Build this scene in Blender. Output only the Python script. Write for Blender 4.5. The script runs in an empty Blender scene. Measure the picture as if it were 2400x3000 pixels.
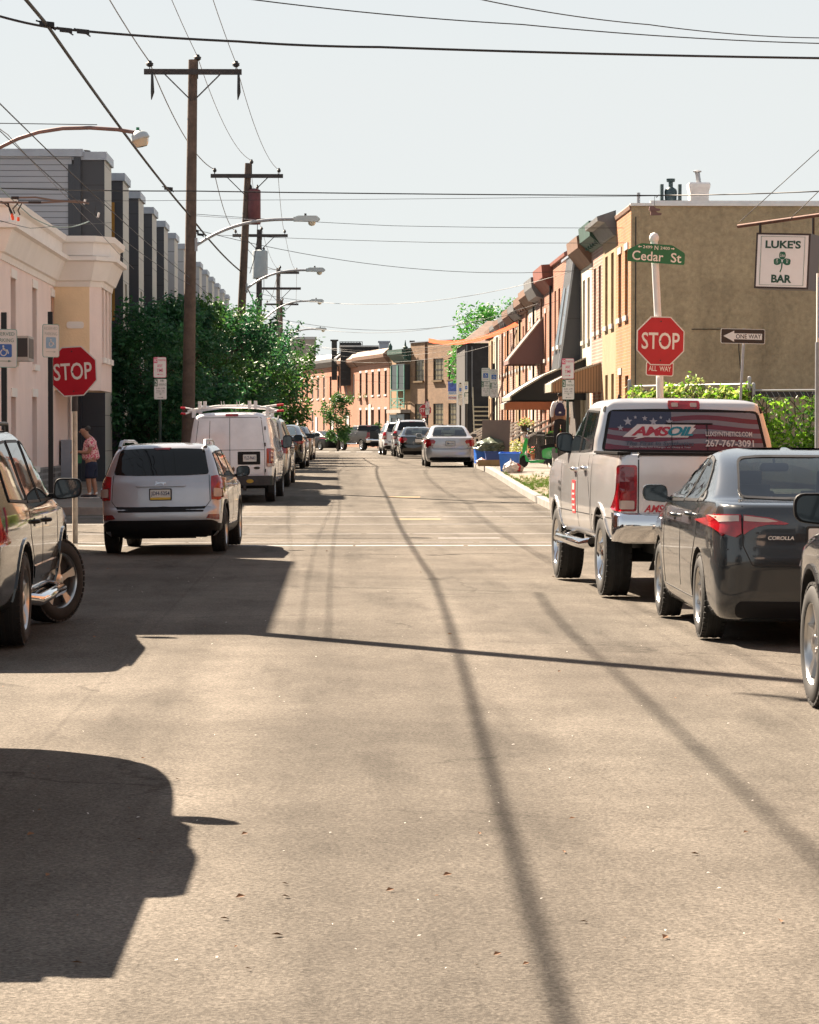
import bpy, bmesh, math, random
from math import sin, cos, pi, radians as R, sqrt, atan2
from mathutils import Vector, Matrix
from mathutils.bvhtree import BVHTree

SC = bpy.context.scene
COL = SC.collection
random.seed(7)

# ---------------------------------------------------------------- camera
F_PX = 8350.0                      # focal length in pixels of the 2400x3000 photograph
VPX, VPY = 992.0, 1265.0           # where the street's parallels meet
EYE = 1.7
cam_d = bpy.data.cameras.new("camera")
cam = bpy.data.objects.new("camera", cam_d); COL.objects.link(cam)
cam_d.sensor_fit = 'VERTICAL'; cam_d.sensor_height = 36.0
cam_d.lens = 36.0 * F_PX / 3000.0
cam_d.clip_start = 0.2; cam_d.clip_end = 3000
YAW = math.atan((1200 - VPX) / F_PX)      # camera looks a little right of the street axis
PIT = math.atan((1500 - VPY) / F_PX)      # and a little down
cam.location = (0, 0, EYE)
cam.rotation_euler = (pi / 2 - PIT, 0, -YAW)
SC.camera = cam
cam_d.dof.use_dof = False

# ---------------------------------------------------------------- sky and sun
SUN_EL, SUN_AZ = R(42), R(-39)            # azimuth from +Y towards +X
world = bpy.data.worlds.new("World"); SC.world = world; world.use_nodes = True
wn = world.node_tree; wn.nodes.clear()
sky = wn.nodes.new('ShaderNodeTexSky'); sky.sky_type = 'NISHITA'; sky.sun_disc = False
sky.sun_elevation = SUN_EL; sky.sun_rotation = SUN_AZ
sky.air_density = 0.7; sky.dust_density = 0.1; sky.ozone_density = 1.0; sky.altitude = 20
wb = wn.nodes.new('ShaderNodeBackground'); wb.inputs['Strength'].default_value = 0.05
hs = wn.nodes.new('ShaderNodeHueSaturation'); hs.inputs['Saturation'].default_value = 0.95; hs.inputs['Value'].default_value = 0.6
wo = wn.nodes.new('ShaderNodeOutputWorld')
hz = wn.nodes.new('ShaderNodeMix'); hz.data_type = 'RGBA'; hz.inputs[0].default_value = 0.88      # summer haze over the blue
hz.inputs[7].default_value = (3.40, 3.50, 3.42, 1)
wtc = wn.nodes.new('ShaderNodeTexCoord'); wsp = wn.nodes.new('ShaderNodeSeparateXYZ'); wmr = wn.nodes.new('ShaderNodeMapRange')   # haze thins towards the zenith
wmr.inputs[1].default_value = 0.12; wmr.inputs[2].default_value = 0.55; wmr.inputs[3].default_value = 0.95; wmr.inputs[4].default_value = 0.45
wn.links.new(wtc.outputs['Generated'], wsp.inputs[0]); wn.links.new(wsp.outputs['Z'], wmr.inputs[0]); wn.links.new(wmr.outputs[0], hz.inputs[0])
wn.links.new(sky.outputs[0], hs.inputs['Color']); wn.links.new(hs.outputs[0], hz.inputs[6]); wn.links.new(hz.outputs[2], wb.inputs['Color'])
wn.links.new(wb.outputs[0], wo.inputs['Surface'])
sun_d = bpy.data.lights.new("sun", 'SUN'); sun_d.energy = 5.0; sun_d.angle = R(0.5); sun_d.color = (1.0, 0.83, 0.65)
sun = bpy.data.objects.new("sun", sun_d); COL.objects.link(sun)
sdir = Vector((sin(SUN_AZ) * cos(SUN_EL), cos(SUN_AZ) * cos(SUN_EL), sin(SUN_EL)))
sun.rotation_euler = sdir.to_track_quat('Z', 'Y').to_euler()
sun.location = (-30, 40, 60)
SC.view_settings.view_transform = 'Standard'; SC.view_settings.look = 'None'
SC.view_settings.gamma = 1.0; SC.view_settings.use_curve_mapping = False
SC.view_settings.exposure = 2.3
SC.cycles.max_bounces = 6; SC.cycles.transparent_max_bounces = 12
SC.cycles.use_adaptive_sampling = True; SC.cycles.adaptive_threshold = 0.02
SC.cycles.use_denoising = True
SC.cycles.sample_clamp_indirect = 6

# ---------------------------------------------------------------- places
def sstep(a, b, x):
    t = max(0.0, min(1.0, (x - a) / (b - a))); return t * t * (3 - 2 * t)
def gz(y):                                  # height of the road surface along the street
    return 0.5 * sstep(58, 96, y) - 0.2 * sstep(140, 205, y)
def PX(px, D): return (px - VPX) * D / F_PX           # pixel column -> x at distance D
def PZ(py, D): return EYE + (VPY - py) * D / F_PX     # pixel row -> z at distance D

# ---------------------------------------------------------------- materials
MATS = {}
def nt(name):
    m = bpy.data.materials.new(name); m.use_nodes = True
    n = m.node_tree; b = n.nodes['Principled BSDF']
    return m, n, b
def plain(name, col, rough=0.6, metal=0.0, coat=0.0, var=0.0, scale=3.0, bump=0.0, bscale=40.0, spec=0.5, detail=5):
    if name in MATS: return MATS[name]
    m, n, b = nt(name)
    b.inputs['Base Color'].default_value = (*col, 1); b.inputs['Roughness'].default_value = rough
    b.inputs['Metallic'].default_value = metal; b.inputs['Coat Weight'].default_value = coat
    b.inputs['Coat Roughness'].default_value = 0.04
    b.inputs['Specular IOR Level'].default_value = spec
    if var > 0 or bump > 0:
        tc = n.nodes.new('ShaderNodeTexCoord')
    if var > 0:
        nz = n.nodes.new('ShaderNodeTexNoise'); nz.inputs['Scale'].default_value = scale; nz.inputs['Detail'].default_value = detail
        nz.inputs['Roughness'].default_value = 0.65
        n.links.new(tc.outputs['Object'], nz.inputs['Vector'])
        mp = n.nodes.new('ShaderNodeMapRange'); mp.inputs[1].default_value = 0.3; mp.inputs[2].default_value = 0.7
        mp.inputs[3].default_value = 1 - var; mp.inputs[4].default_value = 1 + var
        n.links.new(nz.outputs['Fac'], mp.inputs[0])
        mx = n.nodes.new('ShaderNodeVectorMath'); mx.operation = 'SCALE'; mx.inputs[0].default_value = col
        n.links.new(mp.outputs[0], mx.inputs['Scale']); n.links.new(mx.outputs[0], b.inputs['Base Color'])
    if bump > 0:
        nb = n.nodes.new('ShaderNodeTexNoise'); nb.inputs['Scale'].default_value = bscale; nb.inputs['Detail'].default_value = 4
        n.links.new(tc.outputs['Object'], nb.inputs['Vector'])
        bp = n.nodes.new('ShaderNodeBump'); bp.inputs['Strength'].default_value = bump; bp.inputs['Distance'].default_value = 0.02
        n.links.new(nb.outputs['Fac'], bp.inputs['Height']); n.links.new(bp.outputs[0], b.inputs['Normal'])
    MATS[name] = m
    return m
def brick(name, c1, c2, mortar, w=0.2, h=0.067, mort=0.010, rough=0.85, stain=0.25):
    if name in MATS: return MATS[name]
    m, n, b = nt(name); c1, c2, mortar = [tuple(v*.78 for v in c) for c in (c1, c2, mortar)]
    uv = n.nodes.new('ShaderNodeUVMap')
    bt = n.nodes.new('ShaderNodeTexBrick'); bt.inputs['Scale'].default_value = 1.0
    bt.inputs['Brick Width'].default_value = w; bt.inputs['Row Height'].default_value = h
    bt.inputs['Mortar Size'].default_value = mort; bt.inputs['Color1'].default_value = (*c1, 1)
    bt.inputs['Color2'].default_value = (*c2, 1); bt.inputs['Mortar'].default_value = (*mortar, 1)
    bt.inputs['Mortar Smooth'].default_value = 0.2
    n.links.new(uv.outputs[0], bt.inputs['Vector'])
    nz = n.nodes.new('ShaderNodeTexNoise'); nz.inputs['Scale'].default_value = 0.9; nz.inputs['Detail'].default_value = 7
    nz.inputs['Roughness'].default_value = 0.7
    n.links.new(uv.outputs[0], nz.inputs['Vector'])
    mp = n.nodes.new('ShaderNodeMapRange'); mp.inputs[1].default_value = 0.3; mp.inputs[2].default_value = 0.7
    mp.inputs[3].default_value = 1 - stain; mp.inputs[4].default_value = 1 + stain
    n.links.new(nz.outputs['Fac'], mp.inputs[0])
    mx = n.nodes.new('ShaderNodeVectorMath'); mx.operation = 'SCALE'
    n.links.new(bt.outputs['Color'], mx.inputs[0]); n.links.new(mp.outputs[0], mx.inputs['Scale'])
    n.links.new(mx.outputs[0], b.inputs['Base Color']); b.inputs['Roughness'].default_value = rough
    bp = n.nodes.new('ShaderNodeBump'); bp.inputs['Strength'].default_value = 0.5; bp.inputs['Distance'].default_value = 0.01
    bp.invert = True
    n.links.new(bt.outputs['Fac'], bp.inputs['Height']); n.links.new(bp.outputs[0], b.inputs['Normal'])
    MATS[name] = m
    return m
def stripes(name, c1, c2, period=0.13, axis='v', rough=0.6, frac=0.14, bump=0.6):
    """lap siding / corrugated panel: repeating bands in the surface's own metres"""
    if name in MATS: return MATS[name]
    m, n, b = nt(name)
    uv = n.nodes.new('ShaderNodeUVMap'); sp = n.nodes.new('ShaderNodeSeparateXYZ'); n.links.new(uv.outputs[0], sp.inputs[0])
    dv = n.nodes.new('ShaderNodeMath'); dv.operation = 'DIVIDE'; dv.inputs[1].default_value = period
    n.links.new(sp.outputs['Y' if axis == 'v' else 'X'], dv.inputs[0])
    fr = n.nodes.new('ShaderNodeMath'); fr.operation = 'FRACT'; n.links.new(dv.outputs[0], fr.inputs[0])
    lt = n.nodes.new('ShaderNodeMath'); lt.operation = 'LESS_THAN'; lt.inputs[1].default_value = frac
    n.links.new(fr.outputs[0], lt.inputs[0])
    mx = n.nodes.new('ShaderNodeMix'); mx.data_type = 'RGBA'; mx.inputs[6].default_value = (*c1, 1); mx.inputs[7].default_value = (*c2, 1)
    n.links.new(lt.outputs[0], mx.inputs[0]); n.links.new(mx.outputs[2], b.inputs['Base Color'])
    b.inputs['Roughness'].default_value = rough
    bp = n.nodes.new('ShaderNodeBump'); bp.inputs['Strength'].default_value = bump; bp.inputs['Distance'].default_value = 0.02
    n.links.new(fr.outputs[0], bp.inputs['Height']); n.links.new(bp.outputs[0], b.inputs['Normal'])
    MATS[name] = m
    return m
def glassy(name, tint, alpha=0.5, rough=0.02):
    """see-through pane: tinted transparency under a Fresnel reflection"""
    if name in MATS: return MATS[name]
    m, n, b = nt(name); n.nodes.remove(b)
    tr = n.nodes.new('ShaderNodeBsdfTransparent'); tr.inputs[0].default_value = (*tint, 1)
    gl = n.nodes.new('ShaderNodeBsdfGlossy'); gl.inputs['Roughness'].default_value = rough
    fr = n.nodes.new('ShaderNodeFresnel'); fr.inputs[0].default_value = 1.52
    mul = n.nodes.new('ShaderNodeMath'); mul.operation = 'MULTIPLY_ADD'; mul.inputs[1].default_value = 0.9; mul.inputs[2].default_value = 0.02
    n.links.new(fr.outputs[0], mul.inputs[0])
    mx = n.nodes.new('ShaderNodeMixShader'); n.links.new(mul.outputs[0], mx.inputs[0])
    n.links.new(tr.outputs[0], mx.inputs[1]); n.links.new(gl.outputs[0], mx.inputs[2])
    n.links.new(mx.outputs[0], n.nodes['Material Output'].inputs[0])
    MATS[name] = m
    return m
def paint(name, col, metal=0.0, rough=0.35, dirt=0.06):
    if name in MATS: return MATS[name]
    m = plain(name, col, rough, metal, coat=1.0, var=dirt, scale=2.5)
    return m

M = {}
def mk():
    M['black_plastic'] = plain('black plastic', (0.010, 0.010, 0.011), 0.5, var=.2, spec=.18)
    M['rubber'] = plain('tyre rubber', (0.014, 0.0135, 0.013), 0.8, var=0.3, scale=12)
    M['dark_under'] = plain('underbody', (0.008, 0.008, 0.008), 0.9)
    M['glass_dark'] = plain('dark glass', (0.005, 0.007, 0.008), 0.03, spec=0.4)
    M['glass_blue'] = plain('blue grey glass', (0.03, 0.045, 0.055), 0.05, spec=0.8)
    M['glass_clear'] = glassy('clear car glass', (0.50, 0.58, 0.54))
    M['chrome'] = plain('chrome', (0.75, 0.75, 0.76), 0.06, 1.0)
    M['alloy'] = plain('alloy', (0.52, 0.51, 0.50), 0.28, 1.0, var=.1)
    M['red_lens'] = plain('red lamp lens', (0.26, 0.004, 0.010), 0.12, coat=.6, var=.5, scale=9)
    M['red_dark'] = plain('dark red lamp lens', (0.14, 0.006, 0.012), 0.1, coat=1.0)
    M['lens_clear'] = plain('pale lamp lens', (0.42, 0.33, 0.29), 0.1, coat=1.0)
    M['white_metal'] = plain('white painted metal', (0.72, 0.71, 0.70), 0.4, var=0.08)
    M['grey_metal'] = plain('galvanised metal', (0.32, 0.33, 0.35), 0.45, 0.6, var=.15)
    M['dark_metal'] = plain('dark metal', (0.035, 0.035, 0.038), 0.45, 0.3)
    M['black_post'] = plain('black painted post', (0.010, 0.009, 0.010), 0.5)
    M['green_post'] = plain('dark green post', (0.012, 0.035, 0.028), 0.5)
    M['wood_pole'] = plain('weathered pole wood', (0.10, 0.068, 0.052), 0.85, var=0.35, scale=4, bump=.4, bscale=14)
    M['wood_dark'] = plain('dark crossarm wood', (0.045, 0.038, 0.038), 0.85, var=0.3)
    M['wire'] = plain('black wire', (0.012, 0.012, 0.014), 0.6)
    M['wire_grey'] = plain('grey wire', (0.13, 0.12, 0.12), 0.5)
    M['sign_white'] = plain('sign white', (0.66, 0.65, 0.63), 0.35, var=.05)
    M['sign_red'] = plain('sign red', (0.43, 0.012, 0.028), 0.35, var=0.08, scale=5)
    M['sign_green'] = plain('sign green', (0.0, 0.14, 0.065), 0.35, var=.06)
    M['sign_blue'] = plain('sign blue', (0.015, 0.12, 0.40), 0.35)
    M['sign_magenta'] = plain('sign magenta red', (0.60, 0.03, 0.13), 0.4)
    M['sign_black'] = plain('sign black', (0.012, 0.012, 0.013), 0.4)
    M['text_white'] = plain('lettering white', (0.74, 0.72, 0.68), 0.4)
    M['text_green'] = plain('lettering green', (0.01, 0.10, 0.055), 0.4)
    M['text_black'] = plain('lettering black', (0.012, 0.012, 0.014), 0.4)
    M['cream'] = plain('cream stucco', (0.46, 0.42, 0.34), 0.85, var=.1, bump=.2)
    M['white_trim'] = plain('white trim', (0.50, 0.49, 0.47), 0.6, var=.08)
    M['roof_black'] = plain('black roof', (0.03, 0.03, 0.032), 0.9, var=.3)
    M['win_glass'] = plain('house window glass', (0.018, 0.022, 0.026), 0.06, spec=.7)
    M['concrete'] = plain('pale concrete', (0.36, 0.32, 0.27), 0.9, var=0.16, scale=1.5, bump=.2)
    M['stone'] = plain('pale stone sill', (0.34, 0.32, 0.30), 0.8, var=.1)
mk()

# ---------------------------------------------------------------- mesh builder
class MB:
    def __init__(s): s.v = []; s.f = []; s.m = []
    def add(s, vs, fs, mi=0):
        o = len(s.v); s.v += [tuple(v) for v in vs]
        for f in fs: s.f.append(tuple(i + o for i in f)); s.m.append(mi)
    def box(s, x0, x1, y0, y1, z0, z1, mi=0):
        s.add([(x0,y0,z0),(x1,y0,z0),(x1,y1,z0),(x0,y1,z0),(x0,y0,z1),(x1,y0,z1),(x1,y1,z1),(x0,y1,z1)],
              [(0,3,2,1),(4,5,6,7),(0,1,5,4),(1,2,6,5),(2,3,7,6),(3,0,4,7)], mi)
    def obox(s, c, ax, ay, az, mi=0):
        """box from centre and three half-axis vectors"""
        c = Vector(c); ax = Vector(ax); ay = Vector(ay); az = Vector(az)
        vs = [c+sx*ax+sy*ay+sz*az for sz in (-1,1) for sx,sy in ((-1,-1),(1,-1),(1,1),(-1,1))]
        s.add(vs, [(0,3,2,1),(4,5,6,7),(0,1,5,4),(1,2,6,5),(2,3,7,6),(3,0,4,7)], mi)
    def bar(s, a, b, w, h=None, mi=0, up=(0,0,1)):
        a = Vector(a); b = Vector(b); d = (b-a); L = d.length
        if L < 1e-6: return
        d.normalize(); u = Vector(up)
        if abs(d.dot(u)) > .98: u = Vector((1,0,0))
        x = d.cross(u).normalized(); z = x.cross(d).normalized(); h = w if h is None else h
        s.obox((a+b)/2, x*w/2, d*L/2, z*h/2, mi)
    def tube(s, pts, r, n=8, mi=0, cap=True):
        pts = [Vector(p) for p in pts]; rr = r if isinstance(r, (list, tuple)) else [r]*len(pts)
        rings = []; ref = None
        for i, p in enumerate(pts):
            t = (pts[min(i+1,len(pts)-1)] - pts[max(i-1,0)]).normalized()
            if ref is None:
                ref = Vector((0,0,1)) if abs(t.z) < .9 else Vector((1,0,0))
            x = t.cross(ref)
            if x.length < 1e-4: x = t.cross(Vector((0,1,0)))
            x.normalize(); y = x.cross(t).normalized(); ref = y
            rings.append([p + (x*cos(2*pi*k/n) + y*sin(2*pi*k/n))*rr[i] for k in range(n)])
        vs = [v for rg in rings for v in rg]; fs = []
        for i in range(len(pts)-1):
            for k in range(n):
                a = i*n+k; b = i*n+(k+1)%n
                fs.append((a, b, b+n, a+n))
        if cap:
            fs.append(tuple(range(n))[::-1]); fs.append(tuple((len(pts)-1)*n+k for k in range(n)))
        s.add(vs, fs, mi)
    def prism(s, poly, o, u, v, n, t, mi=0):
        """2-D polygon (list of (a,b)) placed at o + a*u + b*v, thickness t along n"""
        o = Vector(o); u = Vector(u); v = Vector(v); n = Vector(n); k = len(poly)
        A = [o+a*u+b*v for a,b in poly]; B = [p+n*t for p in A]
        fs = [tuple(range(k))[::-1], tuple(range(k,2*k))] + [(i,(i+1)%k,(i+1)%k+k,i+k) for i in range(k)]
        s.add(A+B, fs, mi)
    def lathe(s, prof, o, axis, n=24, mi=0, cap=True):
        """profile (dist along axis, radius) revolved"""
        o = Vector(o); a = Vector(axis).normalized()
        x = a.orthogonal().normalized(); y = a.cross(x)
        vs = []; fs = []
        for (h, r) in prof:
            for k in range(n): vs.append(o + a*h + (x*cos(2*pi*k/n)+y*sin(2*pi*k/n))*r)
        for i in range(len(prof)-1):
            for k in range(n):
                fs.append((i*n+k, i*n+(k+1)%n, (i+1)*n+(k+1)%n, (i+1)*n+k))
        if cap and prof[0][1] > 1e-5: fs.append(tuple(range(n))[::-1])
        if cap and prof[-1][1] > 1e-5: fs.append(tuple((len(prof)-1)*n+k for k in range(n)))
        s.add(vs, fs, mi)
    def mesh(s, name, mats, smooth=None):
        me = bpy.data.meshes.new(name); me.from_pydata(s.v, [], s.f)
        mats = mats if isinstance(mats, (list, tuple)) else [mats]
        for m in mats: me.materials.append(m)
        if len(mats) > 1: me.polygons.foreach_set('material_index', s.m)
        uvbox(me)
        me.update()
        if smooth: shade(me, smooth)
        return me
    def build(s, name, mats, parent=None, smooth=None, **kw):
        return link(name, s.mesh(name, mats, smooth), parent, **kw)
def uvbox(me):
    uv = me.uv_layers.new(name='UVMap'); d = uv.data
    for p in me.polygons:
        n = p.normal; ax, ay, az = abs(n.x), abs(n.y), abs(n.z)
        for li in p.loop_indices:
            co = me.vertices[me.loops[li].vertex_index].co
            if az > .8: d[li].uv = (co.x, co.y)
            elif ax > ay: d[li].uv = (co.y, co.z)
            else: d[li].uv = (co.x, co.z)
def shade(me, ang=35):
    me.polygons.foreach_set('use_smooth', [True]*len(me.polygons))
    me.set_sharp_from_angle(angle=R(ang))
def link(name, me, parent=None, loc=None, rot=None, label=None, cat=None, group=None, kind=None):
    o = bpy.data.objects.new(name, me); COL.objects.link(o)
    if parent: o.parent = parent
    if loc is not None: o.location = loc
    if rot is not None: o.rotation_euler = rot
    tag(o, label, cat, group, kind)
    return o
def tag(o, label=None, cat=None, group=None, kind=None):
    if label: o['label'] = label
    if cat: o['category'] = cat
    if group: o['group'] = group
    if kind: o['kind'] = kind
    return o
def thing(name, label, cat, loc=(0,0,0), rz=0.0, group=None, rot=None):
    o = bpy.data.objects.new(name, None); COL.objects.link(o); o.empty_display_size = .2
    o.location = loc; o.rotation_euler = rot if rot else (0,0,rz)
    return tag(o, label, cat, group)
def copy_tree(o, parent=None, **kw):
    c = o.copy(); COL.objects.link(c)
    if parent: c.parent = parent
    for ch in [x for x in bpy.data.objects if x.parent == o]: copy_tree(ch, c)
    return c

# ---------------------------------------------------------------- lettering
_txt = {}
def text_tris(s, bold=0.0, shear=0.0, space=1.0):
    key = (s, bold, shear, space)
    if key in _txt: return _txt[key]
    cu = bpy.data.curves.new('t', 'FONT'); cu.body = s; cu.size = 1.0; cu.align_x = 'LEFT'
    cu.offset = bold; cu.shear = shear; cu.space_character = space; cu.resolution_u = 3
    ob = bpy.data.objects.new('t', cu)
    me = bpy.data.meshes.new_from_object(ob)
    vs = [(v.co.x, v.co.y) for v in me.vertices]; fs = [tuple(p.vertices) for p in me.polygons]
    bpy.data.objects.remove(ob); bpy.data.curves.remove(cu); bpy.data.meshes.remove(me)
    x0 = min(v[0] for v in vs); x1 = max(v[0] for v in vs); y0 = min(v[1] for v in vs); y1 = max(v[1] for v in vs)
    vs = [((x-x0)/max(x1-x0,1e-6), (y-y0)/max(y1-y0,1e-6)) for x, y in vs]
    _txt[key] = (vs, fs)
    return _txt[key]
def add_text(mb, s, o, u, v, n, w, h, t=0.002, bold=0.0, mi=0, shear=0.0, space=1.0):
    """text centred at o, w wide, h high, raised t along n"""
    vs, fs = text_tris(s, bold, shear, space)
    o = Vector(o); u = Vector(u); v = Vector(v); n = Vector(n)
    mb.add([o + u*((a-.5)*w) + v*((b-.5)*h) + n*t for a, b in vs], fs, mi)
def octagon(r):
    return [(r*cos(pi/8+k*pi/4)/cos(pi/8), r*sin(pi/8+k*pi/4)/cos(pi/8)) for k in range(8)]
def rrect(w, h, r, n=4):
    pts = []
    for cx, cy, a0 in ((w/2-r, h/2-r, 0), (-w/2+r, h/2-r, pi/2), (-w/2+r, -h/2+r, pi), (w/2-r, -h/2+r, 1.5*pi)):
        for k in range(n+1): pts.append((cx+r*cos(a0+pi/2*k/n), cy+r*sin(a0+pi/2*k/n)))
    return pts
def rounded(poly, r=.03, n=3):
    out = []; k = len(poly)
    for i in range(k):
        p = Vector(poly[i]); a = Vector(poly[i-1])-p; b = Vector(poly[(i+1) % k])-p
        rr = min(r, a.length*.45, b.length*.45); a.normalize(); b.normalize()
        for j in range(n+1):
            t = j/n; q = p + a*rr*(1-t)**2 + b*rr*t**2
            out.append((q.x, q.y))
    return out

# ================================================================ ground, road, pavements
def asphalt_mat():
    m, n, b = nt('asphalt'); tc = n.nodes.new('ShaderNodeTexCoord'); L = n.links.new
    def noise(sc, det=6, rough=.65, stretch=None):
        z = n.nodes.new('ShaderNodeTexNoise'); z.inputs['Scale'].default_value = sc; z.inputs['Detail'].default_value = det; z.inputs['Roughness'].default_value = rough
        if stretch:
            mp = n.nodes.new('ShaderNodeMapping'); mp.inputs['Scale'].default_value = stretch; L(tc.outputs['Object'], mp.inputs[0]); L(mp.outputs[0], z.inputs['Vector'])
        else: L(tc.outputs['Object'], z.inputs['Vector'])
        return z
    def rng(src, a, b_, c, d):
        r = n.nodes.new('ShaderNodeMapRange'); r.inputs[1].default_value = a; r.inputs[2].default_value = b_; r.inputs[3].default_value = c; r.inputs[4].default_value = d
        L(src, r.inputs[0]); return r.outputs[0]
    def mul(a, b_):
        q = n.nodes.new('ShaderNodeMath'); q.operation = 'MULTIPLY'; L(a, q.inputs[0]); L(b_, q.inputs[1]); return q.outputs[0]
    big = rng(noise(.35, 6).outputs['Fac'], .3, .7, .72, 1.22)
    mid = rng(noise(2.2, 6, .7, (1, .35, 1)).outputs['Fac'], .3, .7, .85, 1.14)
    fine = rng(noise(60, 3, .8).outputs['Fac'], .32, .68, .60, 1.40)
    agg = n.nodes.new('ShaderNodeTexVoronoi'); agg.inputs['Scale'].default_value = 75; L(tc.outputs['Object'], agg.inputs['Vector'])
    ag = rng(agg.outputs['Color'], 0, 1, .72, 1.28)
    lane = rng(noise(.5, 3, .5, (2.2, .05, 1)).outputs['Fac'], .3, .7, .76, 1.14)
    f = mul(mul(mul(big, mid), mul(fine, ag)), lane)
    sc = n.nodes.new('ShaderNodeVectorMath'); sc.operation = 'SCALE'; sc.inputs[0].default_value = (.120, .108, .093); L(f, sc.inputs['Scale'])
    st = noise(.9, 4, .6, (1.6, .22, 1)); stv = rng(st.outputs['Fac'], .54, .72, 1, .66)
    sx = n.nodes.new('ShaderNodeSeparateXYZ'); L(tc.outputs['Object'], sx.inputs[0])
    def band(x0, w, amt):       # worn strip along the driving line
        d = n.nodes.new('ShaderNodeMath'); d.operation = 'SUBTRACT'; d.inputs[1].default_value = x0; L(sx.outputs['X'], d.inputs[0])
        a = n.nodes.new('ShaderNodeMath'); a.operation = 'ABSOLUTE'; L(d.outputs[0], a.inputs[0]); return rng(a.outputs[0], 0, w, amt, 1)
    oil = band(.2, .9, .86); tyre = band(-.75, .35, 1.07); tyre2 = band(1.15, .35, 1.06)
    joint = band(-1.62, .03, .84); joint2 = band(2.72, .03, .86)
    f2 = mul(mul(mul(stv, oil), mul(tyre, tyre2)), mul(joint, joint2)); s0 = n.nodes.new('ShaderNodeVectorMath'); s0.operation = 'SCALE'; L(sc.outputs[0], s0.inputs[0]); L(f2, s0.inputs['Scale']); sc = s0
    # cracks
    vo = n.nodes.new('ShaderNodeTexVoronoi'); vo.feature = 'DISTANCE_TO_EDGE'; vo.inputs['Scale'].default_value = .22
    wz = noise(1.5, 5, .7); add = n.nodes.new('ShaderNodeVectorMath'); add.operation = 'MULTIPLY_ADD'; L(wz.outputs['Color'], add.inputs[0]); add.inputs[1].default_value = (.8, .8, 0); L(tc.outputs['Object'], add.inputs[2]); L(add.outputs[0], vo.inputs['Vector'])
    ck = rng(vo.outputs['Distance'], 0, .006, .62, 1); ck2 = rng(noise(.25, 2).outputs['Fac'], .52, .6, 1, 0)
    mx = n.nodes.new('ShaderNodeMath'); mx.operation = 'MAXIMUM'; L(ck, mx.inputs[0]); L(ck2, mx.inputs[1])
    s2 = n.nodes.new('ShaderNodeVectorMath'); s2.operation = 'SCALE'; L(sc.outputs[0], s2.inputs[0]); L(mx.outputs[0], s2.inputs['Scale'])
    L(s2.outputs[0], b.inputs['Base Color']); b.inputs['Roughness'].default_value = .9; b.inputs['Specular IOR Level'].default_value = .08
    # dark repair band and oil stains down the lane
    bp = n.nodes.new('ShaderNodeBump'); bp.inputs['Strength'].default_value = .55; bp.inputs['Distance'].default_value = .008
    hh = n.nodes.new('ShaderNodeMath'); hh.operation = 'ADD'; L(fine, hh.inputs[0]); L(ag, hh.inputs[1]); L(hh.outputs[0], bp.inputs['Height']); L(bp.outputs[0], b.inputs['Normal'])
    return m
M['asphalt'] = asphalt_mat()
M['earth'] = plain('bare earth', (.19,.15,.10), .95, var=.22, scale=2.2, bump=.3, bscale=10)
M['pavement'] = plain('pavement concrete', (.165,.148,.13), .9, var=.2, scale=.8, bump=.2, bscale=30)
M['kerb'] = plain('kerb stone', (.20,.19,.175), .85, var=.25, scale=4, bump=.3)
M['road_white'] = plain('worn road paint', (.26,.255,.25), .8, var=.35, scale=5, bump=.2)
M['road_yellow'] = plain('worn yellow road paint', (.34,.23,.11), .8, var=.3, scale=6)

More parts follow.
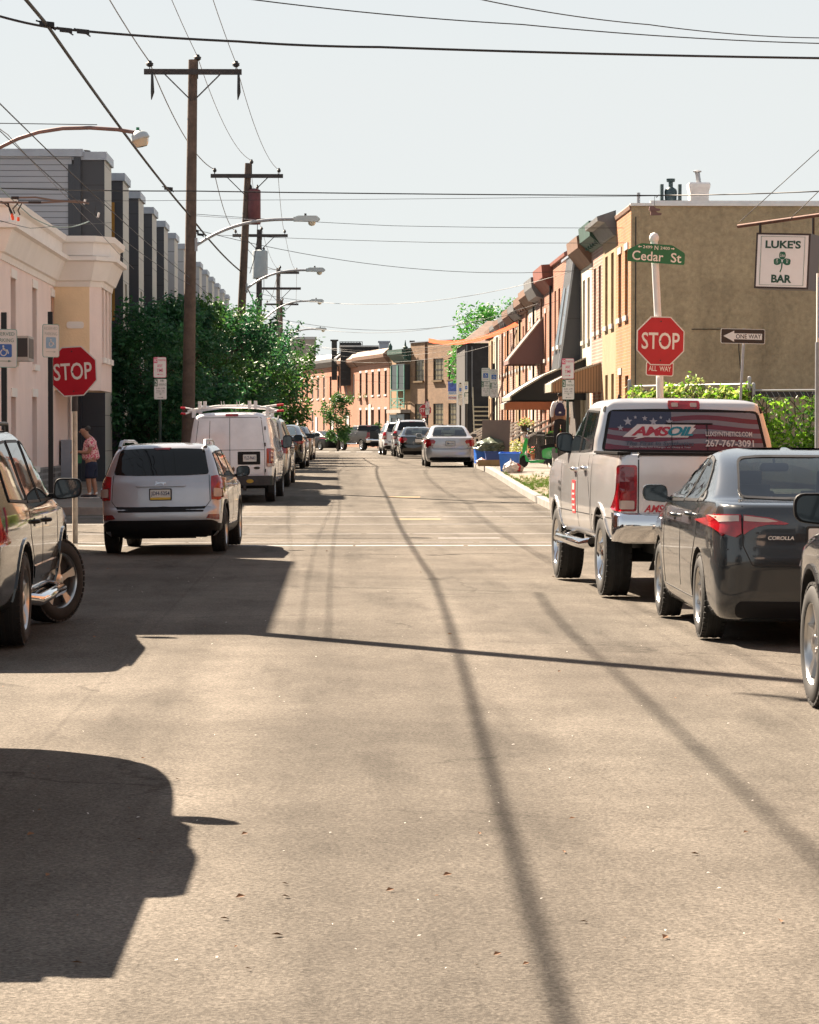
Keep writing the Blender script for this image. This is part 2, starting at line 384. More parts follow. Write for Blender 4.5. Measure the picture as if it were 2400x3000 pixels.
KL, KR = -4.1, 5.0             # kerb lines
YS = [-60,-20,0,20,40,50,56] + [58+2*i for i in range(0,22)] + [105,115,125,140] + [145+6*i for i in range(0,12)] + [230,300,500,1200]
def sheet(name, xa, xb, ys, dz, mat, kind='structure', nx=1):
    m = MB(); vs = []; n = nx+1
    for y in ys:
        a = xa(y) if callable(xa) else xa; b = xb(y) if callable(xb) else xb
        for i in range(n): vs.append((a+(b-a)*i/nx, y, gz(y)+dz))
    fs = [(j*n+i, j*n+i+1, (j+1)*n+i+1, (j+1)*n+i) for j in range(len(ys)-1) for i in range(nx)]
    m.add(vs, fs); return m.build(name, mat, kind=kind)
sheet('ground', -900, 900, YS, -.012, M['asphalt'])
X0, X1 = 44.5, 58.2            # the cross street lies between these
def kerbed(name, x_in, x_out, y0, y1, side, cr=1.2, mat=None):
    """pavement slab with a granite kerb; side=+1: pavement lies at larger x"""
    ys = sorted(set([y0, y1] + [y for y in YS if y0 < y < y1] + [y0+cr*k/5 for k in range(6)] + [y1-cr*k/5 for k in range(6)]))
    ys = [y for y in ys if y0 <= y <= y1]
    def edge(y):
        o = 0
        if y-y0 < cr and y0 > 0: q = cr-(y-y0); o = cr-sqrt(max(0, cr*cr-q*q))
        if y1-y < cr and y1 < 180: q = cr-(y1-y); o = max(o, cr-sqrt(max(0, cr*cr-q*q)))
        return x_in+side*o
    m = MB(); k = MB(); vs = []; kv = []
    for y in ys:
        e = edge(y)+side*.16; z = gz(y)+.15
        vs += [(e, y, z), (x_out, y, z)]
        kv += [(edge(y), y, z-.17), (edge(y), y, z-.01), (edge(y)+side*.02, y, z+.004), (e, y, z+.004)]
    m.add(vs, [(2*i, 2*i+1, 2*i+3, 2*i+2) for i in range(len(ys)-1)])
    for q_, yy in ((0, y0), (len(ys)-1, y1)):
        kv.append((edge(yy)+side*.001, yy, gz(yy)-.03)); kv.append((edge(yy)+side*.16, yy, gz(yy)-.03)); kv.append((edge(yy)+side*.16, yy, gz(yy)+.154)); kv.append((edge(yy)+side*.001, yy, gz(yy)+.154))
        a = [v for v in vs if v[1] == yy]; m.add([a[0], a[1], (a[1][0], yy, a[1][2]-.2), (a[0][0], yy, a[0][2]-.2)], [(0,1,2,3)])
    k.add(kv, [(4*i+j, 4*i+j+1, 4*i+j+5, 4*i+j+4) for i in range(len(ys)-1) for j in range(3)] + [tuple(len(kv)-8+q for q in range(4)), tuple(len(kv)-4+q for q in range(4))])
    m.build(name, mat or M['pavement'], kind='structure'); k.build('kerb', M['kerb'], kind='structure')
kerbed('pavement', KR, 13, -40, X0, 1)
KR = 4.6
kerbed('pavement', KR, 15, X1, 204, 1)
kerbed('pavement', KL, -14, -40, X0, -1)
kerbed('pavement', KL, -14, X1+.5, 204, -1)
# expansion joints in the pavements
m = MB()
for y in [X1+1.5+1.5*i for i in range(60)]: m.box(KR+.2, 7.6, y, y+.02, gz(y)+.148, gz(y)+.153)
m.build('pavement_joints', plain('joint dirt', (.12,.10,.08), .95), kind='structure')
# bare verge beside the right-hand kerb
vy = [59.2+.7*i for i in range(32)]
m = MB(); vs = []
random.seed(5)
for y in vy: vs += [(KR+.17, y, gz(y)+.156), (KR+1.75+.25*sin(y*1.3)+.15*random.random() if y < 79 else KR+.9, y, gz(y)+.156)]
m.add(vs, [(2*i, 2*i+1, 2*i+3, 2*i+2) for i in range(len(vy)-1)]); m.build('verge', M['earth'], kind='structure')
# grass tufts
random.seed(11); m = MB()
tufts = [(KR+.25+random.random()**2*1.5, 59+random.random()*19, .5) for _ in range(80)] + [(KR+.9+random.gauss(0,.5), 74+random.gauss(0,2.2), 1.1) for _ in range(230)] + [(KR+.8+random.gauss(0,.45), 65+random.gauss(0,1.4), 1) for _ in range(120)] + [(KR+.5+random.gauss(0,.25), 60.2+random.gauss(0,.5), .9) for _ in range(70)] + [(KR+.20, 61+random.random()*22, .6) for _ in range(60)]
for x, y, s_ in tufts:
    if x < KR+.17: x = KR+.2
    for k in range(9):
        a = random.random()*2*pi; h = (.035+.08*random.random())*s_; r = .05*random.random()
        bx, by = x+r*cos(a), y+r*sin(a); z = gz(y)+.15; w_ = .006
        m.add([(bx-w_, by, z), (bx+w_, by+w_, z), (bx+.05*cos(a), by+.05*sin(a), z+h)], [(0,1,2)])
m.build('grass', plain('grass', (.17,.29,.04), .7, var=.4, scale=3), kind='stuff')
# crossing lines and worn markings
def line(y, x0=-9, x1=9, w=.12, skew=0., mat=None):
    m = MB(); random.seed(int(y*10)); x = x0
    while x < x1:
        l = random.uniform(.5, 2.2); a, b = x, min(x+l, x1)
        ya, yb = y+skew*(a), y+skew*(b)
        m.add([(a, ya, gz(ya)-.008), (b, yb, gz(yb)-.008), (b, yb+w, gz(yb)-.008), (a, ya+w, gz(ya)-.008)], [(0,1,2,3)])
        x += l + (random.random()*.12)
    return m.build('road_marking', mat or M['road_white'], kind='structure')
line(42.6, -3.9, 3.3, .30); line(44.0, -9, 7.5, .10); line(47.6, -10, 9, .12, .012); line(52.6, -10, 9, .14, .01); line(57.3, -9, 8, .16, .01); line(60.4, -3.9, 4.8, .18, .01)
line(45.6, 1.6, 2.6, .25, 0.03)
m = MB()
for y in (69.5, 55.5): m.add([(1.2,y,gz(y)-.008),(2.0,y,gz(y)-.008),(2.0,y+.5,gz(y+.5)-.008),(1.2,y+.5,gz(y+.5)-.008)], [(0,1,2,3)])
m.build('road_marking', M['road_yellow'], kind='structure')
for k, xx in enumerate((-1.2, .3, 1.8)): 
    m = MB(); m.add([(xx-.55,196,gz(196)-.006),(xx+.55,196,gz(196)-.006),(xx+.55,201,gz(201)-.006),(xx-.55,201,gz(201)-.006)], [(0,1,2,3)]); m.build('road_marking', M['road_white'], kind='structure')
# loose litter and leaves on the asphalt
random.seed(21); m = MB(); m2 = MB()
for i in range(260):
    y = 9+random.random()**1.6*45; x = PX(random.uniform(0, 2400), y); s_ = random.uniform(.004, .012); a = random.random()*pi
    if abs(x) > 4.5 and x < 0: continue
    z = gz(y)-.006
    tgt = m if i % 3 else m2
    if i % 3 == 0: s_ *= 2.0
    tgt.add([(x-s_*cos(a), y-s_*sin(a), z), (x+s_*.5*sin(a), y-s_*.5*cos(a), z+.002), (x+s_*cos(a), y+s_*sin(a), z+.003), (x-s_*.5*sin(a), y+s_*.5*cos(a), z+s_*.5)], [(0,1,2,3)])
m.build('road_grit', plain('pale grit', (.55,.52,.48), .8), kind='stuff'); m2.build('dry_leaves', plain('dry leaf', (.16,.075,.03), .8), kind='stuff')
# ================================================================ buildings
class Fr:
    """facade frame: o + u*a + z*b + n*c, n outward"""
    def __init__(s, o, u, n): s.o = Vector(o); s.u = Vector(u); s.n = Vector(n)
    def p(s, a, b, c=0.0): return s.o + s.u*a + Vector((0,0,1))*b + s.n*c
def fbox(mb, F, a0, a1, b0, b1, c0, c1, mi=0):
    vs = [F.p(a, b, c) for c in (c0, c1) for a, b in ((a0,b0),(a1,b0),(a1,b1),(a0,b1))]
    mb.add(vs, [(0,3,2,1),(4,5,6,7),(0,1,5,4),(1,2,6,5),(2,3,7,6),(3,0,4,7)], mi)
def wall(mb, F, W, H, holes, depth=.12, z0=0.0, mi=0):
    """wall sheet with real openings and reveals"""
    us = sorted({0, W} | {h[0] for h in holes} | {h[1] for h in holes}); vs = sorted({z0, H} | {h[2] for h in holes} | {h[3] for h in holes})
    us = [u for u in us if 0 <= u <= W]; vs = [v for v in vs if z0 <= v <= H]
    for i in range(len(us)-1):
        for j in range(len(vs)-1):
            cu, cv = (us[i]+us[i+1])/2, (vs[j]+vs[j+1])/2
            if any(h[0] < cu < h[1] and h[2] < cv < h[3] for h in holes): continue
            mb.add([F.p(us[i],vs[j]), F.p(us[i+1],vs[j]), F.p(us[i+1],vs[j+1]), F.p(us[i],vs[j+1])], [(0,1,2,3)], mi)
    for a0, a1, b0, b1 in [h[:4] for h in holes]:
        for (p, q) in (((a0,b0),(a1,b0)), ((a1,b0),(a1,b1)), ((a1,b1),(a0,b1)), ((a0,b1),(a0,b0))):
            mb.add([F.p(*p), F.p(*q), F.p(*q,-depth), F.p(*p,-depth)], [(0,1,2,3)], mi)
def window(root, F, h, depth=.10, frame=None, glass=None, sill=None, lintel=None, sash=True, lod=1, name='window', fw=.05, sillp=.07, muntin=False):
    a0, a1, b0, b1 = h[:4]; m = MB(); d = -depth
    fbox(m, F, a0, a0+fw, b0, b1, d-.03, d+.03); fbox(m, F, a1-fw, a1, b0, b1, d-.03, d+.03)
    fbox(m, F, a0+fw, a1-fw, b0, b0+fw, d-.03, d+.028); fbox(m, F, a0+fw, a1-fw, b1-fw, b1, d-.03, d+.028)
    if sash: fbox(m, F, a0+fw, a1-fw, (b0+b1)/2-.025, (b0+b1)/2+.025, d-.02, d+.02)
    if muntin:
        for k in (1, 2): x = a0+(a1-a0)*k/3; fbox(m, F, x-.012, x+.012, b0+fw, b1-fw, d-.01, d+.012)
        for k in (1, 3): z = b0+(b1-b0)*k/4; fbox(m, F, a0+fw, a1-fw, z-.012, z+.012, d-.01, d+.012)
    w = m.build(name, frame or M['white_trim'], root)
    g = MB(); fbox(g, F, a0+.01, a1-.01, b0+.01, b1-.01, d-.028, d-.018); g.build('pane', glass or M['win_glass'], w)
    if sill: s_ = MB(); fbox(s_, F, a0-.06, a1+.06, b0-.14, b0-.003, -.06, sillp); s_.build('sill', sill, w)
    if lintel: s_ = MB(); fbox(s_, F, a0-.06, a1+.06, b1+.003, b1+.19, -.06, .03); s_.build('lintel', lintel, w)
    return w
def cornice(root, F, W, z, mat, prof=None, brackets=0, bmat=None, name='cornice', ends=.0, shrink=1):
    """projecting moulding: profile list (c outward, b height)"""
    prof = prof or [(0,-.35),(.08,-.33),(.10,-.16),(.34,-.08),(.36,.06),(.0,.10)]
    if shrink != 1: prof = [(c*shrink, b*(shrink if b < 0 else 1)) for c, b in prof]
    m = MB(); k = len(prof)
    vs = [F.p(-ends, z+b, c) for c, b in prof] + [F.p(W+ends, z+b, c) for c, b in prof]
    m.add(vs, [(i,(i+1)%k,(i+1)%k+k,i+k) for i in range(k)] + [tuple(range(k))[::-1], tuple(range(k,2*k))])
    c = m.build(name, mat, root)
    for i in range(brackets):
        a = (i+.5)*W/brackets; b = MB(); fbox(b, F, a-.05, a+.05, z-.36, z-.08, .0, .22); b.build('bracket', bmat or mat, c)
    return c
B_orange = brick('orange brick', (.45,.165,.045), (.37,.13,.038), (.27,.19,.12), .2, .085, .012)
B_red = brick('red brick', (.36,.115,.055), (.29,.09,.045), (.26,.18,.13), .2, .085, .012)
B_pink = brick('pink brick', (.34,.165,.12), (.29,.13,.10), (.37,.30,.25), .2, .10, .020)
B_brown = brick('brown brick', (.26,.15,.08), (.20,.11,.06), (.26,.19,.13), .22, .085, .014)
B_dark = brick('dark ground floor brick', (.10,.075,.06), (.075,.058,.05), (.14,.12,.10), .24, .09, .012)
M['stucco_tan'] = plain('tan stucco', (.28,.195,.11), .9, var=.12, scale=1.2, bump=.4, bscale=18)
M['stucco_wall'] = None
def stucco_wall():
    m, n, b = nt('brown rendered side wall'); tc = n.nodes.new('ShaderNodeTexCoord'); L = n.links.new
    def lay(sc, a, b_, c, d, st=(1,1,1), det=8):
        mp = n.nodes.new('ShaderNodeMapping'); mp.inputs['Scale'].default_value = st; L(tc.outputs['Object'], mp.inputs[0])
        z = n.nodes.new('ShaderNodeTexNoise'); z.inputs['Scale'].default_value = sc; z.inputs['Detail'].default_value = det; z.inputs['Roughness'].default_value = .7; L(mp.outputs[0], z.inputs['Vector'])
        r = n.nodes.new('ShaderNodeMapRange'); r.inputs[1].default_value = a; r.inputs[2].default_value = b_; r.inputs[3].default_value = c; r.inputs[4].default_value = d; L(z.outputs['Fac'], r.inputs[0]); return z, r.outputs[0]
    _, A = lay(.45, .35, .65, .85, 1.12); fz, B = lay(7, .35, .65, .80, 1.16); _, C = lay(.9, .52, .72, 1, .70, (1,1,.16)); _, D = lay(.5, .56, .62, 1, .86, (1,1,1), 4)
    cur = A
    for q in (B, C, D): k = n.nodes.new('ShaderNodeMath'); k.operation = 'MULTIPLY'; L(cur, k.inputs[0]); L(q, k.inputs[1]); cur = k.outputs[0]
    s = n.nodes.new('ShaderNodeVectorMath'); s.operation = 'SCALE'; s.inputs[0].default_value = (.40,.315,.20); L(cur, s.inputs['Scale']); L(s.outputs[0], b.inputs['Base Color']); b.inputs['Roughness'].default_value = .95
    bp = n.nodes.new('ShaderNodeBump'); bp.inputs['Strength'].default_value = 1.0; bp.inputs['Distance'].default_value = .05; L(fz.outputs['Fac'], bp.inputs['Height']); L(bp.outputs[0], b.inputs['Normal']); return m
M['stucco_wall'] = stucco_wall()
M['stucco_pink'] = plain('pink stucco', (.85,.67,.60), .9, var=.06, scale=1, bump=.35, bscale=22)
M['stucco_orange'] = plain('apricot stucco', (.86,.63,.40), .9, var=.07, scale=1, bump=.35, bscale=22)
M['pale_trim'] = plain('pale cornice trim', (.84,.77,.71), .8, var=.05, scale=1.5)
M['cornice_brown'] = plain('brown cornice', (.16,.09,.06), .7, var=.2)
M['cornice_green'] = plain('green cornice', (.02,.062,.05), .6, var=.25)
M['cornice_grey'] = plain('grey cornice', (.13,.135,.14), .6, var=.2)
M['cornice_red'] = plain('red cornice', (.20,.065,.045), .6, var=.2)
M['siding_grey'] = stripes('grey lap siding', (.30,.315,.35), (.10,.105,.12), .155, 'v', .5, .13)
M['panel_dark'] = stripes('charcoal metal panels', (.036,.040,.050), (.018,.020,.025), 1.6, 'v', .55, .015, .15)
M['panel_dark2'] = stripes('charcoal ribbed metal', (.028,.030,.034), (.012,.013,.015), .16, 'u', .45, .25, .6)
M['panel_light'] = stripes('pale fibre cement panels', (.42,.42,.38), (.08,.08,.075), .95, 'v', .6, .02, .15)
M['panel_pale'] = stripes('pale grey side panels', (.34,.35,.37), (.12,.12,.13), 1.6, 'v', .55, .015, .15)
M['coping'] = plain('grey metal coping', (.28,.31,.36), .4, .3, var=.1)
M['ochre_panel'] = plain('ochre panel', (.30,.15,.02), .6, var=.1)
M['awning_light'] = stripes('pale awning slats', (.34,.32,.27), (.16,.14,.11), .07, 'u', .6, .2, .3)
M['awning_brown'] = stripes('brown awning slats', (.30,.18,.10), (.14,.085,.05), .08, 'u', .6, .3, .4)
M['awning_orange'] = plain('orange awning panel', (.36,.14,.06), .6, var=.1)
M['canvas_black'] = plain('black canvas', (.010,.010,.010), .8)
M['rail_white'] = plain('white rail paint', (.42,.40,.37), .5, var=.1)
M['iron'] = plain('black wrought iron', (.014,.013,.013), .5)

def row_house(label, y0, y1, H, mat, x=7.7, side=1, base=None, wins2=(), wins1=(), door=None, name='row_house', trim=None, sills=True, corn=None, group=None, frame=None, depth=9, lintels=False, stoop=True, roofz=0.0, lod=1, endwall=None, doormat=None, muntin=False):
    """terrace house whose front looks at the street; frame runs along +Y"""
    g = gz((y0+y1)/2); b = .1 if base is None else base
    root = thing(name, label, 'house', (x, y0, g), group=group)
    W = y1-y0
    F = Fr((0, 0, 0), (0, 1, 0), (-side, 0, 0)) if side > 0 else Fr((0, 0, 0), (0, 1, 0), (1, 0, 0))
    holes = [(a, a2, b0, b1) for a, a2, b0, b1 in list(wins2)+list(wins1)]
    dh = [(door[0], door[1], .75, 2.95)] if door else []
    m = MB(); wall(m, F, W, H, holes+dh, .13, -1)
    # sides, back, roof
    dx = depth*side
    m.add([(0,W,-1),(dx,W,-1),(dx,W,H-.2),(0,W,H)], [(0,1,2,3)]); m.add([(dx,0,-1),(dx,W,-1),(dx,W,H-.2),(dx,0,H-.2)], [(0,1,2,3)])
    if endwall is None: m.add([(0,0,-1),(dx,0,-1),(dx,0,H-.2),(0,0,H)], [(0,1,2,3)])
    m.build('wall', mat, root)
    if endwall is not None: e = MB(); e.add([(0,0,-1),(dx,0,-1),(dx,0,H+.0),(0,0,H)], [(0,1,2,3)]); e.build('side_wall', endwall, root)
    r = MB(); r.add([(side*.05,0,H-.05),(dx,0,H-.22),(dx,W,H-.22),(side*.05,W,H-.05)], [(0,1,2,3)]); r.build('roof', M['roof_black'], root)
    for h in holes: window(root, F, h, frame=frame or M['white_trim'], sill=(trim or M['stone']) if sills else None, lintel=(trim or M['stone']) if lintels else None, lod=lod, muntin=muntin)
    if door:
        d = MB(); a0, a1 = door[0], door[1]; fbox(d, F, a0+.04, a1-.04, .78, 2.6, -.12, -.07)
        for k in (0, 1): fbox(d, F, a0+.16, a1-.16, .95+.82*k, 1.6+.82*k, -.07, -.055)
        dd = d.build('door', doormat or M['white_trim'], root); t = MB(); fbox(t, F, a0, a1, 2.62, 2.95, -.12, -.06); t.build('transom', M['win_glass'], dd)
        t = MB(); t.lathe([(0,.03),(.05,.035),(.07,0)], F.p(a1-.14, 1.65, -.07), F.n, 10); t.build('door_handle', M['chrome'], dd)
        if stoop:
            s_ = MB()
            for k in range(4): fbox(s_, F, a0-.12, a1+.12, .14, .74-.17*k, .02+.30*k, .30+.30*k)
            st = s_.build('stoop', M['stone'], root)
            for aa in (a0-.10, a1+.10):
                hr = MB(); hr.bar(F.p(aa, 1.62, .1), F.p(aa, .95, 1.35), .05); hr.bar(F.p(aa, .15, 1.3), F.p(aa, .98, 1.3), .04); hr.bar(F.p(aa, .75, .12), F.p(aa, 1.62, .12), .04); hr.build('handrail', M['rail_white'], root)
    if corn: cornice(root, F, W, H, corn[0], corn[1] if len(corn) > 1 else None, corn[2] if len(corn) > 2 else 0, shrink=.68)
    return root, F

GR = 'terrace along the right-hand pavement'
W2 = lambda a, z0=4.55, z1=6.3, w=.85: (a, a+w, z0, z1)
HR = 7.4
# corner house with rendered side wall
c_root, cF = row_house('orange brick corner house with a broad brown rendered side wall behind the ivy', 75, 79.1, HR, B_orange, wins2=[W2(.75), W2(2.55)], wins1=[(2.4,3.2,1.3,3.0)], door=(.6,1.5), endwall=M['stucco_wall'], corn=(M['cornice_brown'], [(0,-.16),(.05,-.14),(.08,0),(0,.06)]), group=GR, depth=14, lintels=True)
m = MB(); m.box(-.02,14.05,-.06,.12,HR-.01,HR+.06); m.box(.5,14,-.02,.06,HR+.06,HR+.13); m.build('coping', M['white_metal'], c_root)
m = MB(); m.tube([(.12,-.03,HR-.3),(.12,-.03,.2)], .014); m.build('downpipe', M['iron'], c_root)
m = MB(); m.tube([(9.1,-.03,HR-.1),(9.1,-.03,3.2)], .018); m.build('wall_conduit', M['iron'], c_root)
m = MB(); m.tube([(1.6,-.03,4.15),(2.75,-.03,4.15),(2.85,-.03,4.05),(2.85,-.03,3.6),(2.95,-.03,2.6),(2.95,-.03,0.6)], .011); m.build('wall_cable', M['wire'], c_root)
m = MB(); m.tube([(.30,1.0,HR-.2),(.30,1.0,HR+.42)], .045); m.build('vent_pipe', M['grey_metal'], c_root)
m = MB(); m.box(.88,.96,.9,1.1,HR-.2,HR+.64); m.box(1.36,1.44,.9,1.1,HR-.2,HR+.64); m.box(.963,1.357,.92,1.08,HR-.2,HR+.22); m.lathe([(0,.15),(.30,.17),(.36,.15),(.42,.06),(.55,.06),(.56,.11),(.64,.12),(.65,0)], (1.16,1.0,HR+.15), (0,0,1), 16); m.build('roof_fan', plain('blue grey fan housing', (.045,.075,.085), .5, .3, var=.2), c_root, 40)
m = MB(); m.lathe([(0,.40),(.12,.385),(.25,.35),(.5,.35),(.64,.40),(.72,.41),(.76,.37),(.76,0)], (1.95,1.4,HR-.05), (0,0,1), 4); ch = m.build('chimney', plain('white painted chimney', (.70,.67,.66), .8, var=.1), c_root)
m = MB(); m.lathe([(0,.405),(.07,.40)], (1.95,1.4,HR+.02), (0,0,1), 4); m.build('tar_flashing', M['roof_black'], ch)
m = MB(); m.tube([(1.97,1.4,HR+.65),(1.92,1.4,HR+1.0)], .065, 10); m.lathe([(0,.10),(.03,.12),(.06,.05)], (1.92,1.4,HR+1.0), (0,0,1), 10); m.build('flue', M['grey_metal'], ch, 40)
# wall lantern and white box beside the corner door
row_house('apricot stucco house next to the corner house', 79.1, 83.1, 7.3, M['stucco_tan'], wins2=[W2(.6,4.4,6.4,.8), W2(2.4,4.4,6.4,.8)], wins1=[(.5,1.3,.9,3.0),(2.3,3.1,.9,3.0)], corn=(M['cornice_grey'], [(0,-.7),(.10,-.68),(.45,-.18),(.75,-.12),(.78,.04),(.0,.22)]), group=GR)
row_house('pink brick house with a green shingled cornice', 83.1, 86.7, 7.15, B_pink, wins2=[W2(.5,4.3,6.2,.75), W2(2.1,4.3,6.2,.75)], wins1=[(2.3,3.1,1.2,3.0)], door=(.5,1.35), stoop=False, corn=(M['cornice_green'], [(0,-.6),(.08,-.58),(.55,-.2),(.6,.3),(.0,.32)], 5), group=GR, doormat=M['panel_dark2'])
row_house('cream house with brown window blinds under a brown cornice', 86.7, 90.6, 6.95, M['cream'], wins2=[W2(.6,4.1,6.0,.85), W2(2.3,4.1,6.0,.85)], wins1=[(2.2,3.1,1.1,2.9)], door=(.6,1.45), stoop=False, corn=(M['cornice_brown'], [(0,-.85),(.06,-.83),(.62,-.15),(.68,.25),(.0,.45)]), group=GR)
# tall dark ribbed-metal house, front battered
r5 = thing('row_house', 'charcoal metal-clad house with a leaning front between brick houses', 'house', (7.7, 90.6, gz(93)), group=GR)
F5 = Fr((0,0,0), (0,1,0), (-1,0,0)); W5 = 5.4; H5 = 7.5
H5 = 6.75
m = MB(); m.add([(0,0,-1),(9,0,-1),(9,0,H5),(0,0,H5)], [(0,1,2,3)]); m.add([(9,0,-1),(9,W5,-1),(9,W5,H5),(9,0,H5)], [(0,1,2,3)]); m.add([(0,W5,-1),(9,W5,-1),(9,W5,H5),(0,W5,H5)], [(0,1,2,3)]); m.add([(0,0,-1),(0,W5,-1),(0,W5,H5),(0,0,H5)], [(0,1,2,3)])
m.build('wall', plain('dark brown timber side', (.045,.035,.03), .85, var=.3), r5)
fx = lambda z: -.74+.58*(z-2.7)/4.2
m = MB(); m.add([(fx(2.7),0,2.7),(fx(2.7),3.6,2.7),(fx(6.9),3.6,6.9),(fx(6.9),0,6.9)], [(0,1,2,3)]); m.add([(fx(2.7),0.002,2.7),(-.003,0.002,2.7),(-.003,0.002,6.9),(fx(6.9),0.002,6.9)], [(0,1,2,3)], 1); m.add([(fx(2.7),3.6,2.7),(-.003,3.6,2.7),(-.003,3.6,6.9),(fx(6.9),3.6,6.9)], [(0,1,2,3)], 1); m.add([(fx(2.7),0,2.7),(-.003,0,2.7),(-.003,3.6,2.7),(fx(2.7),3.6,2.7)], [(0,1,2,3)], 1)
m.build('metal_bay', [M['panel_dark2'], M['panel_dark']], r5)
for a in (.5, 2.1):
    m = MB(); m.add([(fx(z)-.02, y_, z) for y_, z in ((a,4.0),(a+.8,4.0),(a+.8,5.9),(a,5.9))], [(0,1,2,3)]); w_ = m.build('window', M['win_glass'], r5)
    s_ = MB(); s_.box(fx(3.95)-.12,fx(3.95)+.04,a-.05,a+.85,3.86,3.98); s_.build('sill', M['white_trim'], w_)
m = MB(); m.box(-.2,9,0,W5,H5+.15,H5+.23); m.build('roof', M['coping'], r5); m = MB(); m.bar((fx(2.7)-.02,.0,2.7),(fx(6.9)-.02,.0,6.9),.07); m.build('corner_trim', M['coping'], r5)
row_house('long red brick house with three tall windows and a tiled roof edge', 96.0, 102.5, 7.2, B_red, wins2=[W2(1.2,3.9,6.2,.7), W2(3.0,3.9,6.2,.8), W2(4.9,3.9,6.2,.7)], wins1=[(3.2,4.1,1.1,2.9)], door=(1.0,1.85), corn=(M['cornice_red'], [(0,-.12),(.14,-.1),(.16,.04),(0,.1)]), group=GR, lintels=False)
yy = 102.5; specs = [
 ('brick house with a bright red box cornice', B_red, 'cornice_red', [(0,-.9),(.06,-.88),(.55,-.3),(.6,.25),(.0,.28)], 4.6, 6.95),
 ('pink brick house with a grey metal bay over its window', B_pink, 'cornice_grey', [(0,-.7),(.4,-.6),(.66,-.1),(.7,.3),(0,.35)], 4.3, 6.7),
 ('cream fronted house under a dark brown cornice', M['cream'], 'cornice_brown', [(0,-.7),(.1,-.65),(.6,-.1),(.62,.2),(0,.3)], 4.3, 6.6),
 ('red brick house with brown bay cornice and bricked panel', B_red, 'cornice_brown', [(0,-.6),(.1,-.6),(.5,-.15),(.55,.2),(0,.25)], 4.2, 6.5),
 ('tan fronted house with grey cornice in mid terrace', M['stucco_tan'], 'cornice_grey', [(0,-.6),(.1,-.6),(.5,-.15),(.55,.2),(0,.25)], 4.2, 6.4),
 ('pink brick house with cream pilasters', B_pink, 'cornice_brown', [(0,-.6),(.1,-.6),(.5,-.15),(.55,.2),(0,.25)], 4.3, 6.35),
 ('orange brick house with a thin grey cornice', B_orange, 'cornice_grey', [(0,-.5),(.1,-.5),(.4,-.1),(.45,.15),(0,.2)], 4.3, 6.3),
 ('brick house with white stone sills near the terrace end', B_pink, 'cornice_brown', [(0,-.5),(.1,-.5),(.4,-.1),(.45,.15),(0,.2)], 4.4, 6.3),
 ('cream house, last but one in the terrace', M['cream'], 'cornice_grey', [(0,-.4),(.1,-.4),(.3,-.1),(.35,.12),(0,.2)], 4.4, 6.25),
 ('yellowish house closing the terrace beside the dark one', M['stucco_tan'], 'cornice_brown', [(0,-.4),(.1,-.4),(.3,-.1),(.35,.12),(0,.2)], 4.6, 6.2)]
for i, (lb, mt, cm, pr, w_, hh) in enumerate(specs):
    row_house(lb, yy, yy+w_, hh, mt, wins2=[W2(.6,3.9,5.6,.75), W2(w_-1.5,3.9,5.6,.75)], wins1=[(w_-1.5,w_-.6,1.2,2.9)], door=(.5,1.35), corn=(M[cm], pr, 3 if i % 3 == 0 else 0), group=GR, lod=0, lintels=i % 2 == 0)
    m = MB(); m.tube([(7.7-.08, yy-.02, gz(yy)+.2), (7.7-.08, yy-.02, gz(yy)+hh-.5)], .05, 6); m.build('downpipe', M['cornice_brown'] if i % 2 else M['iron']).parent = None
    d_ = bpy.data.objects[-1] if False else None
    yy += w_
for o in [o for o in bpy.data.objects if o.name.startswith('downpipe') and o.parent is None]:
    tag(o, 'slim downpipe on the party wall %s' % ['next to the red cornice house','by the pink brick house with metal bay','by the cream house under brown cornice','by the brown bay cornice house','beside the tan house','beside the cream pilasters','beside the orange brick house','by the house with white sills','beside the last but one cream house','beside the yellowish end house'][len([q for q in bpy.data.objects if q.get('category') == 'downpipe'])], 'downpipe', 'downpipes of the right terrace')
YEND = yy
# dark gable-sided house that closes the right terrace, with a lit stair at its foot
dk = thing('row_house', 'dark shingled house at the end of the right terrace with an outside stair', 'house', (7.45, 168, gz(168)), group=GR)
m = MB(); m.box(0,12,0,12,-1,6.5); m.build('wall', plain('dark shingle', (.028,.027,.028), .9, var=.3, scale=2), dk)
m = MB(); m.add([(-.25,-.2,6.5),(12,-.2,6.5),(12,5,8.0),(1.6,5,8.0)], [(0,1,2,3)]); m.add([(-.25,-.2,6.5),(1.6,5,8.0),(-.25,12,6.5)], [(0,1,2)]); m.build('roof', plain('brown shingle roof', (.13,.085,.065), .9, var=.3), dk)
m = MB()
for k in range(11): m.box(.5,1.4,-2.2+.18*k,-2.0+.18*k,.1+.26*k,.18+.26*k)
m.bar((.45,-2.3,1.0),(.45,-.3,3.9),.06); m.bar((1.45,-2.3,1.0),(1.45,-.3,3.9),.06); m.build('outside_stair', plain('pale stair treads', (.46,.40,.28), .8), dk)
m = MB(); m.tube([(.42,-.05,6.3),(.42,-.05,3.3)], .05); m.tube([(.1,-.05,6.4),(.1,-.05,.2)], .05); m.build('downpipe', M['cornice_grey'], dk)
m = MB(); m.box(1.9,2.6,-.06,-.02,4.1,4.7); m.build('window', M['win_glass'], dk)

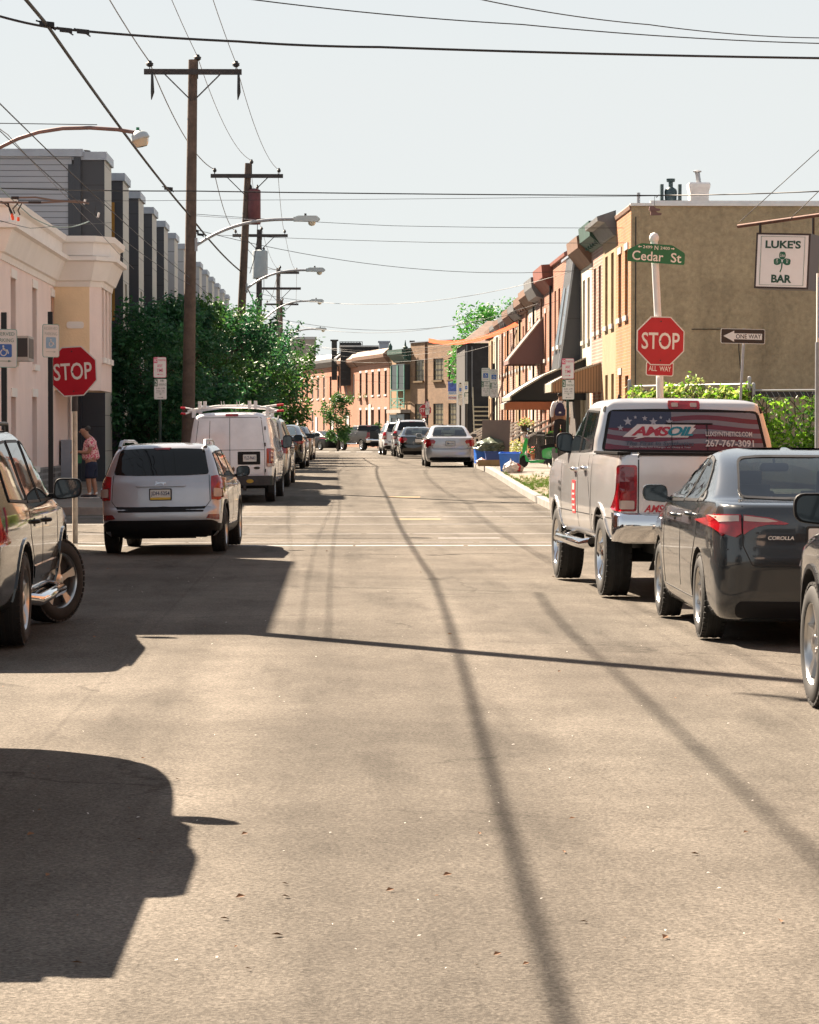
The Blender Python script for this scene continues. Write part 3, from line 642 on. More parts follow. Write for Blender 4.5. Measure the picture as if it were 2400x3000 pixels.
# ---------------------------------------------------------------- far end of the street
GF = 'houses across the far end'
fb = thing('brick_building', 'square brown brick building with a flat roof closing the far end', 'building', (6.14, 243, gz(215)), rz=R(-68.9), group=GF)
wf = 11.8; F = Fr((0,0,0), (1,0,0), (0,-1,0)); Hf = 8.95
holes = []
for c0_, c1_ in ((.08,.25),(.42,.60),(.69,.86)):
    for z0_, z1_ in ((2.0,3.75),(5.7,7.5)): holes.append((wf*c0_, wf*c1_, z0_, z1_))
m = MB(); wall(m, F, wf, Hf, holes, .16, -1); m.add([(0,0,-1),(0,12,-1),(0,12,Hf),(0,0,Hf)], [(0,1,2,3)]); m.add([(wf,0,-1),(wf,12,-1),(wf,12,Hf),(wf,0,Hf)], [(0,1,2,3)]); m.build('wall', B_brown, fb)
for h in holes: window(fb, F, h, frame=M['dark_metal'], glass=plain('dusty pane', (.14,.12,.07), .25), sill=plain('window box', (.12,.075,.03), .8), sillp=.18, muntin=True, fw=.08)
m = MB(); m.box(-.1,wf+.1,-.1,.2,Hf,Hf+.08); m.build('coping', M['coping'], fb); m = MB(); m.box(0,wf,.1,12,Hf-.05,Hf-.01); m.build('roof', M['roof_black'], fb)
m = MB(); m.tube([(wf*.29,-.06,Hf),(wf*.29,-.06,.2)], .06); m.build('downpipe', M['cornice_brown'], fb)
D_ = 231; x0, x1 = PX(1313,D_), PX(1344,D_); ts = thing('tavern_sign', 'blue and white tavern sign with red restaurant panel on the brown brick building', 'hanging sign', ((x0+x1)/2, D_, 0)); hw = (x1-x0)/2
m = MB(); m.box(-hw,hw,-.05,.05,PZ(1147,D_),PZ(1118,D_)); m.build('sign_panel', plain('tavern sign blue', (.09,.14,.42), .5, var=.5, scale=6), ts)
m = MB(); m.box(-hw,hw,-.05,.05,PZ(1157,D_),PZ(1147.3,D_)); sp_ = m.build('sign_panel', M['sign_white'], ts); m = MB(); m.box(-hw,hw,-.05,.05,PZ(1171,D_),PZ(1160,D_)); sq_ = m.build('sign_panel', M['sign_white'], ts)
m = MB(); add_text(m, 'SPORTS PUB', (0,-.055,PZ(1152,D_)), (1,0,0),(0,0,1),(0,-1,0), .75,.15,.004,.01); m.build('lettering', M['sign_blue'], sp_)
m = MB(); add_text(m, 'RESTAURANT', (0,-.055,PZ(1165.5,D_)), (1,0,0),(0,0,1),(0,-1,0), .78,.17,.004,.02); m.build('lettering', M['sign_red'], sq_)
m = MB(); m.bar((-.5,.08,PZ(1116,D_)), (1.6,.08,PZ(1112,D_)), .05); m.build('bracket', M['iron'], ts)
# narrow house with green bay
gb = thing('bay_house', 'narrow house with a turquoise two-storey bay left of the brown brick building', 'house', (4.46, 250, gz(215)), rz=R(-76.5), group=GF)
wg = 7.2; F = Fr((0,0,0),(1,0,0),(0,-1,0))
m = MB(); m.box(0,wg,.0,9,-1,8.3); m.build('wall', plain('tan side render', (.24,.15,.08), .9, var=.15), gb)
q0, q1 = wg*.36, wg*.98; qm = (q0+q1)/2
m = MB(); m.box(q0,q1,-.5,-.02,5.0,7.2); m.build('bay', plain('dark bay glass', (.02,.03,.032), .3), gb)
m = MB(); m.box(q0,q1,-.55,-.02,.2,2.9); m.build('porch_glass', plain('dark bay glass', (.02,.03,.032), .3), gb)
m = MB()
for xx in (q0,qm-.1,qm+.1,q1): m.box(xx-.12,xx+.12,-.56,-.51,3.4,5.0); m.box(xx-.08,xx+.08,-.56,-.5,5.1,7.1)
for zz in (3.5,4.2,4.9): m.box(q0,q1,-.57,-.51,zz,zz+.08)
for a,b in ((q0,qm),(qm,q1)): m.bar((a,-.53,3.6),(b,-.53,4.2),.05); m.bar((b,-.53,3.6),(a,-.53,4.2),.05)
m.build('bay_lattice', plain('turquoise paint', (.05,.17,.135), .6, var=.2), gb)
m = MB(); m.box(q0-.2,q1+.2,-.9,-.02,3.0,3.3); m.build('porch_roof', plain('worn porch roof', (.26,.24,.21), .9, var=.2), gb)
m = MB()
for xx in (q0,qm,q1): m.box(xx-.18,xx+.18,-.62,-.56,.2,2.9)
m.box(q0,q1,-.62,-.56,2.6,2.9); m.build('porch_frame', plain('pale blue paint', (.20,.26,.29), .6), gb)
F = Fr((q0-.3,0,0),(1,0,0),(0,-1,0)); cornice(gb, F, q1-q0+.6, 8.35, M['cornice_green'], [(0,-1.0),(.2,-.95),(.6,-.5),(.8,-.3),(.82,.1),(0,.2)], 0)
m = MB(); m.lathe([(0,.16),(.9,.18),(1.0,.24),(1.1,.10),(1.6,.02)], (q1+.3,-.5,7.6), (0,0,1), 10); m.build('finial', M['cornice_green'], gb, 40); m = MB(); m.lathe([(0,.14),(.6,.18),(.9,.02)], (q0-.3,-.5,8.2), (0,0,1), 10); m.build('finial', M['cornice_green'], gb, 40)
# angled brick terrace
FR = R(-13); rx, ry = 4.43, 250.0
ux, uy = cos(pi-FR*1), sin(pi-FR*1)
ux, uy = -.179, .984      # the terrace runs away and slightly left, its fronts catch the sun
B_far = brick('far orange brick', (.40,.15,.075), (.34,.12,.06), (.34,.22,.15), .2, .08, .010, stain=.15)
B_far2 = brick('far pink brick', (.38,.17,.10), (.33,.14,.085), (.36,.25,.18), .2, .08, .010, stain=.15)
pxs = [1140, 1048, 1003, 958, 908, 850, 790]
fl = [('brick terrace house with flower boxes under its windows', B_far2, 'cornice_brown', 8.0), ('brick terrace house beside the flower box house', B_far, 'cornice_brown', 7.9), ('brick terrace house with dark sash windows and grey cornice', B_far, 'cornice_grey', 8.2), ('brick terrace house with white window heads behind the young tree', B_far2, 'cornice_grey', 8.2), ('brick house glimpsed past the edge of the street trees', B_far, 'cornice_grey', 8.3), ('brick house mostly hidden by the left street trees', B_far2, 'cornice_brown', 8.3)]
t0 = 0.0
for i, (lb, mt, cm, Hh) in enumerate(fl):
    k0, k1 = (pxs[0]-pxs[i]), (pxs[0]-pxs[i+1])
    def along(k):      # distance along the row for a pixel offset k
        tx = (pxs[0]-k-VPX)/F_PX
        return (tx*ry-rx)/(ux-tx*uy)
    t0, t1 = along(k0), along(k1); W = t1-t0
    o = thing('row_house', lb, 'house', (rx+ux*t1, ry+uy*t1, gz(215)), group=GF); F = Fr((0,0,0), (-ux,-uy,0), (-uy, ux, 0))
    nw = max(2, int(W/2.9)); holes = []
    for j in range(nw):
        c = W*(j+.5)/nw; holes.append((c-.5, c+.5, 4.7, 6.8))
        if j % 2 == 0 or i == 0: holes.append((c-.5, c+.5, 1.5, 3.4))
    m = MB(); wall(m, F, W, Hh, holes, .14, -1); m.build('wall', mt, o)
    m = MB(); b_ = [F.p(0,-1,-8), F.p(W,-1,-8), F.p(W,Hh,-8), F.p(0,Hh,-8), F.p(0,-1,0), F.p(W,-1,0), F.p(W,Hh,0), F.p(0,Hh,0)]
    m.add(b_, [(0,1,2,3),(0,4,7,3),(1,5,6,2),(3,2,6,7)]); m.build('roof', M['roof_black'], o)
    for h in holes: window(o, F, h, frame=M['white_trim'] if i % 2 else M['dark_metal'], glass=M['win_glass'] if i != 3 else M['glass_blue'], sill=M['white_trim'], lintel=M['white_trim'] if i in (0, 3) else None, fw=.08)
    cornice(o, F, W, Hh, M[cm], [(0,-.5),(.1,-.5),(.5,-.05),(.55,.25),(0,.75)], 0)
    d = MB(); c = W*.42; fbox(d, F, c-.5, c+.5, .3, 3.9 if i == 0 else 2.9, .02, .08); d.build('door', M['white_trim'], o)
    if i == 0:
        for j in (0, 1):
            h = holes[j*2]; d = MB(); random.seed(j)
            d2 = MB(); fbox(d2, F, h[0], h[1], 4.25, 4.5, .03, .22); bx_ = d2.build('flower_box', M['cornice_brown'], o)
            for q in range(70):
                p = F.p((h[0]+h[1])/2+random.gauss(0,.22), 4.6+random.gauss(0,.14), .15+random.gauss(0,.08)); r_ = .07
                d.add([p+Vector((random.uniform(-r_,r_), random.uniform(-r_,r_), random.uniform(-r_,r_))) for _ in range(3)], [(0,1,2)])
            d.build('flowers', plain('box flowers', (.22,.30,.05), .7, var=.4), bx_)
# roof clutter beyond
for nm, lb, ct, a0, a1, z0_, z1_, D, mat in (('chimney','pale blue chimney block on the far brick roofs','chimney',1111,1140,1004,1026,242,plain('pale blue render',(.36,.40,.46),.8)), ('water_tank_sign','dark billboard frame standing on the far roofs','billboard',996,1062,1001,1019,260,M['dark_metal']), ('roof_shed','black roof addition behind the far brick terrace','roof shed',998,1112,1017,1036,246,M['roof_black']),
        ('tall_building','pale concrete tower top showing above the street trees','building',850,925,995,1085,300,M['concrete']), ('chimney','dark chimney left of the billboard','chimney',972,988,1000,1022,252,M['iron']), ('chimney','small dark stack between the finials and brown building','chimney',1204,1212,1003,1022,245,M['iron'])):
    g = gz(215); D += 22; o = thing(nm, lb, ct, (PX((a0+a1)/2,D), D, g)); hw = (a1-a0)/2*D/F_PX; m = MB(); zt_ = PZ(z0_,D)-g; zb_ = PZ(z1_,D)-g-3
    if nm == 'water_tank_sign':
        for k in range(9): x_ = -hw+2*hw*k/8; m.box(x_-.03,x_+.03,0,.06,zb_,zt_)
        for zz in (zb_+3, (zb_+3+zt_)/2, zt_-.05): m.box(-hw,hw,.07,.12,zz,zz+.06)
        m.box(-hw,hw*.9,.13,.16,zb_+3.05,zt_-.1); m.build('frame', mat, o)
    else:
        m.box(-hw,hw,0,2*hw if nm != 'tall_building' else 6,-1 if nm == 'tall_building' else zb_,zt_); m.build('block', mat, o)
        m = MB(); m.box(-hw-.12,hw+.12,-.12,2*hw+.12,zt_+.003,zt_+.15 if nm != 'tall_building' else zt_+.3); m.build('cap', M['white_trim'] if nm != 'chimney' else mat, o)

# ---------------------------------------------------------------- left side: pink corner building
pk = thing('corner_building', 'pink and apricot stucco corner building with a pale cornice on the left', 'building', (-7.0, 59.2, 0))
HP = 5.82; LP = 16.0
F = Fr((0,0,0), (0,1,0), (1,0,0))
up = [(2.0,2.95,3.25,5.0),(6.3,7.25,3.25,5.0),(10.5,11.4,3.25,5.0)]
lo = [(2.0,2.9,.95,2.45),(6.2,7.2,.9,2.5),(10.0,10.75,.15,2.25),(14.7,15.5,.9,2.7)]
m = MB(); wall(m, F, LP, HP, up+lo, .22, -1); m.add([(0,0,-1),(-9,0,-1),(-9,0,HP),(0,0,HP)], [(0,1,2,3)], 1); m.add([(0,LP,-1),(-9,LP,-1),(-9,LP,HP),(0,LP,HP)], [(0,1,2,3)], 1); m.add([(-9,0,-1),(-9,LP,-1),(-9,LP,HP),(-9,0,HP)], [(0,1,2,3)], 1)
m.build('wall', [M['stucco_pink'], M['stucco_orange']], pk)
m = MB(); m.add([(-.1,.1,HP+.2),(-9,.1,HP+.2),(-9,LP,HP+.2),(-.1,LP,HP+.2)], [(0,1,2,3)]); m.build('roof', M['roof_black'], pk)
for h in up+lo[:2]+lo[3:]:
    window(pk, F, h, .17, frame=M['coping'], sill=M['pale_trim'], lintel=M['pale_trim'])
d = MB(); fbox(d, F, 10.03, 10.72, .15, 2.22, -.2, -.15); d.build('door', M['coping'], pk)
m = MB(); fbox(m, F, 1.95, 3.0, 3.22, 3.75, -.05, .38); ac = m.build('air_conditioner', plain('air conditioner casing', (.42,.39,.36), .6), pk); m = MB(); fbox(m, F, 2.05, 2.9, 3.28, 3.7, .385, .39); m.box(.02,.36,1.94,1.948,3.3,3.7); m.build('grille', M['dark_metal'], ac)
st_mat = brick('rubble stone', (.20,.20,.20), (.07,.07,.075), (.30,.30,.29), .28, .14, .03)
m = MB()
for a0, a1 in ((.0,10.0),(10.78,14.6),(14.6,LP)): fbox(m, F, a0, a1, -1, .86, .02, .05)
m.build('stone_base', st_mat, pk)
m = MB(); fbox(m, F, 12.4, 13.4, .55, 1.5, .05, .35); m.build('meter_cabinet', M['coping'], pk)
def corn_ring(root, pts, z, prof, mat, name):
    """moulding swept along plan points (street side to the left of travel)"""
    m = MB(); k = len(prof); rings = []
    for i, p in enumerate(pts):
        p = Vector(p); a = (Vector(pts[i])-Vector(pts[i-1])).normalized() if i > 0 else None; b = (Vector(pts[i+1])-p).normalized() if i < len(pts)-1 else None
        na = Vector((a.y, -a.x)) if a else None; nb = Vector((b.y, -b.x)) if b else None
        if na and nb: n = (na+nb).normalized(); n = n/max(.3, n.dot(na))
        else: n = na or nb
        rings.append([(p.x+n.x*c, p.y+n.y*c, z+h) for c, h in prof])
    vs = [v for r_ in rings for v in r_]
    fs = [(i*k+j, (i+1)*k+j, (i+1)*k+(j+1)%k, i*k+(j+1)%k) for i in range(len(pts)-1) for j in range(k)] + [tuple(range(k)), tuple((len(pts)-1)*k+j for j in range(k))]
    m.add(vs, fs); return m.build(name, mat, root)
BY0, BY1, BX = 11.3, 15.2, 1.12      # first-floor bay
ring_pts = [(-9,0),(0,0),(0,BY0),(BX,BY0),(BX,BY1),(0,BY1+.3),(0,LP)]
ring_pts = [(-9.0,0.0),(0.0,0.0),(0.0,BY0),(BX-.25,BY0),(BX,BY0+.35),(BX,BY1-.35),(BX-.25,BY1),(0.0,BY1),(0.0,LP)]
corn_ring(pk, ring_pts, HP, [(-.3,-.55),(.03,-.55),(.06,-.42),(.12,-.40),(.30,.05),(.40,.08),(.40,.18),(-.3,.20)], M['pale_trim'], 'cornice')
corn_ring(pk, ring_pts, HP, [(-.3,.203),(.22,.203),(.24,.50),(.34,.54),(.36,.68),(-.3,.70)], M['pale_trim'], 'parapet')
m = MB(); pl_ = [(0,BY0),(BX-.25,BY0),(BX,BY0+.35),(BX,BY1-.35),(BX-.25,BY1),(0,BY1)]
zb, zt_ = 2.72, HP-.3
for i in range(5):
    (xa, ya), (xb, yb) = pl_[i], pl_[i+1]
    F2 = Fr((xa,ya,0), Vector((xb-xa,yb-ya,0)).normalized(), Vector((yb-ya,-(xb-xa),0)).normalized()); Lw = math.hypot(xb-xa,yb-ya)
    hs2 = []
    if i == 2: hs2 = [(.25,.95,3.55,5.35),(1.3,2.0,3.55,5.35),(2.4,3.1,3.55,5.35)]
    wall(m, F2, Lw, zt_, hs2, .15, zb, 0 if i in (0,4) else 1)
    for h in hs2: window(pk, F2, h, .10, frame=M['pale_trim'], sill=M['pale_trim'], lintel=M['pale_trim'])
m.add([(x,y,zb) for x,y in pl_], [tuple(range(6))], 0)
m.build('bay', [M['stucco_orange'], M['stucco_pink']], pk)
m = MB(); m.prism(rrect(.42,.17,.06), (.52,BY0-.001,4.33), (1,0,0), (0,0,1), (0,-1,0), .03); m.build('wall_plaque', M['pale_trim'], pk)
m = MB(); m.box(.02,1.0,BY0+.6,BY0+.9,-.0,.3); m.box(.02,1.2,BY0+.3,BY0+1.2,.0,.15); m.build('doorstep', M['concrete'], pk)

# modern terrace with alternate projecting towers
GT = 'modern three-storey terrace on the left'
X0T = -6.2; SP = 6.45; Y0T = 76.0
def tower_house(i, label):
    y = Y0T+SP*i; g = gz(y); H = 8.9-g+.02*i
    o = thing('town_house', label, 'house', (X0T, y, g), group=GT)
    side = M['panel_dark'] if i < 5 else M['panel_pale']
    tw = 2.3
    m = MB(); m.add([(0,0,-1),(-1.7,0,-1),(-1.7,0,H),(0,0,H)], [(0,1,2,3)], 0); F = Fr((0,0,0),(0,1,0),(1,0,0))
    holes = [(.75,1.45,z,z+1.75) for z in (3.9,)]
    wall(m, F, tw, H, holes, .12, -1, 1); m.add([(0,tw,-1),(-1.7,tw,-1),(-1.7,tw,H),(0,tw,H)], [(0,1,2,3)], 0)
    m.build('tower', [side, M['panel_light']], o)
    for h in holes: window(o, F, h, .08, frame=M['dark_metal'], fw=.04)
    m = MB(); m.box(-1.75,.06,-.06,tw+.06,H+.003,H+.22); m.build('tower_cap', M['coping'], o)
    m = MB(); F2 = Fr((-1.7,tw,0),(0,1,0),(1,0,0)); h2 = [(.9,2.1,3.9,5.6),(.9,2.1,6.3,8.0),(2.9,3.6,3.9,5.6)]
    h2 = [(a,b,c,min(d,H-.7)) for a,b,c,d in h2]
    wall(m, F2, SP-tw, H-.45, h2, .12, 2.9, 0); m.add([(-1.7,tw,H-.45),(-10,tw,H-.45),(-10,SP,H-.45),(-1.7,SP,H-.45)], [(0,1,2,3)], 0)
    m.build('wall', M['panel_dark'], o)
    for h in h2: window(o, F2, h, .08, frame=M['dark_metal'], fw=.05)
    m = MB(); fbox(m, F2, 2.2, 2.8, 3.2, 7.9, -.08, .04) if i < 3 else fbox(m, F2, 2.2, 2.8, 3.2, 5.5, -.08, .04); m.build('accent_panel', M['ochre_panel'], o)
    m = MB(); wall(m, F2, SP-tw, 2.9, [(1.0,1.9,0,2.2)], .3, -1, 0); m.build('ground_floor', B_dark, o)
    d = MB(); fbox(d, F2, 1.0, 1.9, .02, 2.2, -.28, -.22); d.build('door', M['dark_metal'], o)
    for k in range(2):
        d = MB(); fbox(d, F2, .2+.32*k, .45+.32*k, 1.1, 1.6, .05, .2); d.tube([F2.p(.32+.32*k,1.1,.1), F2.p(.32+.32*k,.1,.1)], .03, 6); d.build('meter_box', M['dark_metal'], o)
    if i == 1:
        for za_, zb_ in ((4.9,6.0),(7.15,8.3)): m = MB(); m.box(-.52,-.24,-.03,.02,za_-g,zb_-g); m.build('accent_panel', M['ochre_panel'], o)
    if i == 1: m = MB(); m.tube([(-1.2,.9,H),(-1.2,.9,H+.75)], .16, 10); m.lathe([(0,.2),(.1,.22),(.2,.2),(.22,.1)], (-1.2,.9,H+.75), (0,0,1), 10); m.build('roof_vent', M['iron'], o)
    return o
tl = ['nearest tower house with a charcoal tower against the grey siding', 'second tower house with a black roof vent', 'third charcoal tower house behind the utility pole trees', 'fourth charcoal tower house', 'fifth charcoal tower house, half behind the tall pole', 'first pale sided tower house', 'second pale sided tower house right of the pole', 'third pale tower house showing above leaves', 'fourth pale tower house', 'fifth pale tower house over the tree crowns', 'sixth pale tower house', 'seventh pale tower house', 'last pale tower house before the brick chimney', 'end house of the modern terrace, hidden by trees']
for i in range(14): tower_house(i, tl[i])
# grey sided end block in front of the towers
gs = thing('town_house', 'grey lap-sided end block above the pink building', 'house', (X0T, Y0T-.12, gz(76)), group=GT)
Hs = 8.98-gz(76)
m = MB(); m.add([(-.86,0,-1),(-14,0,-1),(-14,0,Hs),(-.86,0,Hs)], [(0,1,2,3)]); m.add([(-.86,0,-1),(-.86,6,-1),(-.86,6,Hs),(-.86,0,Hs)], [(0,1,2,3)]); m.add([(-14,0,-1),(-14,6,-1),(-14,6,Hs),(-14,0,Hs)], [(0,1,2,3)]); m.build('side_wall', M['siding_grey'], gs)
m = MB(); m.box(-.95,-.80,-.03,.05,-1,Hs-.2); m.box(-.80,-.62,-.02,.06,-1,Hs-.02); m.build('corner_board', plain('blue black corner board', (.025,.032,.045), .5), gs)
m = MB(); m.box(-14.05,-.56,-.08,6,Hs+.003,Hs+.2); m.build('coping', M['coping'], gs)
m = MB(); m.box(PX(627,180)-.9,PX(627,180)+.9,180,182,0,9.6); bc = m.build('brick_chimney', B_red, label='square red brick chimney behind the end of the modern terrace', cat='chimney')

# ---------------------------------------------------------------- buildings just outside the view (their shade and reflections are in it)
nb = thing('brick_building', 'brick corner building outside the left edge that shades the road', 'building', (-5.9, 30.6, 0))
m = MB(); F = Fr((0,0,0),(0,1,0),(1,0,0)); HN = 7.6; hs_ = [(a,a+.9,z,z+1.6) for a in (1.5,4.2,6.9,9.6,12) for z in (1.0,4.4)]
wall(m, F, 13.6, HN, hs_, .14, -1); m.add([(0,0,-1),(-12,0,-1),(-12,0,HN),(0,0,HN)], [(0,1,2,3)]); m.add([(0,13.6,-1),(-12,13.6,-1),(-12,13.6,HN),(0,13.6,HN)], [(0,1,2,3)]); m.build('wall', B_red, nb)
for h in hs_: window(nb, F, h, sill=M['stone'])
m = MB(); m.add([(0,0,HN),(-12,0,HN),(-12,13.6,HN),(0,13.6,HN)], [(0,1,2,3)]); m.build('roof', M['roof_black'], nb)
br = thing('bar_building', 'bar building outside the right edge that carries the hanging sign', 'building', (8.3, 6, 0))
m = MB(); F = Fr((0,0,0),(0,1,0),(-1,0,0)); hs_ = [(a,a+1.0,z,z+1.6) for a in range(2,36,4) for z in (1.1,4.5)]
wall(m, F, 38, 7.6, hs_, .14, -1); m.add([(0,38,-1),(12,38,-1),(12,38,7.6),(0,38,7.6)], [(0,1,2,3)]); m.build('wall', B_orange, br)
for h in hs_: window(br, F, h, sill=M['stone'])
m = MB(); m.add([(0,0,7.6),(12,0,7.6),(12,38,7.6),(0,38,7.6)], [(0,1,2,3)]); m.build('roof', M['roof_black'], br)
# ================================================================ trees, ivy, fence
M['bark'] = plain('bark', (.07,.05,.035), .9, var=.3, scale=8, bump=.4)
def leaf_mat(name, col, col2, tr=.38):
    if name in MATS: return MATS[name]
    m, n, b = nt(name); tc = n.nodes.new('ShaderNodeTexCoord'); nz = n.nodes.new('ShaderNodeTexNoise'); nz.inputs['Scale'].default_value = 1.6; nz.inputs['Detail'].default_value = 6
    n.links.new(tc.outputs['Object'], nz.inputs['Vector']); cr = n.nodes.new('ShaderNodeValToRGB'); cr.color_ramp.elements[0].position = .35; cr.color_ramp.elements[1].position = .68
    cr.color_ramp.elements[0].color = (*col, 1); cr.color_ramp.elements[1].color = (*col2, 1); n.links.new(nz.outputs['Fac'], cr.inputs[0]); n.links.new(cr.outputs[0], b.inputs['Base Color'])
    b.inputs['Roughness'].default_value = .5
    tl = n.nodes.new('ShaderNodeBsdfTranslucent'); n.links.new(cr.outputs[0], tl.inputs[0]); ad = n.nodes.new('ShaderNodeMixShader'); ad.inputs[0].default_value = tr
    n.links.new(b.outputs[0], ad.inputs[1]); n.links.new(tl.outputs[0], ad.inputs[2]); n.links.new(ad.outputs[0], n.nodes['Material Output'].inputs[0]); MATS[name] = m; return m
L_dark = leaf_mat('deep green leaves', (.016,.078,.038), (.042,.150,.042))
L_mid = leaf_mat('mid green leaves', (.020,.085,.022), (.075,.17,.022))
L_bright = leaf_mat('bright green leaves', (.03,.17,.03), (.09,.28,.03))
L_ivy = leaf_mat('ivy leaves', (.09,.22,.012), (.25,.46,.04), .55)
L_ivyp = leaf_mat('pale ivy leaves', (.22,.27,.06), (.45,.48,.17), .55)
def leaf(m, p, s, rnd, droop=.4):
    d = Vector((rnd.gauss(0,1), rnd.gauss(0,1), rnd.gauss(0,.5)-droop)).normalized(); q = d.orthogonal().normalized()
    q.rotate(Matrix.Rotation(rnd.random()*6.28, 3, d)); p = Vector(p); n = d.cross(q)
    m.add([p, p+d*s*.5+q*s*.26+n*s*.07, p+d*s*1.05, p+d*s*.5-q*s*.26+n*s*.07], [(0,1,2,3)])
def tree(label, x, y, h, r, seed, n=5200, mat=None, trunk_h=1.35, base=None, spikes=8, ls=.16, name='street_tree', cat='tree', group=None, squash=1.0):
    rnd = random.Random(seed); g = (gz(y)+.15) if base is None else base
    o = thing(name, label, cat, (x, y, g), group=group)
    t = MB(); top = Vector((rnd.uniform(-.3,.3), rnd.uniform(-.3,.3), h*.72)); k0 = Vector((0,0,trunk_h))
    t.tube([(0,0,-.1),(0,0,.3),k0*.6+Vector((.05,0,0)),k0,(k0+top)/2,top], [r*.075,r*.055,r*.048,r*.042,r*.03,.012], 8)
    clumps = []
    for i in range(34):
        a = rnd.random()*6.28; u = rnd.random(); zc = trunk_h*.8+(h-trunk_h*.8)*u
        rad = r*(sin(pi*min(1,max(.05,(u*.86+.12))))**.6)*rnd.uniform(.35,1.0)
        c = Vector((rad*cos(a), rad*sin(a)*squash, zc)); clumps.append((c, r*rnd.uniform(.16,.36)))
        if i % 2 == 0:
            s0 = k0.lerp(top, min(1,max(0,u-.15))); t.tube([s0, s0.lerp(c,.5)+Vector((0,0,.12)), c], [.04*r/2,.025*r/2,.006], 5)
    for i in range(spikes):      # shoots that break the outline
        a = rnd.random()*6.28; rad = r*rnd.uniform(.2,.9); z = h*rnd.uniform(.78,1.0)
        for j in range(5): clumps.append((Vector((rad*cos(a)*(1+.06*j), rad*sin(a), z-r*.1+j*r*.09)), r*.10*(1-j*.14)))
    t.build('trunk', M['bark'], o, 50)
    m = MB(); tw = sum(c[1]**2 for c in clumps)
    for c, cr in clumps:
        for j in range(int(n*cr*cr/tw)):
            v = Vector((rnd.gauss(0,1), rnd.gauss(0,1), rnd.gauss(0,.85))); v = v/max(.01,v.length)*cr*rnd.random()**.45*1.15
            leaf(m, c+v, ls*rnd.uniform(.6,1.25), rnd)
    m.build('crown', mat or L_dark, o)
    return o
GTR = 'street trees along the left pavement'
tree('dark street tree in front of the charcoal towers, left of the tall pole', -5.35, 79.5, 4.6, 1.75, 1, 9000, L_dark, ls=.17, group=GTR)
tree('bushy street tree just right of the tall pole', -4.75, 87, 4.9, 1.9, 2, 10000, L_dark, ls=.17, group=GTR)
tree('street tree with tall loose shoots beside the leaning pole', -4.6, 95, 5.1, 2.0, 3, 9500, L_mid, ls=.17, spikes=16, group=GTR)
tree('street tree behind the leaning pole', -4.4, 104, 5.4, 2.2, 4, 9000, L_dark, ls=.18, spikes=12, group=GTR)
tree('street tree with yellow green tips in mid row', -4.2, 113, 5.4, 2.3, 5, 9000, L_mid, ls=.18, spikes=16, group=GTR)
tree('overhanging street tree near the far row of parked cars', -3.9, 123, 5.2, 2.6, 6, 9500, L_dark, ls=.19, spikes=12, group=GTR)
tree('last big street tree reaching furthest over the road', -3.75, 134, 4.9, 2.9, 7, 9500, L_mid, ls=.2, spikes=14, trunk_h=1.6, group=GTR)
tree('young thin tree before the far brick terrace', PX(990,196), 196, 3.7, 1.1, 8, 3200, L_mid, ls=.19, spikes=10, trunk_h=.9, name='young_tree')
tree('small bush by the door of the far brick terrace', PX(1107,228), 228, 1.9, .5, 9, 500, L_mid, ls=.2, spikes=2, trunk_h=.4, name='door_bush', cat='bush')
tree('bright feathery tree rising behind the right terrace roofs', PX(1440,185), 185, 9.3, 3.0, 10, 5500, L_bright, ls=.26, spikes=6, trunk_h=5.6, name='backyard_tree')

# ivy-grown chain-link fence between the corner house and the cross street
FY = 62.0; GFe = 'chain-link fence round the corner yard'
def fence(x0, y0, x1, y1, z1, label, posts):
    o = thing('chain_link_fence', label, 'fence', (x0, y0, gz(y0)+.15), group=GFe); L = math.hypot(x1-x0, y1-y0); u = Vector((x1-x0, y1-y0, 0)).normalized()
    m = MB(); m.tube([(0,0,z1), tuple(u*L+Vector((0,0,z1)))], .022, 6); m.build('top_rail', M['grey_metal'], o)
    for k in posts: p = u*k; m = MB(); m.tube([p+Vector((0,0,-.2)), p+Vector((0,0,z1+.12))], .04, 8); m.lathe([(0,.045),(.04,.04),(.06,0)], p+Vector((0,0,z1+.12)), (0,0,1), 8); m.build('post', M['grey_metal'], o)
    m = MB(); k = 0
    while k < L:
        m.bar(u*k+Vector((0,0,0)), u*min(L,k+z1*.6)+Vector((0,0,z1)), .006); m.bar(u*k+Vector((0,0,z1)), u*min(L,k+z1*.6)+Vector((0,0,0)), .006); k += .14
    m.build('mesh', M['grey_metal'], o); return o, u, L
fa = fence(6.95, 68.0, 9.35, 64.5, 2.55, 'left stretch of chain-link fence under pale ivy, before the brown rendered wall', [0, 4.2])
fb_ = fence(9.4, 64.4, 16.5, 60.0, 2.45, 'right stretch of chain-link fence under bright green ivy, behind the pale pickup', [0, 2.6, 5.4, 8.3])
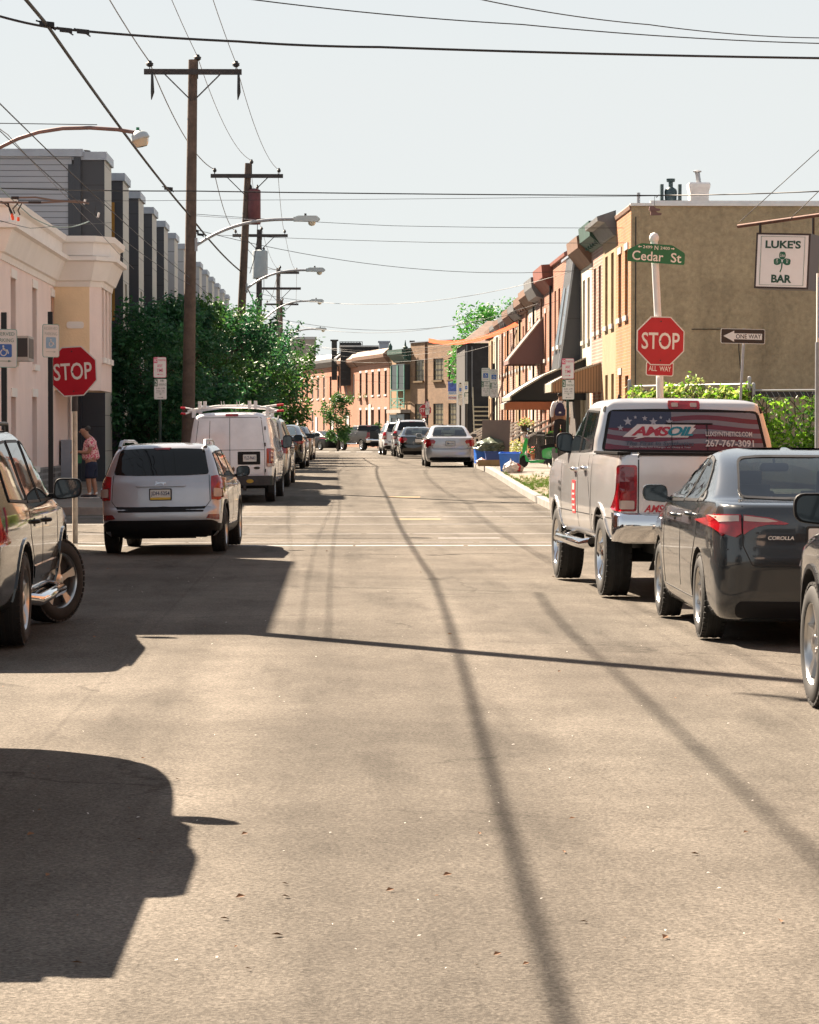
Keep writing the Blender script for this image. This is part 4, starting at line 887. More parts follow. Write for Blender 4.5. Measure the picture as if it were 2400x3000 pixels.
def ivy(label, x0, y0, x1, y1, zmax, n, mats, seed, wild=.25, s=.13):
    rnd = random.Random(seed); o = thing('ivy', label, 'ivy', (x0, y0, gz(y0)+.15)); u = Vector((x1-x0, y1-y0, 0)); L = u.length; u.normalize(); q = Vector((-u.y, u.x, 0))
    bl = [(rnd.random()*L, rnd.random()*zmax, rnd.uniform(.25,.7)) for _ in range(26)]
    for k, mt in enumerate(mats):
        m = MB()
        for i in range(n//len(mats)):
            if rnd.random() < .72: a, z, c = rnd.choice(bl); a += rnd.gauss(0,c*.8); z += rnd.gauss(0,c*.7)
            else: a = rnd.random()*L; z = rnd.random()*zmax
            zt = zmax*(1+.06*sin(a*2.3+seed)+.05*sin(a*6.1)); z = min(z, zt+abs(rnd.gauss(0,wild*.3)))
            if a < 0 or a > L or z < 0: continue
            leaf(m, u*a+Vector((0,0,z))+q*rnd.gauss(-.05,.10), s*rnd.uniform(.6,1.3), rnd, .7)
        pr = m.build('leaves', mt, o); pr['kind'] = 'stuff'
    m = MB()
    for i in range(60):
        a = rnd.random()*L; pts = [u*a+Vector((0,0,0))]
        for j in range(5): a += rnd.gauss(0,.25); pts.append(u*max(0,min(L,a))+Vector((0,0,zmax*(j+1)/5))+q*rnd.gauss(0,.05))
        m.tube(pts, .012, 4, cap=False)
    m.build('stems', M['bark'], o); return o
ivy('pale green ivy heaped over the fence left of the fence post', 6.95, 67.9, 9.35, 64.4, 2.45, 9000, [L_ivyp, L_ivy], 3)
ivy('bright green ivy hanging on the fence at the right, beyond the pickup', 9.4, 64.3, 16.5, 59.9, 2.35, 17000, [L_ivy, L_ivy, L_mid], 4)
m = MB(); m.box(9.6,16.5,74.0,74.05,2.6,2.75); m.box(9.6,9.7,74.0,74.05,0,2.6); m.build('yard_rail', M['iron'], label='dark rail crossing the foot of the brown rendered wall', cat='rail')

# ================================================================ awnings, steps clutter on the right terrace
XW = 7.7
def awning(label, y0, y1, zt, zb, proj, mat, sidemat, drop=.35, curve=True):
    """canopy on the front wall; zt wall height, zb front edge"""
    g = gz(y0); o = thing('awning', label, 'awning', (XW, y0, g), group='door awnings of the right terrace'); W = y1-y0
    prof = [(0,zt)] + ([(-proj*.55, zt-(zt-zb)*.45), (-proj*.85, zt-(zt-zb)*.80), (-proj, zb)] if curve else [(-proj, zb)]) + [(-proj, zb-drop)]
    m = MB(); k = len(prof)
    for i in range(k-1):
        a, b = prof[i], prof[i+1]; m.add([(a[0],0,a[1]),(a[0],W,a[1]),(b[0],W,b[1]),(b[0],0,b[1])], [(0,1,2,3)])
    m.build('canopy', mat, o)
    for yy_ in (0, W):
        m = MB(); m.add([(x_, yy_, z_) for x_, z_ in prof]+[(0,yy_,zb-drop)], [tuple(range(k+1))]); m.build('side_panel', sidemat, o)
    m = MB()
    for yy_ in (-.01, W+.01): m.tube([(x_, yy_, z_) for x_, z_ in prof], .03, 6)
    m.build('frame', M['awning_light'], o); return o
awning('large pale slatted canopy with a black side over a terrace door', 88.6, 93.2, 3.55, 2.35, 2.35, M['awning_light'], M['canvas_black'], .12)
awning('brown slatted canopy with a pale edge, nearest of the terrace awnings', 83.4, 86.2, 3.35, 2.75, 1.45, M['awning_light'], M['awning_brown'], .25)
awning('small orange sided canopy low over a terrace door', 101.2, 104.0, 2.8, 2.2, 1.8, M['awning_light'], M['awning_orange'], .2)
awning('brown striped first-floor awning high on the terrace', 107.0, 110.5, 5.5, 3.9, 1.3, stripes('brown striped canvas',(.20,.12,.11),(.12,.07,.065),.2,'u',.8,.5,.1), plain('brown canvas',(.15,.09,.085),.8), .15, False)
# plywood sheet leaning by the bins, ironwork fence, pots
m = MB(); m.box(-.47,.47,-.02,.02,0,1.45); pw = m.build('plywood_board', plain('grey brown board', (.235,.175,.15), .8, var=.08), loc=(PX(1452,95), 95, gz(95)+.15), rot=(R(-6),0,R(-14)), label='large plain grey brown board standing behind the blue bins', cat='board')
random.seed(14)
GI = 'iron railings in front of the terrace'
for k, (ya, yb) in enumerate(((84.6,88.3),(88.5,92.6),(93.0,97.0),(97.2,101.5))):
    o = thing('iron_railing', ['black iron railing in front of the pink brick house','black iron railing under the large pale canopy','black iron railing behind the green scooter','black iron railing beyond the scooter, by the orange canopy'][k], 'railing', (6.75, ya, gz(ya)+.15), group=GI); L = yb-ya
    m = MB()
    for z in (.12,.95): m.bar((0,0,z),(0,L,z),.03)
    j = 0.0
    while j <= L: m.bar((0,j,0),(0,j,1.05),.016); j += .13
    m.bar((0,0,.95),(.9,0,.95),.03); j = 0
    while j <= .9: m.bar((j,0,0),(j,0,1.05),.016); j += .13
    m.build('bars', M['iron'], o)
def pot_plant(label, x, y, z, pr, ph, fr, mat, seed, potmat, n=260, flower=None):
    rnd = random.Random(seed); o = thing('potted_plant', label, 'plant', (x, y, z)); m = MB(); m.lathe([(0,pr*.65),(ph*.85,pr),(ph*.86,pr*1.1),(ph,pr*1.1),(ph,pr*.9)], (0,0,0), (0,0,1), 16); m.build('pot', potmat, o, 40)
    m = MB()
    for i in range(n): v = Vector((rnd.gauss(0,1), rnd.gauss(0,1), abs(rnd.gauss(0,1)))).normalized()*fr*rnd.random()**.5; leaf(m, v+Vector((0,0,ph)), .09, rnd, .1)
    f = m.build('foliage', mat, o); 
    if flower:
        m = MB()
        for i in range(26): v = Vector((rnd.gauss(0,1), rnd.gauss(0,1), abs(rnd.gauss(0,1)))).normalized()*fr; m.lathe([(-.02,0),(0,.03),(.02,0)], v+Vector((0,0,ph)), (0,0,1), 6)
        m.build('flowers', flower, o)
    return o
terra = plain('terracotta', (.36,.13,.06), .8, var=.1); redf = plain('red flowers', (.65,.04,.03), .6); yelf = plain('yellow flowers', (.65,.40,.05), .6)
pot_plant('leafy plant in a tall grey brown planter near the pickup mirror', PX(1652,90), 90, gz(90)+.15, .20, .42, .32, L_bright, 1, plain('grey planter', (.10,.075,.06), .8))
pot_plant('terracotta pot hung on the railing by the person', PX(1650,93), 93.0, gz(93)+.95, .15, .3, .12, L_mid, 2, terra, 60)
pot_plant('red flowering pot beside the scooter', PX(1568,98), 98, gz(98)+.15, .15, .3, .25, L_mid, 3, terra, 160, redf)
pot_plant('yellow flowering plants by the board', PX(1515,99), 99, gz(99)+.15, .2, .35, .45, L_ivyp, 4, terra, 260, yelf)
pot_plant('hanging basket of mixed flowers on the terrace', PX(1540,100), 100, gz(100)+1.2, .18, .22, .3, L_ivyp, 5, M['iron'], 220, redf)
pot_plant('green window plant hung on the railing right of the person', PX(1618,95), 95, gz(95)+.8, .12, .2, .25, L_mid, 6, M['iron'], 160)
# orange banner tape sagging across the far street
pa, pb = Vector((PX(1256,150), 150, PZ(997,150))), Vector((PX(1521,122), 122, PZ(945,122))); m = MB(); n = 16; vs = []
for i in range(n+1):
    t_ = i/n; p = pa.lerp(pb, t_); p.z -= .42*4*t_*(1-t_); hw = .10+.012*sin(i*2.1); vs += [(p.x,p.y,p.z-hw),(p.x,p.y,p.z+hw)]
m.add(vs, [(2*i,2*i+2,2*i+3,2*i+1) for i in range(n)]); m.add([(a,b+.02,c) for a,b,c in vs], [(2*i,2*i+1,2*i+3,2*i+2) for i in range(n)])
m.build('orange_banner', plain('orange tape', (.80,.10,.012), .6), label='long orange banner sagging from the right terrace over the far street', cat='banner')

# ================================================================ utility poles, lamps, wires
GP = 'utility poles along the left kerb'
def insul(m, p, r=.07): m.lathe([(-.04,r*.5),(0,r),(.03,r*.9),(.05,r*1.05),(.08,r*.6),(.12,r*.5),(.13,0)], p, (0,0,1), 10)
def pole(label, x, y, h, r=.155, lean=(0,0), arm=None, lamp=None, trans=None, group=GP, mat=None, arm2=None, base=None, name='utility_pole'):
    g = gz(y) if base is None else base; o = thing(name, label, 'utility pole', (x, y, g), group=group); H = h-g
    P = lambda z: Vector((lean[0]*z/H, lean[1]*z/H, z))
    m = MB(); m.tube([P(-.2), P(H*.3), P(H*.6), P(H)], [r*1.12, r, r*.9, r*.74], 14); m.build('pole', mat or M['wood_pole'], o, 50)
    for i, A in enumerate([arm, arm2]):
        if not A: continue
        z, a0, a1 = A[:3]; c = P(z-g); m = MB(); m.box(c.x+a0, c.x+a1, c.y-.17-.06, c.y-.17+.06, c.z-.07, c.z+.07); ca = m.build('crossarm', M['wood_dark'], o)
        m = MB()
        for sx in (-1, 1): m.bar((c.x+sx*min(abs(a0),abs(a1),.75), c.y-.2, c.z-.05), (c.x+sx*.04, c.y-.17, c.z-.75), .05, .03)
        m.build('brace', M['wood_dark'], ca)
        for q in ([a0+.15, a1-.15] if i == 0 else []):
            m = MB(); insul(m, (c.x+q, c.y-.17, c.z+.17), .10 if h > 11 and y < 80 else .07); m.tube([(c.x+q,c.y-.17,c.z+.05),(c.x+q,c.y-.17,c.z+.2)], .015, 6); m.build('insulator', M['iron'], o, 50)
            if h > 11 and y < 80:
                m = MB(); m.tube([(c.x+q+.07,c.y-.25,c.z-.05),(c.x+q+.08,c.y-.27,c.z-.55),(c.x+q+.05,c.y-.27,c.z-.75)], [.035,.055,.012], 6); m.build('fuse_cutout', M['iron'], o, 50)
    m = MB(); insul(m, P(H)+Vector((.12,0,.02)), .10 if y < 80 else .07); m.tube([P(H)+Vector((.12,0,-.5)), P(H)+Vector((.12,0,.05))], .02, 6); m.build('insulator', M['iron'], o, 50)
    if trans:
        z, dx, tr_, th, tm = trans; c = P(z-g)+Vector((dx,-.05,0)); m = MB(); m.lathe([(0,tr_*.9),(.03,tr_),(th-.03,tr_),(th,tr_*.96),(th+.06,tr_*.5),(th+.06,0)], c, (0,0,1), 20); t = m.build('transformer', tm, o, 40)
        m = MB()
        for q in (-.5,.5): insul(m, c+Vector((q*tr_, 0, th+.08)), .05)
        m.build('bushing', M['iron'], t, 50)
        m = MB(); m.tube([c+Vector((tr_*.5,-.1,0)), c+Vector((tr_*.5,-.1,-.5)), c+Vector((.0,-.15,-1.3)), c+Vector((-dx*.5,-.15,-1.8))], .015, 6); m.build('lead', M['wire'], t)
    if lamp:
        za, zl, dx = lamp; c = P(za-g); m = MB(); pts = []
        for k in range(11): t_ = k/10; pts.append(c+Vector((.14+(dx-.14)*(1-(1-t_)**1.5*.999)*1.0 if False else .14+(dx-.14)*t_, -.05, (zl-za)*(1-(1-t_)**2.6))))
        m.tube(pts, .042, 8); m.bar(c+Vector((.14,-.05,-.15)), c+Vector((.14,-.05,.2)), .09); m.tube([c+Vector((dx*.62,-.05,(zl-za)*.98)), P(zl-g+.1)], .006, 4); la = m.build('lamp_arm', M['grey_metal'], o, 50)
        e = pts[-1]; m = MB(); m.obox(e+Vector((.28,0,.0)), (.30,0,0), (0,.11,0), (0,0,.055)); m.prism(rounded([(0,-.05),(.62,-.07),(.70,.0),(.6,.09),(.1,.09),(0,.04)], .03), e+Vector((0,.13,0)), (1,0,0), (0,0,1), (0,-1,0), .26)
        hd = m.build('lamp_head', plain('pale lamp housing', (.42,.47,.48), .4, .2), la, 40)
        m = MB(); m.lathe([(0,.10),(.05,.10),(.10,.07),(.12,0)], e+Vector((.47,0,-.06)), (0,0,-1), 14); m.build('lamp_lens', plain('lamp lens', (.50,.48,.38), .15, coat=1), hd, 50)
        m = MB(); m.lathe([(0,.03),(.07,.03),(.07,0)], e+Vector((.30,0,.085)), (0,0,1), 8); m.build('photo_cell', M['iron'], hd, 50)
    return o, (lambda z: Vector((x+lean[0]*(z-g)/H, y+lean[1]*(z-g)/H, z)))
pA, A = pole('tall weathered utility pole with one crossarm, nearest of the poles in view', -4.02, 76, PZ(182,76), .165, (.17,0), (PZ(219,76), -1.28, 1.30), (PZ(722,76), PZ(645,76), 2.75))
pB, Bp = pole('leaning utility pole with a rust red transformer', -3.82, 105, PZ(482,105), .165, (.52,0), (PZ(520,105), -1.35, 1.3), (PZ(848,105), PZ(793,105), 2.35), (PZ(660,105), .32, .24, 1.25, plain('rusty red transformer', (.13,.035,.04), .6, var=.3)))
pC, Cp = pole('utility pole with a large pale grey transformer', -3.92, 140, PZ(675,140), .17, (.05,0), (PZ(693,140), -1.3, 1.4), (PZ(945,140), PZ(883,140), 2.5), (PZ(818,140), .05, .38, 1.35, plain('pale transformer', (.30,.34,.36), .5, var=.1)), mat=M['wood_dark'])
pD, Dp = pole('grey utility pole with two crossarms above the trees', -3.58, 170, PZ(787,170), .15, (0,0), (PZ(801,170), -.1, 1.25), (PZ(1000,170), PZ(965,170), 2.2), None, mat=plain('grey pole wood', (.17,.145,.13), .9, var=.2), arm2=(PZ(847,170), -1.1, 1.35))
pE, Ep = pole('farthest utility pole, just right of the two-armed one', -4.3, 215, PZ(880,215), .15, (0,0), (PZ(893,215), -1.2, 1.3), None, None)
pN, Np = pole('utility pole outside the left edge whose shadow crosses the road', -4.02, 28.2, 12.2, .16, (.1,.05), (11.6, -1.28, 1.3), None, None)
# round street lamp on a long arm from outside the left edge
lo_ = thing('street_lamp', 'arched street lamp with a round glass reaching in from the upper left', 'street lamp', (-7.0, 52, .15))
D_ = 52; zz = lambda py: PZ(py, D_)-.15; xx_ = lambda px: PX(px, D_)+7.0
m = MB(); m.tube([(0,0,0),(0,0,3),(0,0,zz(560))], [.11,.095,.075], 12); m.build('post', M['grey_metal'], lo_, 50)
m = MB(); m.tube([(0,0,zz(560)), (xx_(-60),0,zz(478)), (xx_(0),0,zz(441)), (xx_(60),0,zz(412)), (xx_(120),0,zz(393)), (xx_(190),0,zz(382)), (xx_(270),0,zz(380)), (xx_(350),0,zz(385)), (xx_(410),0,zz(395))], .036, 10); m.build('arm', plain('rusty pinkish arm', (.20,.13,.12), .6, .3, var=.3), lo_, 50)
m = MB(); m.tube([(0,0,zz(366)), (xx_(290),0,zz(371))], .008, 5); m.build('stay_rod', M['iron'], lo_)
m = MB(); m.lathe([(0,.05),(.03,.11),(.08,.155),(.15,.175),(.17,.165)], (xx_(408),0,zz(388)), (.30,0,-.95), 20); hd = m.build('lamp_head', plain('pale lamp housing', (.42,.47,.48), .4, .2), lo_, 40)
m = MB(); m.lathe([(.0,.155),(.05,.14),(.10,.115),(.13,.10),(.135,0)], (xx_(408)+.05,0,zz(388)-.16), (.22,0,-.97), 10); m.build('lamp_lens', plain('ribbed lamp glass', (.50,.44,.33), .15, coat=1.0), hd, 20)
m = MB(); m.lathe([(0,.03),(.06,.03),(.06,0)], (xx_(408),0,zz(388)), (0,0,1), 8); m.build('photo_cell', M['sign_green'], hd)

GW = 'overhead wires'
wn_ = [0]
def wire(label, pts, r=.008, sag=0.0, mat=None, n=14, cat='wire', name='overhead_wire'):
    """wire through the points; sag applies to each span"""
    m = MB(); out = []
    for a, b in zip(pts[:-1], pts[1:]):
        a, b = Vector(a), Vector(b)
        for k in range(n):
            t_ = k/n; p = a.lerp(b, t_); p.z -= sag*4*t_*(1-t_); out.append(p)
    out.append(Vector(pts[-1])); m.tube(out, r, 6); return m.build(name, mat or M['wire'], None, 60, label=label, cat=cat, group=GW)
def at(px, py, D): return (PX(px, D), D, PZ(py, D))
# cables crossing the street
wire('thick black cable crossing the upper sky from left to right', [at(-250,25,47), at(0,55,47), at(180,93,47), at(700,128,47.5), at(1112,143,48), at(2400,171,49), at(3000,176,50)], .022, .02)
wire('lower of two thin wires across the upper right sky', [at(500,-30,40), at(692,0,40), at(1530,76,42), at(2400,128,44), at(2900,140,45)], .009, .04)
wire('topmost thin wire across the upper right corner', [at(1200,-25,38), at(1391,0,38), at(1900,75,41), at(2400,112,43), at(2900,130,44)], .008, .04)
wire('black cable crossing straight behind the tall pole at roof height', [at(-200,555,70), at(0,556,70), at(565,563,72), at(1930,573,74), at(2400,560,70), at(2700,552,69)], .016, .02)
wire('thin cable just under the roof-height cable', [at(-100,590,72), at(565,590,72), at(2000,573,74)], .006, .02)
wire('wire from the lamp pole across to the corner house, upper one', [at(575,630,76), at(1150,663,76), at(1850,668,77)], .007, .02)
wire('wire across to the corner house, lower one', [at(620,690,80), at(1300,712,78), at(2210,708,75)], .007, .02)
# cables along the kerb
wire('twisted main cable running along the left kerb poles', [(-4.0,-25,5.5),(-4.0,-5,6.2),(-4.0,8,6.5),(-4.0,18,6.75),(-4.0,26,6.98),(-3.97,33,7.12),(-4.0,39.4,7.29)], .026, .0, name='main_cable', n=10)
wire('twisted main cable from the splice to the tall pole and on', [(-4.0,39.4,7.29),(-3.93,75.8,7.42),(-3.6,104.8,7.6),(-3.9,139.8,7.7)], .026, .10, name='main_cable', n=24)
wire('second cable sagging below the main cable at the left', [(-4.02,28.3,5.62),(-3.93,75.9,5.78),(-3.65,104.8,6.1),(-3.9,139.8,6.4)], .008, .12, n=20)
wire('third cable at the left edge, lowest on the tall pole', [(-4.1,28.3,5.40),(-3.93,75.9,5.60)], .006, .22, n=20)
wire('upper cable outside the view whose shadow runs down the road', [(-4.3,-25,8.75),(-4.15,28.2,8.75),(-4.1,38,8.9),(-5.95,38.2,7.62)], .022, .08)
wire('fine cable between the left edge and the apricot bay', [at(-50,330,36), at(30,400,40), at(210,590,56), at(275,660,62), at(395,790,75)], .006, .02, M['wire_grey'])
wire('pale cable hanging in a loop before the apricot cornice', [at(-20,530,50), at(0,548,50), at(100,640,52), at(160,668,53), at(215,668,53), at(265,652,54)], .010, .01, plain('pale teal cable', (.22,.30,.28), .5))
wire('long thin service wire over the pink roof to the street', [at(-60,635,56), at(0,648,56), at(95,672,58), at(180,663,60), at(330,655,66)], .006, .01)
# splice bundle at the far left
o = thing('cable_splice', 'bundle of splices and drip loops on the cables at the left edge', 'cable splice', at(80,590,48)); m = MB(); s_ = 48/F_PX
Lp = lambda px, py: ((px-80)*s_, 0, -(py-590)*s_)
m.tube([Lp(-40,598), Lp(40,597), Lp(120,598), Lp(230,592), Lp(265,600)], .018, 6); m.tube([Lp(40,584), Lp(110,582), Lp(160,590), Lp(245,598)], .016, 6); m.build('cable', plain('brown sheathed cable', (.16,.12,.10), .6), o, 50)
m = MB()
for a, b, c_ in ((-20,42,628),(-5,45,634),(8,40,632),(52,50,630),(60,65,634)): m.tube([Lp(a,594), Lp((a+b)/2+8,600), Lp(b-6,c_-14), Lp(b,c_)], .012, 6)
m.box(*sorted((Lp(40,0)[0], Lp(62,0)[0])), -.03,.03, Lp(0,588)[2], Lp(0,580)[2]); m.box(*sorted((Lp(90,0)[0], Lp(127,0)[0])), -.03,.03, Lp(0,600)[2], Lp(0,594)[2]); m.build('sleeve', M['iron'], o)
m = MB()
for a, b in ((42,630),(44,637),(60,640)): m.lathe([(0,.02),(.06,.025),(.07,0)], Lp(a,b), (0,0,-1), 8)
m.build('orange_cap', plain('orange wire cap', (.75,.10,.03), .5), o)
for k, (a, b) in enumerate(((250,592),(290,630))):
    m = MB(); m.tube([at(a-4,b-24,58), at(a-8,b-2,58), at(a,b+8,58)], .008, 6); ob = m.build('wire_hook', M['iron'], label=['upper','lower'][k]+' white tipped cable clamp hanging from the left cables', cat='clamp', group='cable clamps'); m = MB(); m.tube([at(a+1,b+10,58), at(a+5,b-4,58)], .022, 8); m.build('tip', M['sign_white'], ob)
for k, (a, b, D) in enumerate(((145,80,39.4),(200,97,46.6),(250,101,46.8),(497,556,66.8),(575,680,85),(590,690,87))):
    m = MB(); q = Vector(at(a,b,D)); m.obox(q, (.10,0,-.01), (0,.04,0), (0,0,.035)); m.tube([q+Vector((-.15,0,.05)), q, q+Vector((.12,0,-.08))], .012, 5)
    m.build('cable_clamp', M['wire'], label=['cable clamp where the two thick cables meet, upper left','left one of two splice boxes on the thick upper cable','right one of two splice boxes on the thick upper cable','clamp on the main cable left of the tall pole','upper clamp on the main cable right of the tall pole','lower clamp on the main cable right of the tall pole'][k], cat='clamp', group='cable clamps')
# primaries over the pole tops
for k, (q, lb) in enumerate(((-1.13,'left'),(.13,'middle'),(1.15,'right'))):
    zA = A(PZ(219,76)).z+.28 if k != 1 else PZ(182,76)+.12; a = Vector((A(10).x+q, 76-(.17 if k != 1 else 0), zA)); zB = Bp(0).z
    b = Vector((Bp(8).x+(-1.2,.13,1.15)[k]+.1, 105-.17, PZ(520,105)+.25 if k != 1 else PZ(482,105)+.12)); c = Vector((Cp(8).x+(-1.15,.12,1.25)[k], 140, PZ(693,140)+.25 if k != 1 else PZ(675,140)+.1)); d = Vector((-3.58+(0,.12,1.1)[k], 170, PZ(801,170)+.2)); e = Vector((-4.3+(-1,.1,1.1)[k], 215, PZ(893,215)+.2))
    n0 = Vector((-4+q, 28.2, 11.9 if k != 1 else 12.4))
    wire('%s thin power wire over the pole tops' % lb, [Vector((n0.x,-20,n0.z)), n0, a, b, c, d, e], .016 if k == 0 else .0095, .50, M['wire_grey'])
# service drops to the right-hand houses
G = [((A,7.1),(7.7,86,6.6),.5),((Bp,6.9),(7.7,91,6.9),.8),((Bp,6.2),(7.7,100,6.3),.9),((Cp,7.4),(7.7,108,6.6),1.0),((Cp,6.6),(7.7,121,6.2),1.0),((Dp,7.4),(7.7,128,6.2),1.0),((Dp,6.7),(7.7,140,6.0),.9),((Dp,6.2),(9.0,168,6.6),.8),((Ep,7.9),(9,200,7.6),.6),((Ep,7.0),(12,232,6.4),.6),((Ep,6.3),(12,232,5.6),.4)]
for k, ((P_, z), e, sg_) in enumerate(G):
    wire('service wire, %s' % ['from the tall pole to the pink brick house','upper one from the leaning pole to the metal-clad house','lower one from the leaning pole to the red brick house','upper one from the pale transformer pole','lower one from the pale transformer pole','topmost one from the grey two-armed pole','middle one from the grey two-armed pole','lowest one from the grey two-armed pole','highest one across the far junction','middle one across the far junction','lowest one across the far junction'][k].strip(), [P_(z), e], .008, sg_, M['wire'], 20)
# thin sloping drops at the upper right
wire('steep thin chain wire above the bar sign, left one', [at(2168,650,44), at(2400,440,41), at(2600,260,39)], .006, 0, M['iron'])
wire('steep thin chain wire above the bar sign, right one', [at(2318,640,43), at(2400,560,42), at(2550,420,40)], .006, 0, M['iron'])
# shoes over the cable
o = thing('hanging_shoes', 'pair of old brown shoes slung over the roof-height cable', 'shoes', at(1920,573,73.8))
m = MB(); m.tube([(-.02,0,0),(-.02,0,-.25),(0,0,-.28)], .006, 5); m.tube([(0,0,0),(.03,0,-.05),(.1,0,.02)], .012, 5); m.build('laces', M['iron'], o)
for k in (0, 1):
    m = MB(); m.prism(rounded([(-.14,-.03),(.14,-.05),(.15,.0),(.04,.02),(-.02,.09),(-.13,.09)], .02), (-.02+.04*k, -.04+.03*k, -.36-.11*k), (1,0,.1), (0,0,1), (0,1,0), .08); m.build('shoe', plain('brown shoe leather', (.17,.09,.08), .7), o, 40)
# ================================================================ vehicles
def pchip(xs, ys, x):
    n = len(xs)
    if x <= xs[0]: return ys[0]
    if x >= xs[-1]: return ys[-1]
    h = [xs[i+1]-xs[i] for i in range(n-1)]; d = [(ys[i+1]-ys[i])/h[i] for i in range(n-1)]
    def m(i):
        if i == 0: return d[0]
        if i == n-1: return d[-1]
        if d[i-1]*d[i] <= 0: return 0.0
        w1 = 2*h[i]+h[i-1]; w2 = h[i]+2*h[i-1]
        return (w1+w2)/(w1/d[i-1]+w2/d[i])
    for i in range(n-1):
        if x <= xs[i+1]:
            t = (x-xs[i])/h[i]; a = m(i); b = m(i+1)
            return ((2*t**3-3*t*t+1)*ys[i] + (t**3-2*t*t+t)*h[i]*a + (-2*t**3+3*t*t)*ys[i+1] + (t**3-t*t)*h[i]*b)

def ring(z, yr, yf, w, rr, rf, L, bow_r, bow_f, taper):
    rr = min(rr, w*.9, (yf-yr)*.4); rf = min(rf, w*.9, (yf-yr)*.4)
    pts = []
    for k in range(5): pts.append(((w-rr)*k/5, yr))
    for k in range(7): a = pi/2*k/6; pts.append((w-rr+rr*sin(a), yr+rr-rr*cos(a)))
    for k in range(1, 26): pts.append((w, yr+rr+(yf-rf-yr-rr)*k/26))
    for k in range(7): a = pi/2*k/6; pts.append((w-rf+rf*cos(a), yf-rf+rf*sin(a)))
    for k in range(1, 6): pts.append(((w-rf)*(1-k/5), yf))
    out = []
    for x, y in pts:
        q = (x/w)**2
        s = (y-L*.5)/(L*.5)
        f = max(0.0, min(1.0, (y-yr)/(yf-yr)))
        y2 = y + bow_r*q*(1-f)**3 - bow_f*q*f**3
        out.append((x*(1-taper*abs(s)**3), y2, z))
    full = out + [(-x, y, z) for x, y, z in out[-2:0:-1]]
    return full

